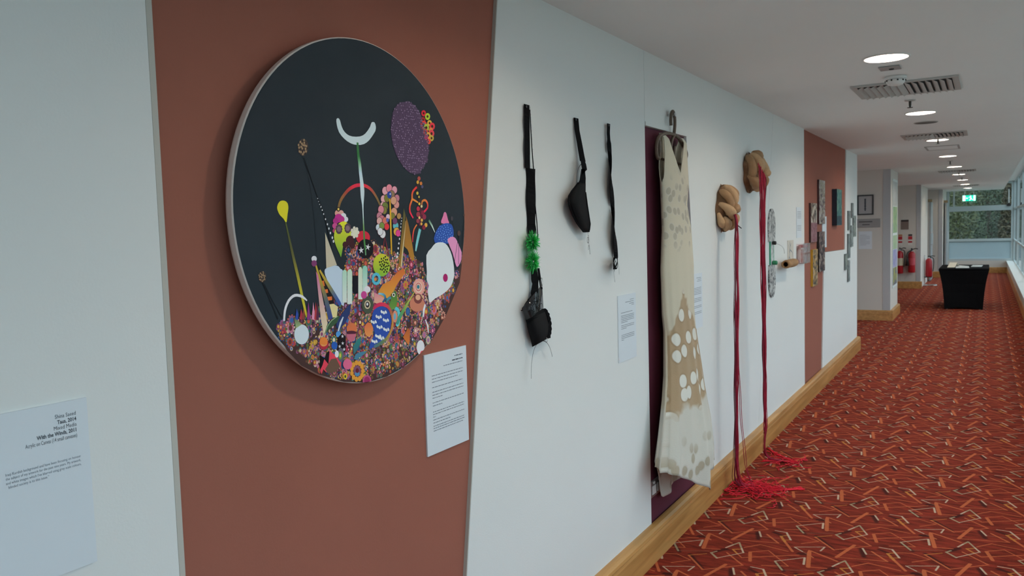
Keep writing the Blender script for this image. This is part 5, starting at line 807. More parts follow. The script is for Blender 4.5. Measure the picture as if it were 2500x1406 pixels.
# skirting along it: plinth with a rounded top
def skirt_profile(y0, y1, x0=0.0, cut=0.0):
    prof = [(0,0),(.040,0),(.040,.118),(.036,.132),(.040,.138),(.037,.152),(.026,.161),(.010,.165),(0,.165)]
    mb = MB(); n = len(prof)
    mb.add([(x0+x,y0,z) for x,z in prof]+[(x0+x,y1,z) for x,z in prof],
           [(i,n+i,n+(i+1)%n,(i+1)%n) for i in range(n)]+[tuple(range(n)),tuple(range(2*n-1,n-1,-1))]); return mb
struct('baseboard_left', skirt_profile(-3,10.765), SKIRT, 'varnished oak skirting running along the left wall')
# faces that look back down the hall
def skirt_face(y, x0, x1):
    prof = [(0,0),(-.03,0),(-.03,.118),(-.027,.132),(-.03,.138),(-.027,.152),(-.010,.165),(0,.165)]
    mb = MB(); n = len(prof)
    mb.add([(x0,y+d,z) for d,z in prof]+[(x1,y+d,z) for d,z in prof], [((i+1)%n,n+(i+1)%n,n+i,i) for i in range(n)]+[tuple(range(n-1,-1,-1)),tuple(range(n,2*n))]); return mb
GREYW = mat('wall_paint_grey_white', (.66,.62,.57,1), .8, spec=.15, bump=(150,.04), noise=(1.2,.03))
struct('wall_pier', B(-1.9,14.05,0,.065,15.25,H), GREYW, 'pier wall beyond the lobby opening, facing back down the hall')
struct('trim_1', B(-.045,14.044,.165,.066,14.0495,H), mat('corner_trim_grey',(.48,.49,.50,1),.5), 'grey corner strip on the pier')
struct('baseboard_pier', skirt_face(14.05,-1.9,.105), SKIRT, 'oak skirting across the face of the pier')
struct('baseboard_pier_side', skirt_profile(14.052,15.29,.066), SKIRT, 'oak skirting along the side of the pier')
struct('wall_alcove', B(-1.9,20.9,0,.065,23.4,H), GREYW, 'alcove wall behind the hanging fire extinguishers')
struct('trim_2', B(-.03,20.894,.165,.066,20.8995,H), mat('corner_trim_grey'), 'grey corner strip beside the fire extinguishers')
struct('baseboard_alcove', skirt_face(20.9,-1.9,.098), SKIRT, 'oak skirting below the fire extinguishers')
struct('wall_return', B(-1.9,25.0,0,.34,27.25,H), GREYW, 'far return wall left of the end window')
struct('baseboard_return', skirt_face(25.0,-.5,.37), SKIRT, 'oak skirting on the far return wall')
struct('trim_3', B(.24,24.994,.165,.341,24.9995,H), mat('corner_trim_grey'), 'grey corner strip on the far return wall')
struct('wall_lobby', B(-2.0,10.5,0,-1.9,27.25,H), GREYW, 'back wall of the lobby recess on the left')
struct('wall_back', B(-.25,-3.12,0,2.12,-3.0,2.66), WHITE, 'wall closing the hall behind the viewer')

# ceiling with round cut-outs for the downlights, and the raised strip by the glass
LX = .935
LY = [2.05, 4.51, 6.965, 9.44, 11.95, 14.43, 16.98, 19.45, 21.95, 24.7]
def ceiling():
    mb = MB(); z = H; s = .14; R = .102; n = 32
    def rect(x0,y0,x1,y1): mb.add([(x0,y0,z),(x0,y1,z),(x1,y1,z),(x1,y0,z)], [(0,1,2,3)])
    rect(-2.0,-3,LX-s,27.25); rect(LX+s,-3,1.785,27.25); y = -3
    for ly in LY:
        rect(LX-s,y,LX+s,ly-s); y = ly+s
        V = []; 
        for k in range(n):
            a = 2*PI*k/n; cx, cy = cos(a), sin(a); mxx = max(abs(cx),abs(cy))
            V.append((LX+s*cx/mxx, ly+s*cy/mxx, z)); V.append((LX+R*cx, ly+R*cy, z))
        mb.add(V, [(2*k,2*k+1,2*((k+1)%n)+1,2*((k+1)%n)) for k in range(n)])
    rect(LX-s,y,LX+s,27.25)
    mb.box(1.785,-3,H-.0005,1.80,27.25,2.655)              # fascia of the raised strip
    mb.add([(1.80,-3,2.65),(1.80,27.25,2.65),(2.14,27.25,2.65),(2.14,-3,2.65)], [(0,1,2,3)])
    mb.box(-2.0,-3,2.66,2.14,27.35,2.75)
    return mb
struct('ceiling', ceiling(), CEIL, 'plain painted ceiling with a raised strip along the windows')

# right hand low wall, ledge and glazing
struct('wall_right', B(1.915,-3,0,2.12,27.25,.325), mat('low_wall_paint',(.62,.60,.56,1),.6), 'low wall under the side windows')
struct('baseboard_right', B(1.897,-3,0,1.914,27.2,.15), SKIRT, 'oak skirting along the low wall under the side windows')
struct('trim_4', B(1.885,-3,.326,2.045,27.2,.355), mat('ledge_paint',(.72,.72,.69,1),.45), 'pale ledge along the side windows')
struct('wall_end', B(.34,27.2,0,2.12,27.3,.36), mat('wall_paint_grey_white'), 'low wall below the end window')
struct('baseboard_end', skirt_face(27.2,.345,1.895), SKIRT, 'oak skirting below the end window')

w1 = bpy.data.objects.new('window_1', None); COL.objects.link(w1); w1.location = (2.08,12,.36); WL['window_1'] = Vector((2.08,12,.36))
w1['kind'] = 'structure'; w1['label'] = 'side wall of tall windows in grey frames'; w1['category'] = 'window'
ZB = [.36,.96,1.86,2.64]; bays = [-3+3.02*k for k in range(11)]
for y in bays: build('mullion', B(2.055,y-.025,.36,2.11,y+.025,2.64), FRAME, w1)
for i,(y0,y1) in enumerate(zip(bays[:-1],bays[1:])):
    for z in ZB: build('transom', B(2.06,y0+.026,z-.022 if z>.4 else z,2.105,y1-.026,z+.022), FRAME, w1)
    for z0,z1 in zip(ZB[:-1],ZB[1:]): build('pane', B(2.08,y0+.026,z0+.023,2.086,y1-.026,z1-.023), SIDEGLASS, w1)
w2 = bpy.data.objects.new('window_2', None); COL.objects.link(w2); w2.location = (1.2,27.25,.36); WL['window_2'] = Vector((1.2,27.25,.36))
w2['kind'] = 'structure'; w2['label'] = 'end window with grey frame at the far end of the hall'; w2['category'] = 'window'
for x in (.385,2.03): build('frame_post', B(x-.035,27.2,.361,x+.035,27.28,2.64), FRAME, w2)
for z,hh in ((.39,.03),(.965,.035),(1.895,.075),(2.62,.03)): build('frame_rail', B(.421,27.2,z-hh,1.994,27.28,z+hh), FRAME, w2)
build('frame_post', B(.52,27.205,1.972,.56,27.275,2.588), FRAME, w2)
build('pane', B(.421,27.235,.421,1.994,27.241,.929), FROST, w2)
build('pane', B(.421,27.235,1.001,1.994,27.241,1.819), GLASS, w2)
build('pane', B(.561,27.235,1.971,1.994,27.241,2.589), GLASS, w2)
build('pane', B(.421,27.235,1.971,.519,27.241,2.589), GLASS, w2)
build('window_actuator', MB().tube([(1.93,27.16,2.02),(1.925,27.16,2.42)], .012, 8), mat('white_plastic',(.8,.8,.78,1),.4), w2)
build('actuator_bracket', B(1.88,27.14,1.93,1.98,27.199,1.985).box(1.91,27.13,1.985,1.945,27.199,2.02), mat('black_plastic',(.02,.02,.02,1),.4), w2)
build('actuator_bracket', B(1.905,27.13,2.42,1.945,27.199,2.46), mat('black_plastic'), w2)

# ------------------------------------------------------------------ outdoors
struct('ground', B(-60,-40,-3.6,90,110,-3.5), mat('grass_dark',(.055,.065,.04,1),.95,noise=(.5,.2)), 'dark grass outside the windows')
bank = MB()
for i in range(13):
    for j in range(9):
        x = -16+i*3.2; y = 54.5+j*3.0; bank.v.append((x, y, -3.5+13.0*(1-math.exp(-j*.55))+.5*sin(i*1.3+j)))
for i in range(12):
    for j in range(8): bank.f.append((i*9+j,(i+1)*9+j,(i+1)*9+j+1,i*9+j+1)); bank.c.append(None)
struct('ground_bank', bank, mat('scrub_green',(.045,.065,.028,1),.95,noise=(1.2,.5),bump=(2,1.0)), 'overgrown green bank rising behind the trees outside', smooth=True)
LEAF = [mat('leaf_dark_green',(.028,.048,.020,1),.6,noise=(2,.4)), mat('leaf_olive',(.065,.076,.022,1),.6,noise=(2,.4)), mat('leaf_autumn',(.062,.046,.018,1),.6,noise=(2,.4))]
def tree(x, y, base, zc, rx, rz, lm, label, n=2600, seed=0):
    rnd = random.Random(seed); t = thing('leafy_tree', label, 'tree', (x,y,base), 'trees beyond the end window')
    build('trunk', MB().tube([(x,y,base),(x+.1,y,base+(zc-base)*.5),(x-.05,y+.1,zc)], [.22,.16,.08], 8), mat('bark',(.07,.05,.035,1),.9), t, smooth=True)
    mb = MB()
    for k in range(n):
        u = rnd.uniform(-1,1); a = rnd.uniform(0,2*PI); r = rnd.random()**.25; q = math.sqrt(1-u*u)
        lump = 1+.12*sin(3*a+seed)*q+.10*sin(5*u+seed)
        c = Vector((x+rx*r*lump*q*cos(a), y+rx*.8*r*lump*q*sin(a), zc+rz*r*lump*u))
        d1 = Vector((rnd.gauss(0,1),rnd.gauss(0,1),rnd.gauss(0,1))).normalized(); d2 = d1.orthogonal().normalized(); s = rnd.uniform(.045,.10)
        mb.add([c-d1*s, c+d2*s*.5, c+d1*s, c-d2*s*.5], [(0,1,2,3)])
    f = build('foliage', mb, lm, t); f['kind'] = 'stuff'
tree(-.4,38,-3.5,2.4,1.35,4.6,LEAF[1],'olive green tree at the left edge of the end window',12000,1)
tree(2.35,37.0,-3.5,1.2,.55,2.4,LEAF[2],'slim russet autumn tree in front of the dark trees outside',4000,3)
tree(1.5,46.0,-3.5,2.4,1.75,5.6,LEAF[0],'dark green tree in the middle of the end window view',15000,2)
tree(4.0,41.5,-3.5,2.6,1.0,5.4,LEAF[0],'dark green tree at the right edge of the end window',10000,4)
tree(1.8,51.0,-3.5,6.0,2.3,4.6,LEAF[1],'tall olive green tree rising behind the other trees outside',14000,5)

# ------------------------------------------------------------------ round painting
PX, PY, PZ, PR = .030, 1.570, 1.653, .432
paint = thing('round_painting', 'large round canvas painted with a crescent over a dense heap of coloured motifs', 'painting', (-.013,PY,PZ-PR))
mb = MB().lathe([(.31,-.0125),(.31,.004),(PR-.012,.004),(PR-.002,.008),(PR,.014),(PR,PX-.003),(PR-.002,PX-.0006),(PR-.004,PX-.0004)], (0,PY,PZ), 'x', 120)
build('canvas_edge', mb, mat('raw_canvas_edge',(.74,.65,.60,1),.85,noise=(60,.06),bump=(300,.1)), paint, smooth=False)
face = mat('painted_slate_ground', (.026,.036,.046,1), .7, spec=.12, noise=(4,.25), bump=(700,.05))
build('canvas_face', MB().lathe([(PR-.003,PX-.002),(PR-.003,PX)], (0,PY,PZ), 'x', 120), face, paint)
PAINT = attr_mat('artist_paint', .6, .15)
def pc(c):
    a = alb(c, .62); return (min(.9,a[0]*1.06), a[1]*.97, min(.9,a[2]*1.03), 1)
layer = [PX+.0003]
def step(): layer[0] += .0000025; return layer[0]
groups = {}; order = []
def G_(part):
    if part not in groups: groups[part] = MB(); order.append(part)
    return groups[part]
rnd = random.Random(11)
def inside(poly, y, z):
    c = False; n = len(poly); j = n-1
    for i in range(n):
        if (poly[i][1] > z) != (poly[j][1] > z) and y < (poly[j][0]-poly[i][0])*(z-poly[i][1])/(poly[j][1]-poly[i][1])+poly[i][0]: c = not c
        j = i
    return c
reg = [(REGION[i]/10000, REGION[i+1]/10000) for i in range(0, len(REGION), 2)]
def disc(g, y, z, r, col, n=8, sq=1.0, x=None):
    x = x or step(); g.col = pc(col)
    g.add([(x,PY+y+r*cos(2*PI*k/n),PZ+z+r*sq*sin(2*PI*k/n)) for k in range(n)], [tuple(range(n))])
g = G_('dot_heap'); x = step(); g.col = pc((60,42,38)); g.add([(x,PY+a,PZ+b) for a,b in reg], [tuple(range(len(reg)))])
PAL = [(165,110,60),(150,50,70),(190,140,120),(50,90,140),(60,110,95),(185,150,60),(120,60,90),(110,75,55),(45,40,50),(200,180,150),(175,80,60),(95,110,55),(140,95,130),(40,70,110),(190,120,140),(85,50,45)]
n = 0
while n < 2600:
    y = rnd.uniform(-.36,.42); z = rnd.uniform(-.44,.06)
    if not inside(reg,y,z) or math.hypot(y,z) > PR-.010: continue
    t = rnd.random(); r = .0022+.0035*t if rnd.random() < .8 else .006+.005*t
    c = tuple(int(v*.86) for v in rnd.choice(PAL)); xl = layer[0]+.00001+n*1.2e-7
    if r > .0075:
        c2 = rnd.choice(PAL)
        for k in range(9): disc(g, y+r*1.12*cos(k*.7), z+r*1.12*sin(k*.7), r*.27, c2, 5, 1, xl-.000003)
    disc(g, y, z, r, c, 9 if r > .005 else 7, 1.15, xl)
    if r > .0042: disc(g, y, z, r*.55, rnd.choice(PAL), 7, 1.15, xl+.000004)
    n += 1
layer[0] += .0004
for o in MOTIFS:
    part, kind, cols, pts = o[:4]; g = G_(part); P = [(pts[i]/10000, pts[i+1]/10000) for i in range(0, len(pts), 2)]
    x = step(); cc = [pc(c) for c in cols]
    if kind == 'p':
        if len(cc) == 1: g.col = cc[0]
        else:
            zs = [q[1] for q in P]; z0, z1 = min(zs), max(zs)
            g.col = [tuple(cc[1][k]+(cc[0][k]-cc[1][k])*(q[1]-z0)/max(z1-z0,1e-6) for k in range(3))+(1,) for q in P]
        a = sum(P[i][0]*P[(i+1)%len(P)][1]-P[(i+1)%len(P)][0]*P[i][1] for i in range(len(P)))
        idx = tuple(range(len(P))) if a > 0 else tuple(range(len(P)-1,-1,-1))
        if a <= 0 and isinstance(g.col, list): g.col = g.col[::-1]
        g.add([(x,PY+a_,PZ+b_) for a_,b_ in P], [idx])
    else:
        ws = [w/10000 for w in o[4]]; k = len(P); Lr = []; Rr = []
        for i in range(k):
            t = Vector((P[min(i+1,k-1)][0]-P[max(i-1,0)][0], P[min(i+1,k-1)][1]-P[max(i-1,0)][1])).normalized(); nn = Vector((-t.y,t.x))
            Lr.append((x,PY+P[i][0]+nn.x*ws[i]/2,PZ+P[i][1]+nn.y*ws[i]/2)); Rr.append((x,PY+P[i][0]-nn.x*ws[i]/2,PZ+P[i][1]-nn.y*ws[i]/2))
        for i in range(k-1):
            g.col = [cc[i],cc[i],cc[i+1],cc[i+1]]
            g.add([Lr[i],Rr[i],Rr[i+1],Lr[i+1]], [(0,1,2,3)])
# beads on the purple balloon
g = G_('bead_balloon'); bp_ = None
for o in MOTIFS:
    if o[0] == 'bead_balloon': bp_ = [(o[3][i]/10000,o[3][i+1]/10000) for i in range(0,len(o[3]),2)]; break
ys = [q[0] for q in bp_]; zs = [q[1] for q in bp_]
zz = min(zs); row = 0
while zz < max(zs):
    yy = min(ys)+(.0035 if row % 2 else 0)
    while yy < max(ys):
        a, b_ = yy+rnd.uniform(-.001,.001), zz+rnd.uniform(-.001,.001)
        if inside(bp_, a, b_):
            disc(g, a, b_, .0031, (88,73,95), 7, 1, layer[0]+.00001); disc(g, a, b_, .0014, (52,40,60) if rnd.random() < .6 else (140,125,148), 6, 1, layer[0]+.000015)
        yy += .0072
    zz += .0062; row += 1
for part in order:
    o = build(part, groups[part], PAINT, paint)
    if part in ('dot_heap','dotted_line','seed_head','thread_line','thin_cone'): o['kind'] = 'stuff'

# ------------------------------------------------------------------ caption sheets
PAPER = mat('caption_paper', (.72,.77,.82,1), .55)
INK = mat('printed_ink', (.05,.06,.08,1), .6)
INK2 = mat('printed_ink_grey', (.16,.19,.23,1), .6)
def sheet(label, y0, z0, y1, z1, x=0.0, group='printed caption sheets', th=.004):
    t = thing('caption_sheet', label, 'sign', (x,(y0+y1)/2,z0), group)
    build('paper', B(x+.0003,y0,z0,x+th,y1,z1), PAPER, t); return t
def text(t, s, y, z, size, x, align='RIGHT', bold=0.0, width=None):
    c = bpy.data.curves.new('t','FONT'); c.body = s; c.size = size; c.align_x = align; c.offset = bold; c.resolution_u = 2
    o = bpy.data.objects.new('t', c); COL.objects.link(o); dg = bpy.context.evaluated_depsgraph_get()
    me = o.evaluated_get(dg).to_mesh(); xs = [v.co.x for v in me.vertices]; kx = (width/(max(xs)-min(xs))) if width else .80; V = [(x,y+v.co.x*kx,z+v.co.y) for v in me.vertices]; F = [tuple(p.vertices) for p in me.polygons]
    o.evaluated_get(dg).to_mesh_clear(); COL.objects.unlink(o); bpy.data.objects.remove(o); bpy.data.curves.remove(c)
    return V, F
def lines(t, y0, z0, y1, z1, x, rows, hgt=.0021, seed=0, m=None):
    """illegible small print: word-length strokes along each row (u0, u1, v)"""
    rr = random.Random(seed); mb = MB(); w, h = y1-y0, z1-z0
    for u0, u1, v in rows:
        u = u0
        while u < u1-.004:
            l = min(rr.uniform(.018,.075), u1-u)
            mb.add([(x,y0+w*u,z1-h*v-hgt/2),(x,y0+w*(u+l),z1-h*v-hgt/2),(x,y0+w*(u+l),z1-h*v+hgt/2),(x,y0+w*u,z1-h*v+hgt/2)], [(0,1,2,3)])
            u += l+.010
    o = build('printed_text', mb, m or INK2, t); o['kind'] = 'stuff'; return o
s1 = sheet('white caption sheet left of the terracotta panel, cut off by the frame edge', .607, 1.022, .817, 1.322)
def put(t, rows, x, m=INK):
    mb = MB()
    for r in rows: mb.add(*text(t, *r[:4], x, r[4] if len(r) > 4 else 'RIGHT', r[5] if len(r) > 5 else 0, r[6] if len(r) > 6 else None))
    build('printed_text', mb, m, t)
put(s1, [('Shina Saeed',.796,1.2955,.0098),('Taus, 2014',.796,1.2855,.0095,'RIGHT',.00025),('Mixed Media',.796,1.2757,.0098),('With the Winds, 2011',.796,1.2660,.0095,'RIGHT',.00025),('Acrylic on Canvas (14 small canvases)',.796,1.2560,.0098,'RIGHT',0,.0885)], .0043)
put(s1, [('Iraqi Kurdish background and have been focusing on honour',.7995,1.2185,.0064,'RIGHT',0,.1265),('the subject of my artwork for the past nine years. My artwork,',.7995,1.2115,.0062,'RIGHT',0,.1265),('and white images which I\u2019ve blurred using grey scale colours,',.7995,1.2043,.0062,'RIGHT',0,.1265),('blinded society is to this issue.\u201d',.676,1.1972,.0062,'LEFT',0,.066)], .0043, INK2)
s2 = sheet('white caption sheet pinned at the lower right of the round painting', 1.825, .949, 2.040, 1.247, -.013, th=.005)
lines(s2, 1.825,.949,2.040,1.247, -.0077, [(.70,.90,.077)], .0030, 1, INK2); lines(s2, 1.825,.949,2.040,1.247, -.0077, [(.64,.90,.118)], .0034, 2, INK)
lines(s2, 1.825,.949,2.040,1.247, -.0077, [(.43,.90,.15),(.15,.9,.222),(.15,.9,.254),(.15,.76,.285),(.15,.88,.338),(.15,.9,.384),(.15,.9,.414),(.15,.38,.443),(.15,.9,.49),(.15,.37,.52),(.15,.9,.58),(.15,.9,.605),(.15,.21,.63),(.15,.9,.66),(.15,.56,.69),(.15,.9,.722),(.15,.9,.745),(.15,.86,.77)], .0020, 3)
s3 = sheet('pale caption sheet between the third black ribbon and the dress', 3.208, 1.008, 3.412, 1.302, 0)
lines(s3, 3.208,1.008,3.412,1.302, .0043, [(.66,.88,.085),(.40,.88,.115),(.62,.88,.145),(.75,.88,.17),(.15,.80,.265),(.15,.88,.31),(.15,.88,.335),(.15,.88,.36),(.15,.88,.385),(.15,.5,.41),(.15,.88,.455),(.15,.88,.48),(.15,.45,.505),(.15,.88,.60),(.15,.88,.625),(.15,.88,.65),(.15,.3,.675)], .0024, 4)
s4 = sheet('pale caption sheet just right of the dress, partly hidden by it', 4.20, 1.03, 4.41, 1.335, 0)
lines(s4, 4.20,1.03,4.41,1.335, .0043, [(.5,.9,.08),(.6,.9,.11),(.55,.9,.14)]+[(.12,.9,.26+.028*k) for k in range(5)]+[(.12,.9,.45+.028*k) for k in range(3)]+[(.12,.9,.59+.028*k) for k in range(2)]+[(.12,.9,.70+.028*k) for k in range(2)], .0026, 5)
s5 = sheet('faint caption sheet above the clear box beside the terracotta edge', 7.03, 1.475, 7.24, 1.735, 0)
lines(s5, 7.03,1.475,7.24,1.735, .0043, [(.12,.9,.15+.05*k) for k in range(5)]+[(.12,.9,.6+.05*k) for k in range(4)], .0035, 6)
s6 = sheet('blank white sheet between the small canvases on the far terracotta panel', 8.31, 1.352, 8.545, 1.66, -.010, th=.006)

# ------------------------------------------------------------------ hanging black pieces
SHEER = glass('sheer_black_mesh', (.10,.10,.11,1), .55)
LACE = mat('black_lace', (.008,.008,.009,1), .9, spec=.06)
GREEN = mat('green_tinsel', (.05,.62,.14,1), .5)
WIRE = mat('thin_dark_wire', (.03,.03,.035,1), .4)
def band(pts, ws, x, tw=None, th=.0012):
    """a ribbon hanging near the wall: pts (y, z), widths, distance x from the wall, twist angles"""
    mb = MB(); L = []; R = []
    for i,((y,z),w) in enumerate(zip(pts,ws)):
        a = tw[i] if tw else .15; xx = x[i] if isinstance(x,(list,tuple)) else x
        L.append((xx-w/2*sin(a), y-w/2*cos(a), z)); R.append((xx+w/2*sin(a), y+w/2*cos(a), z))
    mb.ribbon(L,R); return mb
def sub(pts, k=6):
    out = []
    for i in range(len(pts)-1):
        for j in range(k): out.append(tuple(a+(b-a)*j/k for a,b in zip(pts[i],pts[i+1])))
    return out+[pts[-1]]
def un(mb):
    """coordinates above were measured on the wall plane; bring each point to its own distance x from the wall"""
    out = []
    for v in mb.v:
        x, y, z = v; k = 1-x/1.3806; out.append((x, y*k, 1.5936+(z-1.5936)*k))
    mb.v = out; return mb
build0 = build
def build(name, mb, *a, **k): return build0(name, un(mb), *a, **k)
h1 = thing('lingerie_hanging', 'long black lace strap piece with two green tinsel tufts hung on the white wall', 'hanging', (0,2.46,2.035), 'black hanging pieces')
r = random.Random(3)
P = sub([(2.452,2.035),(2.450,1.93),(2.445,1.815)],8)
build('strap', band(P,[.036]*len(P),.010,[.1+.1*sin(i) for i in range(len(P))]), LACE, h1, solid=.002)
mb = MB()
for k in range(60):                                            # fringe along the upper strap
    z = 2.035-.22*k/60; y = 2.474+.014*k/60; l = r.uniform(.004,.012)
    mb.tube([(.012,y-.006,z),(.014,y+l*.6,z-l*.5)], .0007, 3)
P2 = sub([(2.474,2.02),(2.480,1.90),(2.492,1.79)],6)
mb.v += []; q = band(P2,[.007]*len(P2),.016); mb.add(q.v,q.f)
o = build('picot_trim', mb, LACE, h1); o['kind'] = 'stuff'
build('pin', MB().lathe([(.004,0),(.005,.008),(.004,.012)], (.004,2.452,2.028), 'x', 8), WIRE, h1)
P = sub([(2.468,1.815),(2.466,1.72),(2.462,1.62),(2.468,1.585)],6)
build('wide_strap', band(P,[.068-.010*(i/len(P)) for i in range(len(P))],.012,[.25+.1*sin(i*.7) for i in range(len(P))]), LACE, h1, solid=.003)
P = sub([(2.494,1.69),(2.503,1.63),(2.508,1.565)],4)
build('side_loop', band(P,[.006]*len(P),.02), LACE, h1, solid=.001)
for zc in (1.555,1.487):                                       # tinsel tufts
    mb = MB()
    for k in range(420):
        u = r.uniform(-1,1); a = r.uniform(-PI/2,PI/2); q = math.sqrt(1-u*u); rr = r.uniform(.7,1.12)
        d = Vector((.030*q*cos(a), .056*q*sin(a), .042*u)); c = Vector((.012,2.470,zc)); e = c+d*rr
        e.x = max(.003, e.x); t_ = Vector((r.gauss(0,1),r.gauss(0,1),r.gauss(0,1))).normalized()*.0022
        mb.add([c+d*.25-t_, c+d*.25+t_, e+t_*.5, e-t_*.5], [(0,1,2,3)])
    o = build('tinsel_tuft', mb, GREEN, h1); o['kind'] = 'stuff'
def patch(rows, nx=10):
    """soft cloth patch: rows (z, yl, yr, x, bulge)"""
    mb = MB(); V = []; k = len(rows)
    for z,yl,yr,x,bu in rows:
        for j in range(nx+1):
            t = j/nx; V.append((x+bu*sin(PI*t), yl+(yr-yl)*t, z(t) if callable(z) else z))
    for i in range(k-1):
        for j in range(nx): mb.f.append((i*(nx+1)+j, (i+1)*(nx+1)+j, (i+1)*(nx+1)+j+1, i*(nx+1)+j+1)); mb.c.append(None)
    mb.v = V; return mb
P = sub([(2.472,1.462),(2.480,1.41),(2.470,1.37),(2.415,1.335),(2.372,1.322)],6)
build('curved_band', band(P,[.046,.048,.05,.052,.055,.055]*5,[.012+.012*sin(i*.2) for i in range(len(P))],[.3]*len(P)) , LACE, h1, solid=.002)
P = sub([(2.505,1.462),(2.515,1.42),(2.525,1.385)],4)
build('side_strap', band(P,[.016]*len(P),.018), LACE, h1, solid=.0015)
mb = patch([(lambda t: 1.330+.072*t,2.378,2.530,.012,.02),(lambda t: 1.315+.052*t,2.388,2.533,.015,.028),(lambda t: 1.300+.034*t,2.398,2.535,.016,.030),(lambda t: 1.282+.020*t,2.410,2.537,.016,.030)],14)
build('lace_panel', mb, SHEER, h1, smooth=True)
mb = MB()                                                      # scrolling lace threads on the sheer panel
for k in range(22):
    t = .15+.8*r.random(); y = 2.40+.13*t; z = 1.290+.020*t+r.uniform(0,.06); R_ = r.uniform(.007,.016); a0 = r.uniform(0,6)
    mb.tube([(.020+.03*sin(PI*(y-2.39)/.15)+.002, y+R_*(1-.05*i)*cos(a0+i*.5), z+R_*(1-.05*i)*sin(a0+i*.5)) for i in range(9)], .0011, 3)
o = build('lace_pattern', mb, LACE, h1); o['kind'] = 'stuff'
mb = patch([(lambda t: 1.292+.022*t,2.404,2.545,.014,.03),(lambda t: 1.276+.020*t,2.410,2.552,.016,.034)],14); build('hem_band', mb, LACE, h1, smooth=True, solid=.002)
mb = patch([(lambda t: 1.281+.022*t,2.410,2.552,.015,.034),(lambda t: 1.262+.020*t,2.414,2.562,.015,.035),(lambda t: 1.235+.017*t,2.425,2.574,.018,.038),(lambda t: 1.212+.014*t,2.436,2.574,.016,.034),(lambda t: 1.186+.016*t,2.446,2.566,.012,.025)],14)
build('cup', mb, mat('black_sheer_dense',(.012,.012,.013,1),.8,spec=.08), h1, smooth=True, solid=.002)
P = sub([(2.545,1.312),(2.568,1.290),(2.582,1.258),(2.582,1.225),(2.570,1.20)],5)
build('scalloped_edge', band(P,[.016+.005*(i%3) for i in range(len(P))],[.022]*len(P)), LACE, h1, solid=.003)
def arc(p0,p1,p2,n=16): return [tuple((1-t)**2*a+2*t*(1-t)*b+t*t*c for a,b,c in zip(p0,p1,p2)) for t in [i/n for i in range(n+1)]]
build('boning_wire', MB().tube(arc((.02,2.505,1.198),(.02,2.432,1.19),(.025,2.432,1.074)), .0013, 5), WIRE, h1)
build('boning_wire', MB().tube(arc((.02,2.505,1.198),(.03,2.572,1.20),(.03,2.594,1.128)), .0013, 5), WIRE, h1)
build('ring', MB().tube([(.024,2.552+.010*cos(a*.6),1.196+.008*sin(a*.6)) for a in range(11)], .0016, 5), STEEL, h1)
build('ring', MB().tube([(.024,2.528+.008*cos(a*.6),1.41+.016*sin(a*.6)) for a in range(11)], .0013, 5), STEEL, h1)

h2 = thing('lingerie_hanging', 'black bra cup on a short folded strap with a dangling chain', 'hanging', (0,2.84,2.03), 'black hanging pieces')
P = sub([(2.842,2.030),(2.848,1.985),(2.866,1.94),(2.886,1.885),(2.894,1.866)],6)
build('strap', band(P,[.040+.012*i/len(P) for i in range(len(P))],[.008+.022*(i/len(P)) for i in range(len(P))],[.2]*len(P)), LACE, h2, solid=.002)
build('pin', MB().lathe([(.004,0),(.005,.008),(.004,.012)], (.004,2.842,2.024), 'x', 8), WIRE, h2)
mb = MB().prism_x([(2.872,1.872),(2.905,1.878),(2.925,1.855),(2.932,1.835),(2.910,1.825),(2.885,1.812),(2.884,1.835)], .028, .034); build('folded_tab', mb, LACE, h2)
mb = MB().prism_x([(2.878,1.835),(2.912,1.838),(2.918,1.80),(2.914,1.770),(2.87,1.772),(2.835,1.765),(2.86,1.79)], .028, .034); build('folded_tab', mb, LACE, h2)
build('boning_wire', MB().tube(arc((.03,2.888,1.858),(.036,2.828,1.835),(.03,2.836,1.768)), .0022, 6), WIRE, h2)
rows = []
for i in range(12):
    t = i/11; z = 1.780-.195*t
    yl = [2.848,2.818,2.788,2.765,2.758,2.762,2.775,2.790,2.808,2.828,2.855,2.885][i]; yr = [2.913,2.912,2.911,2.912,2.916,2.921,2.927,2.933,2.939,2.945,2.945,2.940][i]
    rows.append((z,yl,yr,.030,.030*sin(PI*min(1,.12+t*.88))))
build('cup', patch(rows,14), mat('black_sheer_dense'), h2, smooth=True, solid=.003)
rows2 = [(z,yl-.004,yl+.016,x+.002,b_*.25) for z,yl,yr,x,b_ in rows]; build('cup_trim', patch(rows2,4), LACE, h2, solid=.003)
P = sub([(2.914,1.745),(2.928,1.69),(2.950,1.618),(2.942,1.592)],6); build('side_strap', band(P,[.008]*len(P),.034), LACE, h2, solid=.002)
mb = MB()
for k in range(5):
    z = 1.578-.014*k; mb.tube([(.03+.003*cos(a*.7),2.928+.003*(k%2)+.004*cos(a*.7),z+.008*sin(a*.7)) for a in range(10)], .0009, 4)
mb.tube([(.03,2.926+.009*cos(a*.5),1.553+.012*sin(a*.5)) for a in range(14)], .0012, 4)
mb.tube([(.03,2.935,1.535),(.03,2.940,1.512),(.028,2.942,1.495)], .0018, 4)
build('chain', mb, WIRE, h2)

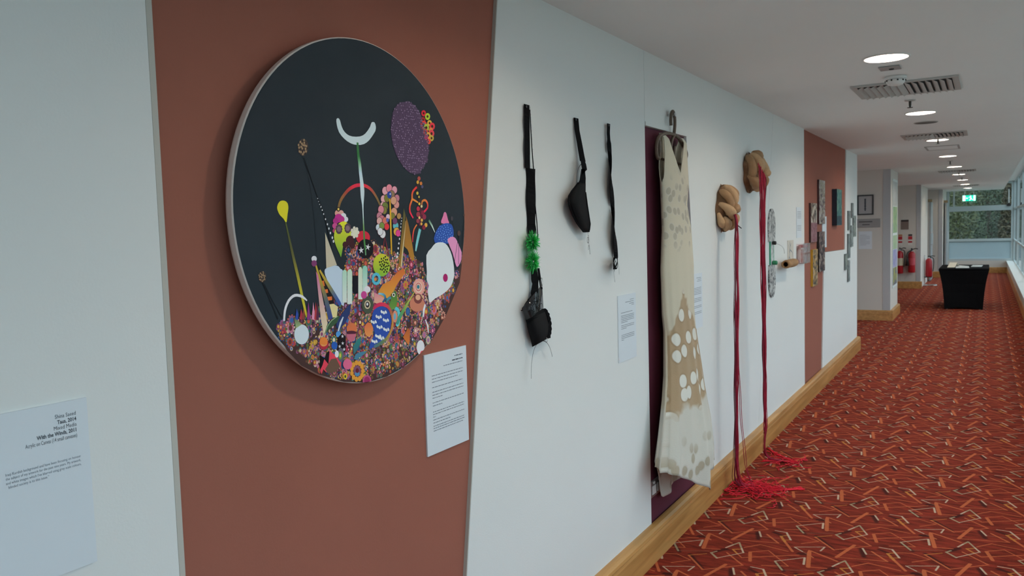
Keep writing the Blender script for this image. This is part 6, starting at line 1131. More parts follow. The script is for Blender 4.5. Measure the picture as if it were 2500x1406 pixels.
h3 = thing('twisted_ribbon', 'narrow black ribbon twisting down to a lace knot, nearest the dress', 'hanging', (0,3.15,2.04), 'black hanging pieces')
P = sub([(3.155,2.04),(3.150,2.00),(3.158,1.93),(3.168,1.86),(3.172,1.78),(3.178,1.70),(3.190,1.62),(3.200,1.54),(3.204,1.49),(3.206,1.468)],5)
tws = []
for i in range(len(P)):
    z = P[i][1]; tws.append(.1 if z > 1.93 else .1+(1.93-z)/.19*PI*.5*1.7)
build('ribbon', band(P,[.030 if i < 8 else .042 for i in range(len(P))],.014,tws), LACE, h3, solid=.002)
build('pin', MB().lathe([(.004,0),(.006,.008),(.005,.012)], (.004,3.160,2.034), 'x', 8), WIRE, h3)
mb = MB()
for k in range(9):
    a0 = r.uniform(0,6); c = Vector((.03,3.198,1.448))
    mb.tube([c+Vector((.016*sin(a0+i*.8),.024*cos(a0*1.7+i*.6),.026*sin(a0*2+i*.5))) for i in range(9)], .0028, 4)
o = build('lace_knot', mb, LACE, h3)
build('tail', MB().tube(arc((.035,3.215,1.46),(.04,3.238,1.44),(.04,3.236,1.395)), .0012, 4), WIRE, h3)
build('tail', MB().tube(arc((.03,3.18,1.435),(.03,3.175,1.40),(.035,3.190,1.365)), .0012, 4), WIRE, h3)
build('tail', MB().prism_x([(3.180,1.445),(3.196,1.44),(3.184,1.408)], .028, .031), LACE, h3)

build = build0
# ------------------------------------------------------------------ dress on its hanger
CREAM = (.62,.56,.43,1)
def dress_material():
    M = mat('dress_fabric', CREAM, .8, spec=.15, sheen=.2); nt = M.node_tree; L = nt.links; N = nt.nodes.new; b = nt.nodes['Principled BSDF']
    uv = N('ShaderNodeUVMap'); uv.uv_map = 'cloth'
    sp = N('ShaderNodeSeparateXYZ'); L.new(uv.outputs[0], sp.inputs[0])
    nz = N('ShaderNodeTexNoise'); nz.inputs['Scale'].default_value = 9; L.new(uv.outputs[0], nz.inputs['Vector'])
    def math_(op, a, b_=None, clamp=False):
        k = N('ShaderNodeMath'); k.operation = op; k.use_clamp = clamp
        for i,v in enumerate((a,b_)):
            if v is None: continue
            if isinstance(v,(int,float)): k.inputs[i].default_value = v
            else: L.new(v, k.inputs[i])
        return k.outputs[0]
    u, z = sp.outputs['X'], sp.outputs['Y']
    wob = math_('MULTIPLY', math_('SUBTRACT', nz.outputs['Fac'], .5), .22)
    zw = math_('ADD', z, wob)
    def ramp(v, a, b_):
        mr = N('ShaderNodeMapRange'); mr.inputs['From Min'].default_value = a; mr.inputs['From Max'].default_value = b_; L.new(v, mr.inputs['Value']); return mr.outputs[0]
    def dots(scale, rad, rnd_=1.0):
        v = N('ShaderNodeTexVoronoi'); v.voronoi_dimensions = '2D'; v.inputs['Scale'].default_value = scale; v.inputs['Randomness'].default_value = rnd_
        L.new(uv.outputs[0], v.inputs['Vector']); return ramp(v.outputs['Distance'], rad+.05, rad), ramp(v.outputs['Distance'], rad+.13, rad+.07)
    def mix(f, a, c):
        mx = N('ShaderNodeMix'); mx.data_type = 'RGBA'; L.new(f, mx.inputs['Factor']); L.new(a, mx.inputs['A']); mx.inputs['B'].default_value = c; return mx.outputs['Result']
    base = N('ShaderNodeRGB'); base.outputs[0].default_value = CREAM; cur = base.outputs[0]
    # lower skirt paler
    cur = mix(ramp(zw,.76,.70), cur, (.60,.57,.50,1))
    # midriff beige spots
    d, ring = dots(17,.27)
    mid = math_('MULTIPLY', ramp(zw,1.50,1.56), ramp(zw,1.86,1.78)); cur = mix(math_('MULTIPLY', ring, math_('MULTIPLY',mid,.5)), cur, (.58,.56,.50,1)); cur = mix(math_('MULTIPLY', d, math_('MULTIPLY',mid,.75)), cur, (.40,.35,.26,1))
    # brown lace godet with white roundels
    au = math_('ABSOLUTE', math_('SUBTRACT', u, -.05))
    edge = math_('MULTIPLY', math_('SUBTRACT', 1.27, zw), 1.0)
    bl = math_('MULTIPLY', ramp(math_('SUBTRACT', edge, au), 0, .02), ramp(zw,.70,.74)); cur = mix(math_('MULTIPLY',bl,.9), cur, (.40,.27,.15,1))
    d2, ring2 = dots(9.6,.27,.7); cur = mix(math_('MULTIPLY', ring2, math_('MULTIPLY', bl, .5)), cur, (.30,.20,.11,1)); cur = mix(math_('MULTIPLY', d2, bl), cur, (.72,.70,.63,1))
    # hem spots
    d3, ring3 = dots(12,.24); hm = ramp(zw,.60,.46); cur = mix(math_('MULTIPLY', ring3, math_('MULTIPLY',hm,.35)), cur, (.45,.42,.35,1)); cur = mix(math_('MULTIPLY', d3, math_('MULTIPLY',hm,.8)), cur, (.38,.31,.21,1))
    L.new(cur, b.inputs['Base Color'])
    n3 = N('ShaderNodeTexNoise'); n3.inputs['Scale'].default_value = 160; L.new(uv.outputs[0], n3.inputs['Vector'])
    bp = N('ShaderNodeBump'); bp.inputs['Strength'].default_value = .25; bp.inputs['Distance'].default_value = .004; L.new(n3.outputs['Fac'], bp.inputs['Height']); L.new(bp.outputs[0], b.inputs['Normal'])
    return M
DROWS = [(2.055,3.895,.204,.005),(2.023,3.89,.204,.018),(1.981,3.875,.201,.022),(1.888,3.851,.194,.03),(1.807,3.845,.182,.036),(1.705,3.832,.16,.036),(1.584,3.854,.184,.04),(1.4,3.842,.208,.045),(1.175,3.835,.196,.048),(1.092,3.846,.19,.05),(.883,3.858,.23,.06),(.762,3.844,.259,.068),(.602,3.825,.323,.08),(.448,3.788,.367,.09),(.304,3.782,.372,.09)]
def drow(z):
    for a,b_ in zip(DROWS[:-1],DROWS[1:]):
        if a[0] >= z >= b_[0]:
            t = (a[0]-z)/(a[0]-b_[0]); t2 = t
            return [a[k]+(b_[k]-a[k])*t2 for k in range(4)]
    return list(DROWS[-1] if z < DROWS[-1][0] else DROWS[0])
dr = thing('dress', 'long cream sleeveless dress with beige spots hanging in front of the maroon panel', 'dress', (0,3.82,.27))
def dress_body():
    NA, NZ = 128, 130; V = []; UV = []; ok = []
    for i in range(NZ+1):
        for j in range(NA):
            a = 2*PI*(j+.5)/NA                                  # 0 faces +x (front), PI/2 faces +y
            s = sin(a); front = cos(a) > 0
            # hem height round the skirt
            if front:
                hem = .47-.195*max(0,min(1,(s+1)/1.2))**1.15 if s < .2 else .35+.02*max(0,(s-.2))
            else: hem = .262+.22*max(0,min(1,(-s-.25)/.35))+.09*max(0,s)
            z = 2.052-(2.052-hem)*i/NZ
            _, yc, b_, d_ = drow(max(z,.304))
            # neckline and armholes: the cloth narrows to two shoulder straps
            v0 = (.62*max(0,(z-1.87)/.18)**.85) if front else .58*max(0,(z-1.93)/.12)**.6
            arm = 1.0-.17*max(0,min(1,(z-1.82)/.14))**.7
            q = abs(s); sn = (v0+(arm-v0)*q)*(1 if s > 0 else -1); c_ = math.sqrt(max(0,1-sn*sn))*(1 if front else -1)
            fold = max(0,min(1,(1.55-z)/1.1)); f2 = max(0,min(1,(.9-z)/.5))
            k = 1+.20*fold*sin(a*13+.6+z*1.0)*(.6+.4*sin(a*3))+.16*f2*sin(a*5+1.1)*(1 if front else .4)
            x = d_+.012+d_*k*c_
            y = yc+b_*sn*(1+.015*fold*sin(a*11)) + .006*fold*sin(a*14+z*4)
            V.append((max(.006,x), y, z)); UV.append((sn*b_ if front else sn*b_+1.3, z))
            ok.append((z, front, s))
    F = []
    for i in range(NZ):
        for j in range(NA):
            j2 = (j+1)%NA; z, fr, s = ok[i*NA+j]; _, fr2, s2 = ok[i*NA+j2]
            if s*s2 < 0 and z > (1.87 if fr else 1.93): continue        # open neck
            if fr != fr2 and z > 1.82: continue                         # open armhole
            F.append((i*NA+j, (i+1)*NA+j, (i+1)*NA+j2, i*NA+j2))
    mb = MB(); mb.v = V; mb.f = F; mb.c = [None]*len(F); return mb, UV
mb, UV = dress_body()
o = build('gown', mb, dress_material(), dr, smooth=True, solid=.003)
ul = o.data.uv_layers.new(name='cloth')
for lp in o.data.loops: ul.data[lp.index].uv = UV[lp.vertex_index]
# label tag at the neck
build('neck_tag', MB().prism_x([(3.872,1.785),(3.900,1.787),(3.898,1.70),(3.872,1.70)], .081,.083), mat('blue_grey_tag',(.20,.25,.30,1),.6), dr)
# hanger
hg = thing('clothes_hanger', 'brown wooden clothes hanger with curled ends holding the dress', 'hanger', (.03,3.90,2.03))
HW = mat('hanger_cane', (.115,.078,.052,1), .5, bump=(90,.3))
pts = [(.026,3.865,2.10),(.026,3.862,2.125),(.026,3.870,2.155),(.026,3.888,2.172),(.026,3.908,2.165),(.026,3.920,2.14),(.026,3.920,2.105),(.026,3.912,2.075),(.026,3.905,2.055)]
def smooth_path(P, k=5):
    out = []
    for i in range(len(P)-1):
        p0,p1,p2,p3 = [Vector(P[max(0,min(len(P)-1,i+d))]) for d in (-1,0,1,2)]
        for j in range(k):
            t = j/k; out.append(.5*((2*p1)+(p2-p0)*t+(2*p0-5*p1+4*p2-p3)*t*t+(3*p1-p0-3*p2+p3)*t**3))
    return out+[Vector(P[-1])]
build('hook', MB().tube(smooth_path(pts), .0085, 8), HW, hg, smooth=True)
build('arm', MB().tube(smooth_path([(.028,3.905,2.058),(.028,3.80,2.055),(.028,3.70,2.035),(.028,3.655,2.00),(.028,3.650,1.945),(.028,3.675,1.925),(.028,3.690,1.96),(.028,3.683,2.01)]), .009, 8), HW, hg, smooth=True)
build('arm', MB().tube(smooth_path([(.028,3.905,2.058),(.028,3.98,2.045),(.028,4.05,2.015),(.028,4.09,1.975),(.028,4.075,1.945)]), .009, 8), HW, hg, smooth=True)
build('centre_scroll', MB().tube(smooth_path([(.028,3.905,2.055),(.028,3.87,2.03),(.028,3.852,1.985),(.028,3.87,1.945),(.028,3.895,1.96),(.028,3.905,2.00)]), .008, 8), HW, hg, smooth=True)
build('cross_bar', MB().tube([(.028,3.72,1.925),(.028,4.05,1.915)], .006, 8), HW, hg, smooth=True)
build('peg', MB().lathe([(.007,-.012),(.007,.036),(.010,.036),(.010,.042)], (0,3.888,2.155), 'x', 10), STEEL, hg)

# socket low on the maroon panel
so = thing('power_socket', 'brushed steel double power socket low on the maroon panel', 'socket', (-.012,3.66,.28))
build('plate', B(-.0118,3.588,.282,-.006,3.74,.365), mat('socket_steel',(.42,.40,.40,1),.35,.8), so, bevel=.002)
for yy in (3.628,3.70): build('outlet', B(-.0058,yy-.024,.296,-.003,yy+.024,.338), mat('white_plastic'), so); build('switch', B(-.0058,yy-.008,.346,-.002,yy+.008,.358), mat('white_plastic'), so)

# ------------------------------------------------------------------ knotted heads with red yarn
TAN = mat('stuffed_tan_stocking', (.36,.20,.095,1), .7, noise=(14,.35), bump=(60,.35))
TAN2 = mat('stuffed_pale_stocking', (.52,.32,.17,1), .7, noise=(14,.3), bump=(60,.35))
YARN = mat('red_yarn', (.36,.006,.035,1), .8, noise=(40,.4))
YARN3 = mat('dark_red_yarn', (.13,.004,.02,1), .8, noise=(40,.4))
YARN2 = mat('bright_red_yarn', (.80,.008,.03,1), .75, noise=(40,.35))
def head(label, yc, zc, a, b, c, seed, dirs):
    r = random.Random(seed); t = thing('knotted_head', label, 'sculpture', (0,yc,zc-c), 'knotted stocking sculptures with red yarn')
    mb = MB(); NU, NV = 28, 22; V = []
    for i in range(NV+1):
        ph = -PI/2+PI*i/NV
        for j in range(NU+1):
            th = PI*j/NU; k = .86+.07*sin(5*th+3*ph+seed)+.06*sin(7*ph-2*th+seed)
            V.append((.002+a*k*sin(th)*cos(ph), yc-b*k*cos(th)*cos(ph), zc+c*k*sin(ph)))
    F = [(i*(NU+1)+j,i*(NU+1)+j+1,(i+1)*(NU+1)+j+1,(i+1)*(NU+1)+j) for i in range(NV) for j in range(NU)]
    mb.add(V,F); build('core', mb, mat('stuffed_stocking_crease_shade', (.20,.10,.045,1), .8, noise=(14,.4), bump=(60,.5)), t, smooth=True)  # core coloured darker to put shade into the creases between coils
    def surf(th, ph, k): return Vector((.002+a*k*sin(th)*cos(ph), yc-b*k*cos(th)*cos(ph), zc+c*k*sin(ph)))
    for q,(th0,ph0,th1,ph1,rad,bend) in enumerate(dirs):
        pts = []; rr = []
        for i in range(13):
            s = i/12; th = th0+(th1-th0)*s+bend*sin(PI*s); ph = ph0+(ph1-ph0)*s
            p_ = surf(th, ph, .90+.06*sin(PI*s)); p_.x = max(p_.x, rad*.5); pts.append(p_); rr.append(rad*(.12+.88*sin(PI*(.02+.96*s))**.55)*(1+.12*sin(9*s+q)))
        build('stuffed_coil', MB().tube(pts, rr, 10), TAN2 if q % 2 else TAN, t, smooth=True)
    return t
D1 = [(.25,.9,.9,-.2,.026,.3),(.8,1.2,1.3,.1,.028,.25),(1.4,1.2,2.1,.3,.026,.2),(.2,.2,1.0,-.5,.030,.3),(.9,.05,1.9,-.1,.032,-.2),(.5,-.4,.9,-1.2,.024,.2),(1.1,-.3,1.4,-1.1,.026,.2),(1.7,-.3,2.2,-.9,.024,.1),(2.0,.6,2.7,-.2,.022,.2),(.15,-.2,.5,-1.0,.022,0)]
D2 = [(.2,1.0,.5,-.4,.030,.2),(.6,1.1,1.0,-.1,.034,.2),(1.0,1.25,2.2,.8,.032,-.2),(1.9,1.0,2.7,.1,.028,.2),(.3,-.2,.9,-1.0,.032,.2),(.9,-.2,1.3,-1.15,.034,.2),(1.5,-.2,2.0,-1.0,.030,.1),(1.2,.6,1.5,-.2,.030,.1),(2.2,.1,2.6,-.7,.024,.1)]
head('lower knotted tan stocking head nearer the dress, trailing red yarn', 4.80, 1.70, .105, .115, .150, 2, D1)
hd2 = head('upper knotted tan stocking head beside the board joint, trailing red yarn', 5.46, 1.945, .12, .165, .140, 5, D2)
build('knob', MB().lathe([(.001,-.024),(.014,-.02),(.023,-.008),(.024,.004),(.016,.018),(.001,.024)], (.15,5.36,1.93), 'z', 14), TAN2, hd2, smooth=True)
def yarn(label, anchors, seed, pile, tails, rad=.0026):
    r = random.Random(seed); a0 = anchors[0][0]
    t = thing('yarn_bundle', label, 'yarn', (a0[0],a0[1],0), 'red yarn bundles')
    for A in anchors:
        P = smooth_path(A, 8); k = len(P)
        f1, f2, f3 = r.uniform(0,6), r.uniform(.12,.3), r.uniform(.004,.014)
        P = [p+Vector((.0022*sin(i*.9+f1), f3*sin(i*f2+f1)*min(1,i/6), 0)) for i,p in enumerate(P)]
        build('strand', MB().tube(P, rad*r.uniform(.6,1.4), 5), YARN if r.random() < .7 else YARN3, t, smooth=True)
    mb = MB()
    for k in range(pile[4]):
        c = Vector((pile[0]+r.gauss(0,pile[2]), pile[1]+r.gauss(0,pile[3]), r.uniform(.004,.03)*math.exp(-k/pile[4])+.003)); pts = []; h = r.uniform(0,2*PI)
        c.x = max(c.x,.058)
        for i in range(14):
            h += r.gauss(0,.65); c = c+Vector((cos(h),sin(h),0))*.016; c.x = max(c.x,.05); c.z = max(.003, min(.04, c.z+r.gauss(0,.003))); pts.append(c.copy())
        mb.tube(pts, .0024, 4)
    for tl in tails:
        for k in range(9):
            P = smooth_path([(x+r.gauss(0,.006),y+r.gauss(0,.012),.004+.004*r.random()) for x,y in tl], 4); mb.tube(P, .0024, 4)
    o = build('floor_tangle', mb, YARN2, t, smooth=True); o['kind'] = 'stuff'
r = random.Random(9); A1 = []
for k in range(13):
    dx, dy = r.gauss(0,.007), r.gauss(0,.014); e = (.10+r.uniform(0,.16), 4.72+r.uniform(-.02,.16))
    A1.append([(.098+dx*.5,4.735+dy*.6,1.665),(.118+dx*.6,4.715+dy,1.60),(.120+dx,4.695+dy,1.2),(.118+dx,4.685+dy,.75),(.110+dx,4.70+dy,.30),(.09+dx*2+.02,4.73+dy*2,.06),(e[0],e[1],.006)])
A1.append([(.12,4.72,1.4),(.125,4.70,.9),(.135,4.70,.45),(.155,4.72,.15),(.20,4.76,.006)])
A1.append([(.122,4.72,1.35),(.128,4.70,.85),(.15,4.69,.40),(.18,4.71,.10),(.24,4.74,.006)])
yarn('crimson yarn hanging from the lower head into a bright tangle on the carpet', A1, 21, (.185,4.755,.055,.075,75), [[(.24,4.80),(.33,4.83),(.40,4.87),(.445,4.90)],[(.40,4.88),(.43,4.92),(.45,4.90)]])
build('knot_tail', MB().tube([(.115,4.73,1.60),(.15,4.70,1.578)], .003, 5), WIRE, [o for o in bpy.data.objects if o.name.startswith('yarn_bundle')][0])
A2 = []
for k in range(26):
    f = k/25; dx = r.gauss(0,.006); dy = (f-.5)*.10+r.gauss(0,.006)
    top = (.135+.02*f+dx*.5, 5.20+.05*f+dy*.4, 1.985-.09*f)
    low = [(.145+dx,5.27+dy*.35,.62),(.143+dx,5.285+dy*.3,.30)]
    e = (.13+r.uniform(0,.18), 5.44+r.uniform(-.03,.05))
    A = [top,(.150+.012*f+dx,5.20+.02*f+dy*.8,1.86),(.148+.008*f+dx,5.215+dy*.8,1.5),(.146+dx,5.25+dy*.5,1.0)]+low
    if k % 3 == 0: A += [(.13+dx,5.33+dy*.3,.07),(e[0],e[1],.006)]
    elif k % 3 == 1: A += [(.142+dx,5.29,.22)]
    A2.append(A)
yarn('crimson yarn hanging from the upper head with a small loose end on the carpet', A2, 33, (.25,5.45,.03,.02,14), [[(.10,5.40),(.17,5.42),(.24,5.44),(.31,5.455)],[(.06,5.72),(.15,5.58),(.30,5.46)]])

# ------------------------------------------------------------------ patterned oval board
def marble(name, c1, c2, scale, c3=None, dist=2.5, more=()):
    M = mat(name, c1, .6, spec=.2); nt = M.node_tree; b = nt.nodes['Principled BSDF']; tc = nt.nodes.new('ShaderNodeTexCoord')
    n = nt.nodes.new('ShaderNodeTexNoise'); n.inputs['Scale'].default_value = scale; n.inputs['Detail'].default_value = 5; n.inputs['Distortion'].default_value = dist
    nt.links.new(tc.outputs['Object'], n.inputs['Vector']); r_ = nt.nodes.new('ShaderNodeValToRGB'); r_.color_ramp.elements[0].position = .40; r_.color_ramp.elements[1].position = .60
    r_.color_ramp.elements[0].color = c1; r_.color_ramp.elements[1].color = c2
    if c3: e = r_.color_ramp.elements.new(.5); e.color = c3
    for q_, cc in more: e = r_.color_ramp.elements.new(q_); e.color = cc
    nt.links.new(n.outputs['Fac'], r_.inputs['Fac']); nt.links.new(r_.outputs['Color'], b.inputs['Base Color']); return M
MARB = marble('grey_marbled_print', (.12,.12,.125,1), (.62,.62,.60,1), 14, (.42,.42,.41,1))
sk = thing('oval_board', 'tall oval board with grey marbled print and black and green pegs', 'board', (0,6.105,1.05))
def half_oval(z0, z1, up, w=.105, n=14):
    L = abs(z1-z0); pts = []
    for k in range(n+1):
        a = PI*k/n; pts.append((6.105+w*cos(a), (z1-w*1.25 + w*1.25*sin(a)) if up else (z0+w*1.25-w*1.25*sin(a))))
    return pts+([(6.105-w*.86,z0),(6.105+w*.86,z0)] if up else [(6.105-w*.86,z1),(6.105+w*.86,z1)])
build('upper_deck', MB().prism_x(half_oval(1.47,1.713,True), .001,.011), MARB, sk)
build('lower_deck', MB().prism_x(half_oval(1.05,1.295,False), .001,.011), MARB, sk)
build('centre_strip', B(.001,6.06,1.2955,.009,6.15,1.4695), marble('pale_marbled_print',(.40,.42,.42,1),(.66,.67,.65,1),14), sk)
for yy in (6.0545,6.1555): build('green_edging', B(.001,yy-.005,1.2955,.010,yy+.005,1.4695), mat('green_tape',(.05,.35,.20,1),.5), sk)
build('peg', MB().lathe([(.001,0),(.011,.001),(.014,.006),(.014,.026),(.010,.030),(.001,.031)], (.0095,6.105,1.457), 'x', 16), mat('black_plastic'), sk, smooth=True)
build('peg', MB().lathe([(.001,0),(.012,.001),(.016,.006),(.016,.032),(.011,.037),(.001,.038)], (.0095,6.105,1.310), 'x', 16), mat('green_plastic',(.03,.26,.11,1),.4), sk, smooth=True)
build('cord', MB().tube(arc((.04,6.12,1.45),(.07,6.25,1.43),(.05,6.33,1.37)), .001, 4), WIRE, sk)

# card, cork log and clear box
cdw = thing('drawing_card', 'small cream card with a twig-like ink drawing above the cork log', 'drawing', (0,6.79,1.27))
build('card', B(.0005,6.675,1.272,.004,6.90,1.462), mat('cream_card',(.66,.60,.52,1),.7), cdw)
mb = MB(); xk = .0044
for a_,b_ in (((6.70,1.30),(6.80,1.44)),((6.76,1.385),(6.85,1.36)),((6.85,1.36),(6.87,1.31)),((6.74,1.36),(6.71,1.43)),((6.78,1.41),(6.74,1.45)),((6.72,1.33),(6.78,1.30))):
    d = Vector((b_[0]-a_[0], b_[1]-a_[1])).normalized()*.006
    mb.add([(xk,a_[0]-d.y,a_[1]+d.x),(xk,a_[0]+d.y,a_[1]-d.x),(xk,b_[0]+d.y*.4,b_[1]-d.x*.4),(xk,b_[0]-d.y*.4,b_[1]+d.x*.4)], [(0,1,2,3)])
build('ink_drawing', mb, INK2, cdw)
ck = thing('cork_log', 'hollow cork log fixed lengthwise to the wall below the card', 'sculpture', (0,6.4,1.24))
prof = []
build('bark_tube', MB().lathe([(.019,.03),(.020,0),(.029,-.002),(.033,.05),(.031,.12),(.034,.2),(.033,.30),(.030,.35),(.020,.357),(.0,.357)], (.062,6.30,1.287), 'y', 20), mat('cork_bark',(.38,.20,.085,1),.8,noise=(18,.5),bump=(40,.6)), ck, smooth=True)
build('hollow_shade', MB().lathe([(.0,.032),(.0195,.032),(.0195,.030)], (.062,6.30,1.287), 'y', 16), mat('hollow_shade_black',(.02,.014,.01,1),.9), ck)  # near-black disc stands in for the shade inside the open end
build('bracket', B(.0005,6.45,1.27,.024,6.50,1.30), STEEL, ck)
bx_ = thing('clear_box', 'clear acrylic wall box with a red lid band and pinkish contents', 'box', (0,7.2,1.25))
ACR = glass('acrylic', (.97,.94,.94,1), .10)
y0,y1,z0,z1,xd = 7.03,7.345,1.255,1.425,.055
build('front_plate', B(xd-.004,y0,z0,xd,y1,z1), ACR, bx_); build('side_plate', B(.001,y0,z0,xd-.0045,y0+.004,z1), ACR, bx_); build('side_plate', B(.001,y1-.004,z0,xd-.0045,y1,z1), ACR, bx_); build('base_plate', B(.001,y0+.0045,z0,xd-.0045,y1-.0045,z0+.004), ACR, bx_)
build('lid', B(.001,y0+.08,z1-.035,xd-.005,y1-.08,z1-.012), mat('red_lid',(.50,.05,.06,1),.5), bx_, bevel=.003)
build('contents', B(.004,y0+.006,z0+.006,.026,y0+.055,z1-.02).box(.004,y0+.12,z0+.006,.02,y1-.05,z1-.055), marble('pinkish_contents',(.48,.16,.13,1),(.72,.60,.56,1),9), bx_)

# ------------------------------------------------------------------ small canvases on the far terracotta panel and beyond
def canvas(label, y0, z0, y1, z1, th, mface, medge, x=-.010, group='small canvases on the far terracotta panel', extra=None):
    t = thing('small_canvas', label, 'painting', (x,(y0+y1)/2,z0), group)
    build('canvas_edge', B(x+.0005,y0,z0,x+th,y1,z1), medge, t); build('canvas_face', B(x+th+.0001,y0+.001,z0+.001,x+th+.0012,y1-.001,z1-.001), mface, t)
    if extra: extra(t, x+th)
    return t
dk = mat('dark_canvas_edge', (.05,.02,.022,1), .6); navy = mat('navy_canvas_edge',(.010,.022,.04,1),.5)
canvas('upper canvas in mottled grey and olive on the far terracotta panel', 8.06,1.587,8.385,2.008, .018, marble('mottled_grey_olive',(.04,.035,.03,1),(.55,.50,.50,1),9,(.26,.22,.12,1),2.5,((.45,(.30,.20,.24,1)),(.55,(.42,.38,.30,1)))), dk)
def lowerpink(t, x): build('pink_field', B(x+.0013,7.648,1.423,x+.0022,7.938,1.60), marble('dusky_pink_wash',(.22,.07,.09,1),(.34,.18,.19,1),12), t)
canvas('canvas with a pale top and dusky pink lower half on the far terracotta panel', 7.645,1.42,7.94,1.78, .018, marble('pale_figure_wash',(.03,.03,.03,1),(.62,.55,.48,1),7,(.46,.38,.28,1),2.0,((.44,(.20,.12,.09,1)),)), dk, extra=lowerpink)
def tealfade(t, x): build('dark_field', B(x+.0013,8.915,1.57,x+.0022,9.235,1.665), marble('dark_teal_wash',(.012,.03,.05,1),(.03,.08,.09,1),10), t)
canvas('deep canvas fading from teal to navy on the far terracotta panel', 8.912,1.566,9.238,1.945, .048, marble('teal_wash',(.03,.11,.12,1),(.14,.28,.20,1),6,(.06,.18,.17,1)), navy, extra=tealfade)
canvas('dark mottled canvas beside the blank sheet on the far terracotta panel', 8.03,1.128,8.345,1.512, .022, marble('dark_mottled',(.01,.01,.012,1),(.45,.38,.30,1),9,(.09,.05,.05,1),2.5,((.55,(.22,.12,.11,1)),)), mat('black_canvas_edge',(.015,.012,.012,1),.5))
canvas('lowest canvas with a yellow edge on the far terracotta panel', 7.72,1.012,7.965,1.352, .020, marble('mottled_ochre',(.05,.04,.035,1),(.60,.48,.36,1),9,(.32,.22,.12,1),2.5,((.56,(.60,.34,.07,1)),)), mat('yellow_canvas_edge',(.62,.36,.03,1),.5))
gy = [marble('grey_teal_wash_%s'%n,(.14,.17,.17,1),c,9) for n,c in (('pale',(.40,.44,.42,1)),('dark',(.28,.31,.30,1)),('green',(.34,.38,.32,1)))]
ge = mat('grey_canvas_edge',(.16,.18,.18,1),.6)
for k,(lab,y0,z0,y1,z1) in enumerate([
    ('topmost of the little grey canvases near the wall end',10.19,1.645,10.30,1.821),
    ('tall grey canvas upper left in the little cluster near the wall end',9.90,1.502,10.05,1.727),
    ('rightmost grey teal canvas in the little cluster near the wall end',10.31,1.42,10.515,1.672),
    ('central grey green canvas in the little cluster near the wall end',10.105,1.305,10.27,1.557),
    ('long grey canvas below the upper left one near the wall end',9.88,1.181,10.04,1.462),
    ('leftmost low canvas in the little cluster near the wall end',9.655,1.055,9.82,1.238),
    ('lowest of the little grey canvases near the wall end',9.885,.908,10.01,1.155)]):
    canvas(lab, y0,z0,y1,z1, .016, gy[k%3], ge, 0, 'little grey canvases near the wall end')

# ------------------------------------------------------------------ on the pier facing the hall (y = 14.05)
Y = 14.05
fp = thing('framed_picture', 'black framed print with a narrow dark upright figure on the pier', 'picture', (-.30,Y-.001,1.70))
fx0,fx1,fz0,fz1 = -.425,-.182,1.705,2.028
for a_ in (B(fx0,Y-.022,fz0,fx0+.02,Y-.001,fz1),B(fx1-.02,Y-.022,fz0,fx1,Y-.001,fz1),B(fx0+.0205,Y-.022,fz0,fx1-.0205,Y-.001,fz0+.02),B(fx0+.0205,Y-.022,fz1-.02,fx1-.0205,Y-.001,fz1)): build('frame_bar', a_, mat('black_frame',(.012,.009,.009,1),.35), fp)
build('mount', B(fx0+.021,Y-.012,fz0+.021,fx1-.021,Y-.004,fz1-.021), mat('grey_mount',(.46,.45,.45,1),.7), fp)
mb = MB()
for k in range(9): z = 1.77+.022*k; w = .008+.006*abs(sin(k*1.7)); mb.box(-.306-w,Y-.0135,z,-.306+w,Y-.0125,z+.020)
build('printed_figure', mb, INK, fp)
pl = thing('door_plaque', 'grey metal plaque with two lines below the framed print', 'sign', (-.26,Y-.001,1.50))
build('plate', B(-.46,Y-.010,1.503,-.082,Y-.001,1.640), mat('plaque_metal',(.30,.28,.27,1),.45,.4), pl, bevel=.008)
mb = MB(); mb.box(-.40,Y-.0115,1.585,-.20,Y-.0105,1.605).box(-.35,Y-.0115,1.540,-.24,Y-.0105,1.558); build('plaque_lettering', mb, mat('dark_lettering',(.12,.11,.11,1),.6), pl)
ns = thing('notice_sheet', 'plain notice sheet below the plaque on the pier', 'sign', (-.30,Y-.001,1.15)); build('paper', B(-.405,Y-.003,1.155,-.205,Y-.0005,1.442), PAPER, ns)
mb = MB()
for k in range(9): mb.box(-.385,Y-.0038,1.22+.02*k,-.235 if k%4 else -.29,Y-.0032,1.223+.02*k)
build('printed_text', mb, INK2, ns)
# tall strip of colour on the side of the pier
po = thing('banner_strip', 'tall narrow green and violet banner on the side of the pier', 'poster', (.066,14.75,.48))
build('backing', B(.0665,14.32,.50,.074,15.08,2.28), mat('banner_white',(.72,.76,.74,1),.5), po)
def cframe(z0,z1,c1,c2,n): build('printed_field', B(.0742,14.36,z0,.0752,15.04,z1), marble('banner_print_%d'%n,c1,c2,4), po)
cframe(1.84,2.24,(.45,.45,.44,1),(.60,.60,.58,1),0); cframe(1.40,1.83,(.16,.34,.20,1),(.40,.48,.24,1),1); cframe(1.13,1.36,(.30,.44,.28,1),(.46,.56,.34,1),2); cframe(.83,1.125,(.30,.28,.52,1),(.46,.44,.62,1),3); cframe(.54,.825,(.10,.10,.22,1),(.44,.44,.10,1),4)

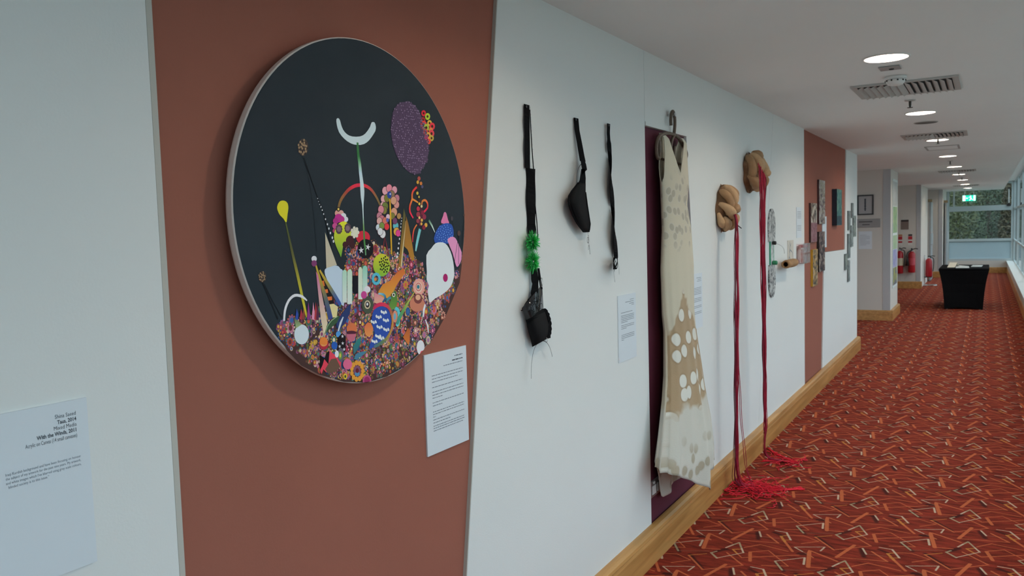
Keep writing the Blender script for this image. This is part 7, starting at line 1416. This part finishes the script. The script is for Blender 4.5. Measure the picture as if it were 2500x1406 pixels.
# ------------------------------------------------------------------ fire points at the alcove wall (y = 20.9)
RED = mat('extinguisher_red', (.42,.014,.022,1), .3); BLK = mat('black_plastic'); Y = 20.9
def extinguisher(label, x, y, z, h, band, horn):
    t = thing('fire_extinguisher', label, 'extinguisher', (x,y,z), 'fire extinguishers'); R_ = .075
    build('cylinder', MB().lathe([(.0,0),(R_*.9,0),(R_,.02),(R_,h*.72),(R_*.9,h*.79),(R_*.5,h*.84),(R_*.3,h*.86)], (x,y,z), 'z', 24), RED, t, smooth=True)
    build('neck', MB().lathe([(.022,h*.855),(.022,h*.92)], (x,y,z), 'z', 12), STEEL, t)
    build('handle', B(x-.015,y-.10,z+h*.92,x+.015,y+.03,z+h*.945).box(x-.012,y-.11,z+h*.965,x+.012,y+.02,z+h*.985).box(x-.012,y+.005,z+h*.945,x+.012,y+.025,z+h*.965), BLK, t)
    build('lever', MB().tube([(x+.01,y,z+h*.93),(x+.08,y-.02,z+h*.97),(x+.13,y-.02,z+h*.95)], .010, 6), BLK, t)
    if band: build('label_band', MB().lathe([(R_+.0008,h*.30),(R_+.0012,h*.30),(R_+.0012,h*.58),(R_+.0008,h*.58)], (x,y,z), 'z', 24, False), band, t)
    if horn == 'horn':
        build('hose', MB().tube(arc((x+.02,y-.02,z+h*.9),(x-.13,y-.05,z+h*.85),(x-.09,y-.08,z+h*.62)), .012, 6), BLK, t, smooth=True)
        build('horn', MB().lathe([(.012,0),(.016,-.04),(.045,-.20),(.043,-.20),(.0,-.05)], (x-.085,y-.085,z+h*.63), 'z', 14), BLK, t, smooth=True)
    else:
        build('hose', MB().tube(smooth_path([(x+.02,y-.02,z+h*.9),(x+.10,y-.04,z+h*.84),(x+.105,y-.04,z+h*.5),(x+.09,y-.05,z+h*.25)]), .010, 6), BLK, t, smooth=True)
    build('wall_bracket', B(x-.03,y+.076,z+h*.5,x+.03,y+.092,z+h*.8), STEEL, t)
    return t
extinguisher('wall hung fire extinguisher with a cream label, half hidden by the pier', -.365, Y-.094, .36, .62, mat('cream_label',(.62,.56,.40,1),.5), 'hose')
extinguisher('wall hung fire extinguisher with a black horn in the alcove', -.115, Y-.094, .38, .58, mat('red_label',(.55,.06,.08,1),.4), 'horn')
for x,lab in ((-.365,'left red and white instruction sign above a fire extinguisher'),(-.155,'right red and white instruction sign above a fire extinguisher')):
    t = thing('fire_sign', lab, 'sign', (x,Y-.002,1.02), 'fire instruction signs')
    build('plate', B(x-.045,Y-.004,1.02,x+.045,Y-.001,1.275), mat('sign_white',(.72,.70,.66,1),.5), t)
    for z0,z1,m_ in ((1.235,1.272,BLK if x > -.3 else mat('sign_amber',(.45,.16,.05,1),.5)),(1.150,1.228,mat('sign_red',(.48,.02,.03,1),.5)),(1.075,1.115,mat('sign_red'))): build('print_block', B(x-.043,Y-.0052,z0,x+.043,Y-.0042,z1), m_, t)
t = thing('notice_board', 'small brown notice with a dark header on the alcove wall', 'sign', (-.27,Y-.002,1.39)); build('board', B(-.35,Y-.012,1.39,-.19,Y-.001,1.615), mat('brown_notice',(.22,.16,.135,1),.6), t); build('header', B(-.35,Y-.0135,1.572,-.19,Y-.0122,1.615), mat('dark_header',(.035,.022,.02,1),.5), t)
# free standing extinguisher in a chrome stand
CH = mat('chrome', (.75,.75,.75,1), .15, 1.0)
st = thing('extinguisher_stand', 'chrome floor stand holding a red fire extinguisher near the alcove corner', 'stand', (.19,21.8,0))
build('base_loop', MB().tube(smooth_path([(.08,21.72,.015),(.08,21.95,.015),(.33,21.95,.015),(.35,21.84,.015),(.33,21.72,.015),(.08,21.72,.015)]), .012, 8), CH, st, smooth=True)
for x in (.09,): build('upright', MB().tube([(x,21.93,.015),(x,21.93,.74)], .012, 8), CH, st)
build('cradle', B(.09,21.80,.20,.25,21.94,.22), BLK, st)
t = extinguisher('red fire extinguisher resting in the chrome floor stand', .185, 21.85, .222, .52, None, 'horn2')

# ------------------------------------------------------------------ doors held open near the end
for nme,x,y0,y1,lab in (('door_1',.115,23.45,24.35,'door leaf held open against the left wall near the extinguisher stand'),('door_2',.395,25.45,26.35,'door leaf held open beside the end window')):
    d_ = bpy.data.objects.new(nme, None); COL.objects.link(d_); d_.location = (x,y0,0); WL[nme] = Vector((x,y0,0)); d_['kind'] = 'structure'; d_['label'] = lab; d_['category'] = 'door'
    build('leaf', B(x-.022,y0,.01,x+.022,y1,2.06), mat('door_grey',(.30,.32,.33,1),.5), d_)
    build('edge_plate', B(x-.022,y0-.004,.01,x+.022,y0-.0005,2.06), mat('door_edge_metal',(.34,.35,.35,1),.4,.6), d_)
    build('closer', B(x-.05,y0-.03,2.062,x+.05,y0+.16,2.13), mat('brass_closer',(.30,.22,.13,1),.4,.5), d_)
    build('pull_handle', MB().tube([(x+.0225,y0+.08,.95),(x+.06,y0+.08,.96),(x+.06,y0+.08,1.25),(x+.0225,y0+.08,1.26)], .01, 8), STEEL, d_)

# ------------------------------------------------------------------ black covered table
tb = thing('covered_table', 'table under a tight black stretch cover standing in the hall', 'table', (1.045,16.7,0))
def cover():
    mb = MB(); rows = [(.730,.382,.68),(.712,.388,.686),(.69,.384,.68),(.60,.362,.66),(.45,.336,.63),(.30,.318,.612),(.15,.306,.60),(.03,.298,.592),(.0,.298,.592)]; V = []; N_ = 40
    for z,hx,hy in rows:
        for k in range(N_):
            s = k/N_*4; e = int(s); f = s-e; c = [(-1,-1),(1,-1),(1,1),(-1,1)]; a_ = c[e]; b_ = c[(e+1)%4]
            u, v = a_[0]+(b_[0]-a_[0])*f, a_[1]+(b_[1]-a_[1])*f; sag = sin(PI*f)*(.05 if z < .7 else 0)*(1-abs(z-.35)/.5)
            nx, ny = (0, v) if abs(v) > .999 and abs(u) < .999 else ((u,0) if abs(u) > .999 else (0,0))
            zz = z+(.035*sin(PI*f) if z < .01 else 0)
            V.append((1.045+u*hx-nx*sag, 16.72+v*hy-ny*sag, zz))
    F = [(i*N_+k,(i+1)*N_+k,(i+1)*N_+(k+1)%N_,i*N_+(k+1)%N_) for i in range(len(rows)-1) for k in range(N_)]
    F.append(tuple(range(N_))); mb.add(V,F); return mb
build('stretch_cover', cover(), BLACK, tb, smooth=False)
for sx in (-1,1):
    for sy in (-1,1): build('leg', MB().tube([(1.045+sx*.26,16.72+sy*.55,0),(1.045+sx*.30,16.72+sy*.60,.70)], .016, 8), STEEL, tb)
def flatsheet(name, label, cat, cx, cy, w, d, rot, z, th, m_, pages=None):
    mb = MB(); P = []
    for u,v in ((-1,-1),(1,-1),(1,1),(-1,1)): P.append((cx+u*w/2*cos(rot)-v*d/2*sin(rot), cy+u*w/2*sin(rot)+v*d/2*cos(rot)))
    mb.add([(x,y,z) for x,y in P]+[(x,y,z+th) for x,y in P], [(3,2,1,0),(4,5,6,7)]+[(i,(i+1)%4,4+(i+1)%4,4+i) for i in range(4)])
    o = build(name, mb, m_); tag(o, label, cat, 'things lying on the covered table'); return o
WP = mat('white_paper', (.75,.75,.72,1), .6)
bk = thing('open_booklet', 'cream booklet standing half open at the left of the covered table', 'booklet', (.83,16.5,.731), 'things lying on the covered table')
build('cover_leaf', MB().add([(.78,16.35,.732),(.90,16.35,.732),(.93,16.75,.80),(.81,16.75,.80),(.78,16.352,.735),(.90,16.352,.735),(.93,16.752,.803),(.81,16.752,.803)], [(0,1,2,3),(7,6,5,4),(0,4,5,1),(1,5,6,2),(2,6,7,3),(3,7,4,0)]), mat('cream_booklet',(.66,.60,.48,1),.6), bk)
build('back_leaf', MB().add([(.81,16.752,.80),(.93,16.752,.80),(.95,16.95,.732),(.83,16.95,.732),(.81,16.754,.797),(.93,16.754,.797),(.95,16.952,.735),(.83,16.952,.735)], [(0,1,2,3),(7,6,5,4),(0,4,5,1),(1,5,6,2),(2,6,7,3),(3,7,4,0)]), mat('cream_booklet'), bk)
flatsheet('paper_stack','stack of white papers at the front middle of the covered table','paper',1.02,16.28,.21,.30,.03,.731,.012,WP)
flatsheet('leaflet','white leaflet lying behind the paper stack on the covered table','leaflet',.98,16.85,.15,.30,.5,.731,.004,WP)
flatsheet('paper_stack','long pale paper stack at the right of the covered table','paper',1.24,16.75,.16,.50,-.05,.731,.010,mat('pale_grey_paper',(.52,.55,.54,1),.6))

# ------------------------------------------------------------------ exit sign
ex = thing('exit_sign', 'lit green and white emergency exit sign hanging from the far ceiling', 'sign', (.96,25.5,2.09))
EG = mat('exit_green', (.0,.25,.15,1), .4, emit=((.0,.55,.36,1),1.0)); EW = mat('exit_white', (.7,.9,.85,1), .4, emit=((.55,1,.88,1),1.3))
build('panel', B(.80,25.49,2.085,1.12,25.51,2.245), EG, ex)
mb = MB(); yx = 25.4885
def q_(x0,z0,x1,z1): mb.add([(x0,yx,z0),(x1,yx,z0),(x1,yx,z1),(x0,yx,z1)], [(0,1,2,3)])
q_(.806,2.092,.872,2.238)
mb.add([(.885,yx,2.165),(.905,yx,2.19),(.905,yx,2.175),(.93,yx,2.175),(.93,yx,2.155),(.905,yx,2.155),(.905,yx,2.14)], [tuple(range(7))])
mb.add([(1.00+.013*cos(a*.7),yx,2.222+.013*sin(a*.7)) for a in range(9)], [tuple(range(9))])
mb.add([(.985,yx,2.205),(1.01,yx,2.205),(1.015,yx,2.155),(.99,yx,2.155)], [(0,1,2,3)])
mb.add([(.99,yx,2.158),(1.012,yx,2.158),(.985,yx,2.098),(.968,yx,2.102)], [(0,1,2,3)]); mb.add([(1.0,yx,2.16),(1.016,yx,2.158),(1.05,yx,2.118),(1.036,yx,2.108)], [(0,1,2,3)])
mb.add([(.988,yx,2.203),(.955,yx,2.175),(.948,yx,2.186),(.985,yx,2.212)], [(0,1,2,3)]); q_(1.065,2.092,1.112,2.238)
build('pictogram', mb, EW, ex)
for x in (.85,1.07): build('hanger_rod', MB().tube([(x,25.5,2.245),(x,25.5,2.419)], .005, 6), STEEL, ex)

# ------------------------------------------------------------------ ceiling fittings
ORD = ['first','second','third','fourth','fifth','sixth','seventh','eighth','ninth']
LAMP = mat('downlight_lamp', (1,1,1,1), .5, emit=((1.0,.85,.68,1),175.0)); REFL = mat('downlight_reflector', (.85,.84,.80,1), .25, .6); RIM = mat('downlight_rim', (.78,.78,.76,1), .4)
vis = 0
for i,ly in enumerate(LY):
    lab = ['recessed downlight in the ceiling just above the round painting, out of view','brightest recessed downlight, nearest one in view on the ceiling','recessed downlight just beyond the first ceiling grille','recessed downlight just beyond the second ceiling grille','recessed downlight fourth along the hall ceiling','recessed downlight fifth along the hall ceiling','recessed downlight sixth along the hall ceiling','recessed downlight seventh along the hall ceiling','recessed downlight eighth along the hall ceiling','recessed downlight nearest the exit sign'][vis]; vis += 1
    t = thing('downlight', lab, 'light', (LX,ly,H), 'recessed downlights along the ceiling')
    build('rim', MB().lathe([(.1015,.001),(.112,.001),(.113,-.003),(.104,-.006),(.100,-.003),(.1015,.001)], (LX,ly,H), 'z', 36, False), RIM, t, smooth=True)
    build('reflector', MB().lathe([(.100,-.002),(.096,.03),(.085,.07),(.07,.095),(.0,.10)], (LX,ly,H), 'z', 32, False), REFL, t, smooth=True)
    for sy in (-1,1): build('lamp_tube', MB().tube([(LX-.075,ly+sy*.03,H+.045),(LX+.075,ly+sy*.03,H+.045)], .013, 10), LAMP, t, smooth=True)
GR = mat('grille_paint', (.50,.50,.48,1), .5); GD = mat('grille_dark', (.03,.03,.03,1), .8)
def grille(label, x0, y0, x1, y1, n):
    t = thing('ceiling_grille', label, 'grille', ((x0+x1)/2,(y0+y1)/2,H), 'ceiling air grilles'); z = H; f = .035
    build('backing', B(x0+f,y0+f,z-.0035,x1-f,y1-f,z-.0008), GD, t)
    for a_ in (B(x0,y0,z-.010,x1,y0+f,z-.0006),B(x0,y1-f,z-.010,x1,y1,z-.0006),B(x0,y0+f+.0003,z-.010,x0+f,y1-f-.0003,z-.0006),B(x1-f,y0+f+.0003,z-.010,x1,y1-f-.0003,z-.0006)): build('frame_bar', a_, GR, t)
    for k in range(n):
        xc = x0+f+(k+.5)*(x1-x0-2*f)/n; w = (x1-x0-2*f)/n*.42; tilt = .013*(-1 if xc > (x0+x1)/2 else 1)
        build('slat', MB().add([(xc-w,y0+f+.002,z-.013-tilt*.6),(xc+w,y0+f+.002,z-.013+tilt*.6),(xc+w,y1-f-.002,z-.013+tilt*.6),(xc-w,y1-f-.002,z-.013-tilt*.6),(xc-w,y0+f+.002,z-.015-tilt*.6),(xc+w,y0+f+.002,z-.015+tilt*.6),(xc+w,y1-f-.002,z-.015+tilt*.6),(xc-w,y1-f-.002,z-.015-tilt*.6)], [(0,1,2,3),(7,6,5,4),(0,4,5,1),(1,5,6,2),(2,6,7,3),(3,7,4,0)]), GR, t)
grille('nearest square ceiling air grille with angled slats', .655,5.31,1.235,5.86, 14)
grille('second square ceiling air grille further down the hall', .655,8.64,1.215,9.12, 14)
grille('third ceiling air grille, far down the hall', .66,15.45,1.22,15.95, 12)
grille('farthest ceiling air grille before the end window', .66,22.45,1.22,22.9, 10)
sd = thing('smoke_detector', 'white domed smoke detector hanging in front of the nearest grille', 'detector', (.923,5.13,H))
WPl = mat('white_plastic')
build('base', MB().lathe([(.0,-.0005),(.058,-.0005),(.060,-.012),(.055,-.018),(.0,-.018)], (.923,5.13,H), 'z', 28), WPl, sd, smooth=True)
build('dome', MB().lathe([(.050,-.018),(.052,-.030),(.040,-.046),(.030,-.050),(.0,-.051)], (.923,5.13,H), 'z', 28), WPl, sd, smooth=True)
for k in range(10): a = 2*PI*k/10; build('vent_slot', B(.923+.0515*cos(a)-.004,5.13+.0515*sin(a)-.004,H-.030,.923+.0515*cos(a)+.004,5.13+.0515*sin(a)+.004,H-.022), GD, sd)
t = thing('ceiling_plate', 'small grey rectangular plate between the nearest downlight and the detector', 'plate', (.922,4.815,H)); build('plate', B(.872,4.755,H-.006,.975,4.875,H-.0006), mat('grey_plate',(.34,.34,.34,1),.5), t, bevel=.001); build('lens', MB().lathe([(.0,-.011),(.010,-.010),(.014,-.006)], (.93,4.83,H), 'z', 14), GD, t)
sp = thing('ceiling_speaker', 'dark round ceiling speaker after the second downlight', 'speaker', (.93,7.68,H)); build('grille_disc', MB().lathe([(.0,-.006),(.078,-.006),(.085,-.002)], (.93,7.68,H), 'z', 32), mat('speaker_mesh',(.16,.155,.15,1),.7,bump=(500,.4)), sp); build('rim', MB().lathe([(.0852,-.0006),(.092,-.0006),(.093,-.004),(.0856,-.006)], (.93,7.68,H), 'z', 32, False), GR, sp)
hp = thing('ceiling_hatch', 'shallow framed access hatch in the ceiling beyond the third downlight', 'hatch', (.937,10.5,H)); 
for a_ in (B(.765,10.22,H-.006,1.11,10.245,H-.0006),B(.765,10.755,H-.006,1.11,10.78,H-.0006),B(.765,10.2455,H-.006,.785,10.7545,H-.0006),B(1.09,10.2455,H-.006,1.11,10.7545,H-.0006)): build('frame_bar', a_, mat('hatch_frame',(.42,.42,.41,1),.5), hp)
build('lid', B(.787,10.247,H-.004,1.088,10.753,H-.0006), CEIL, hp)
for k,(x,y,lab) in enumerate(((.92,6.19,'brass sprinkler head between the nearest grille and second downlight'),(.945,9.32,'sprinkler head just in front of the third downlight'),(.93,12.95,'sprinkler head beyond the fourth downlight'),(.95,16.3,'sprinkler head before the sixth downlight'),(.95,18.3,'sprinkler head beyond the sixth downlight'))):
    t = thing('sprinkler_head', lab, 'sprinkler', (x,y,H), 'ceiling sprinkler heads'); SM = mat('dark_brass',(.07,.06,.05,1),.4,.6)
    build('escutcheon', MB().lathe([(.012,-.0006),(.036,-.0006),(.034,-.006),(.012,-.008)], (x,y,H), 'z', 20), GR, t)
    build('stem', MB().lathe([(.009,-.008),(.008,-.035),(.005,-.05)], (x,y,H), 'z', 10), SM, t); build('deflector', MB().lathe([(.0,-.05),(.018,-.05),(.018,-.053),(.0,-.053)], (x,y,H), 'z', 14), SM, t)
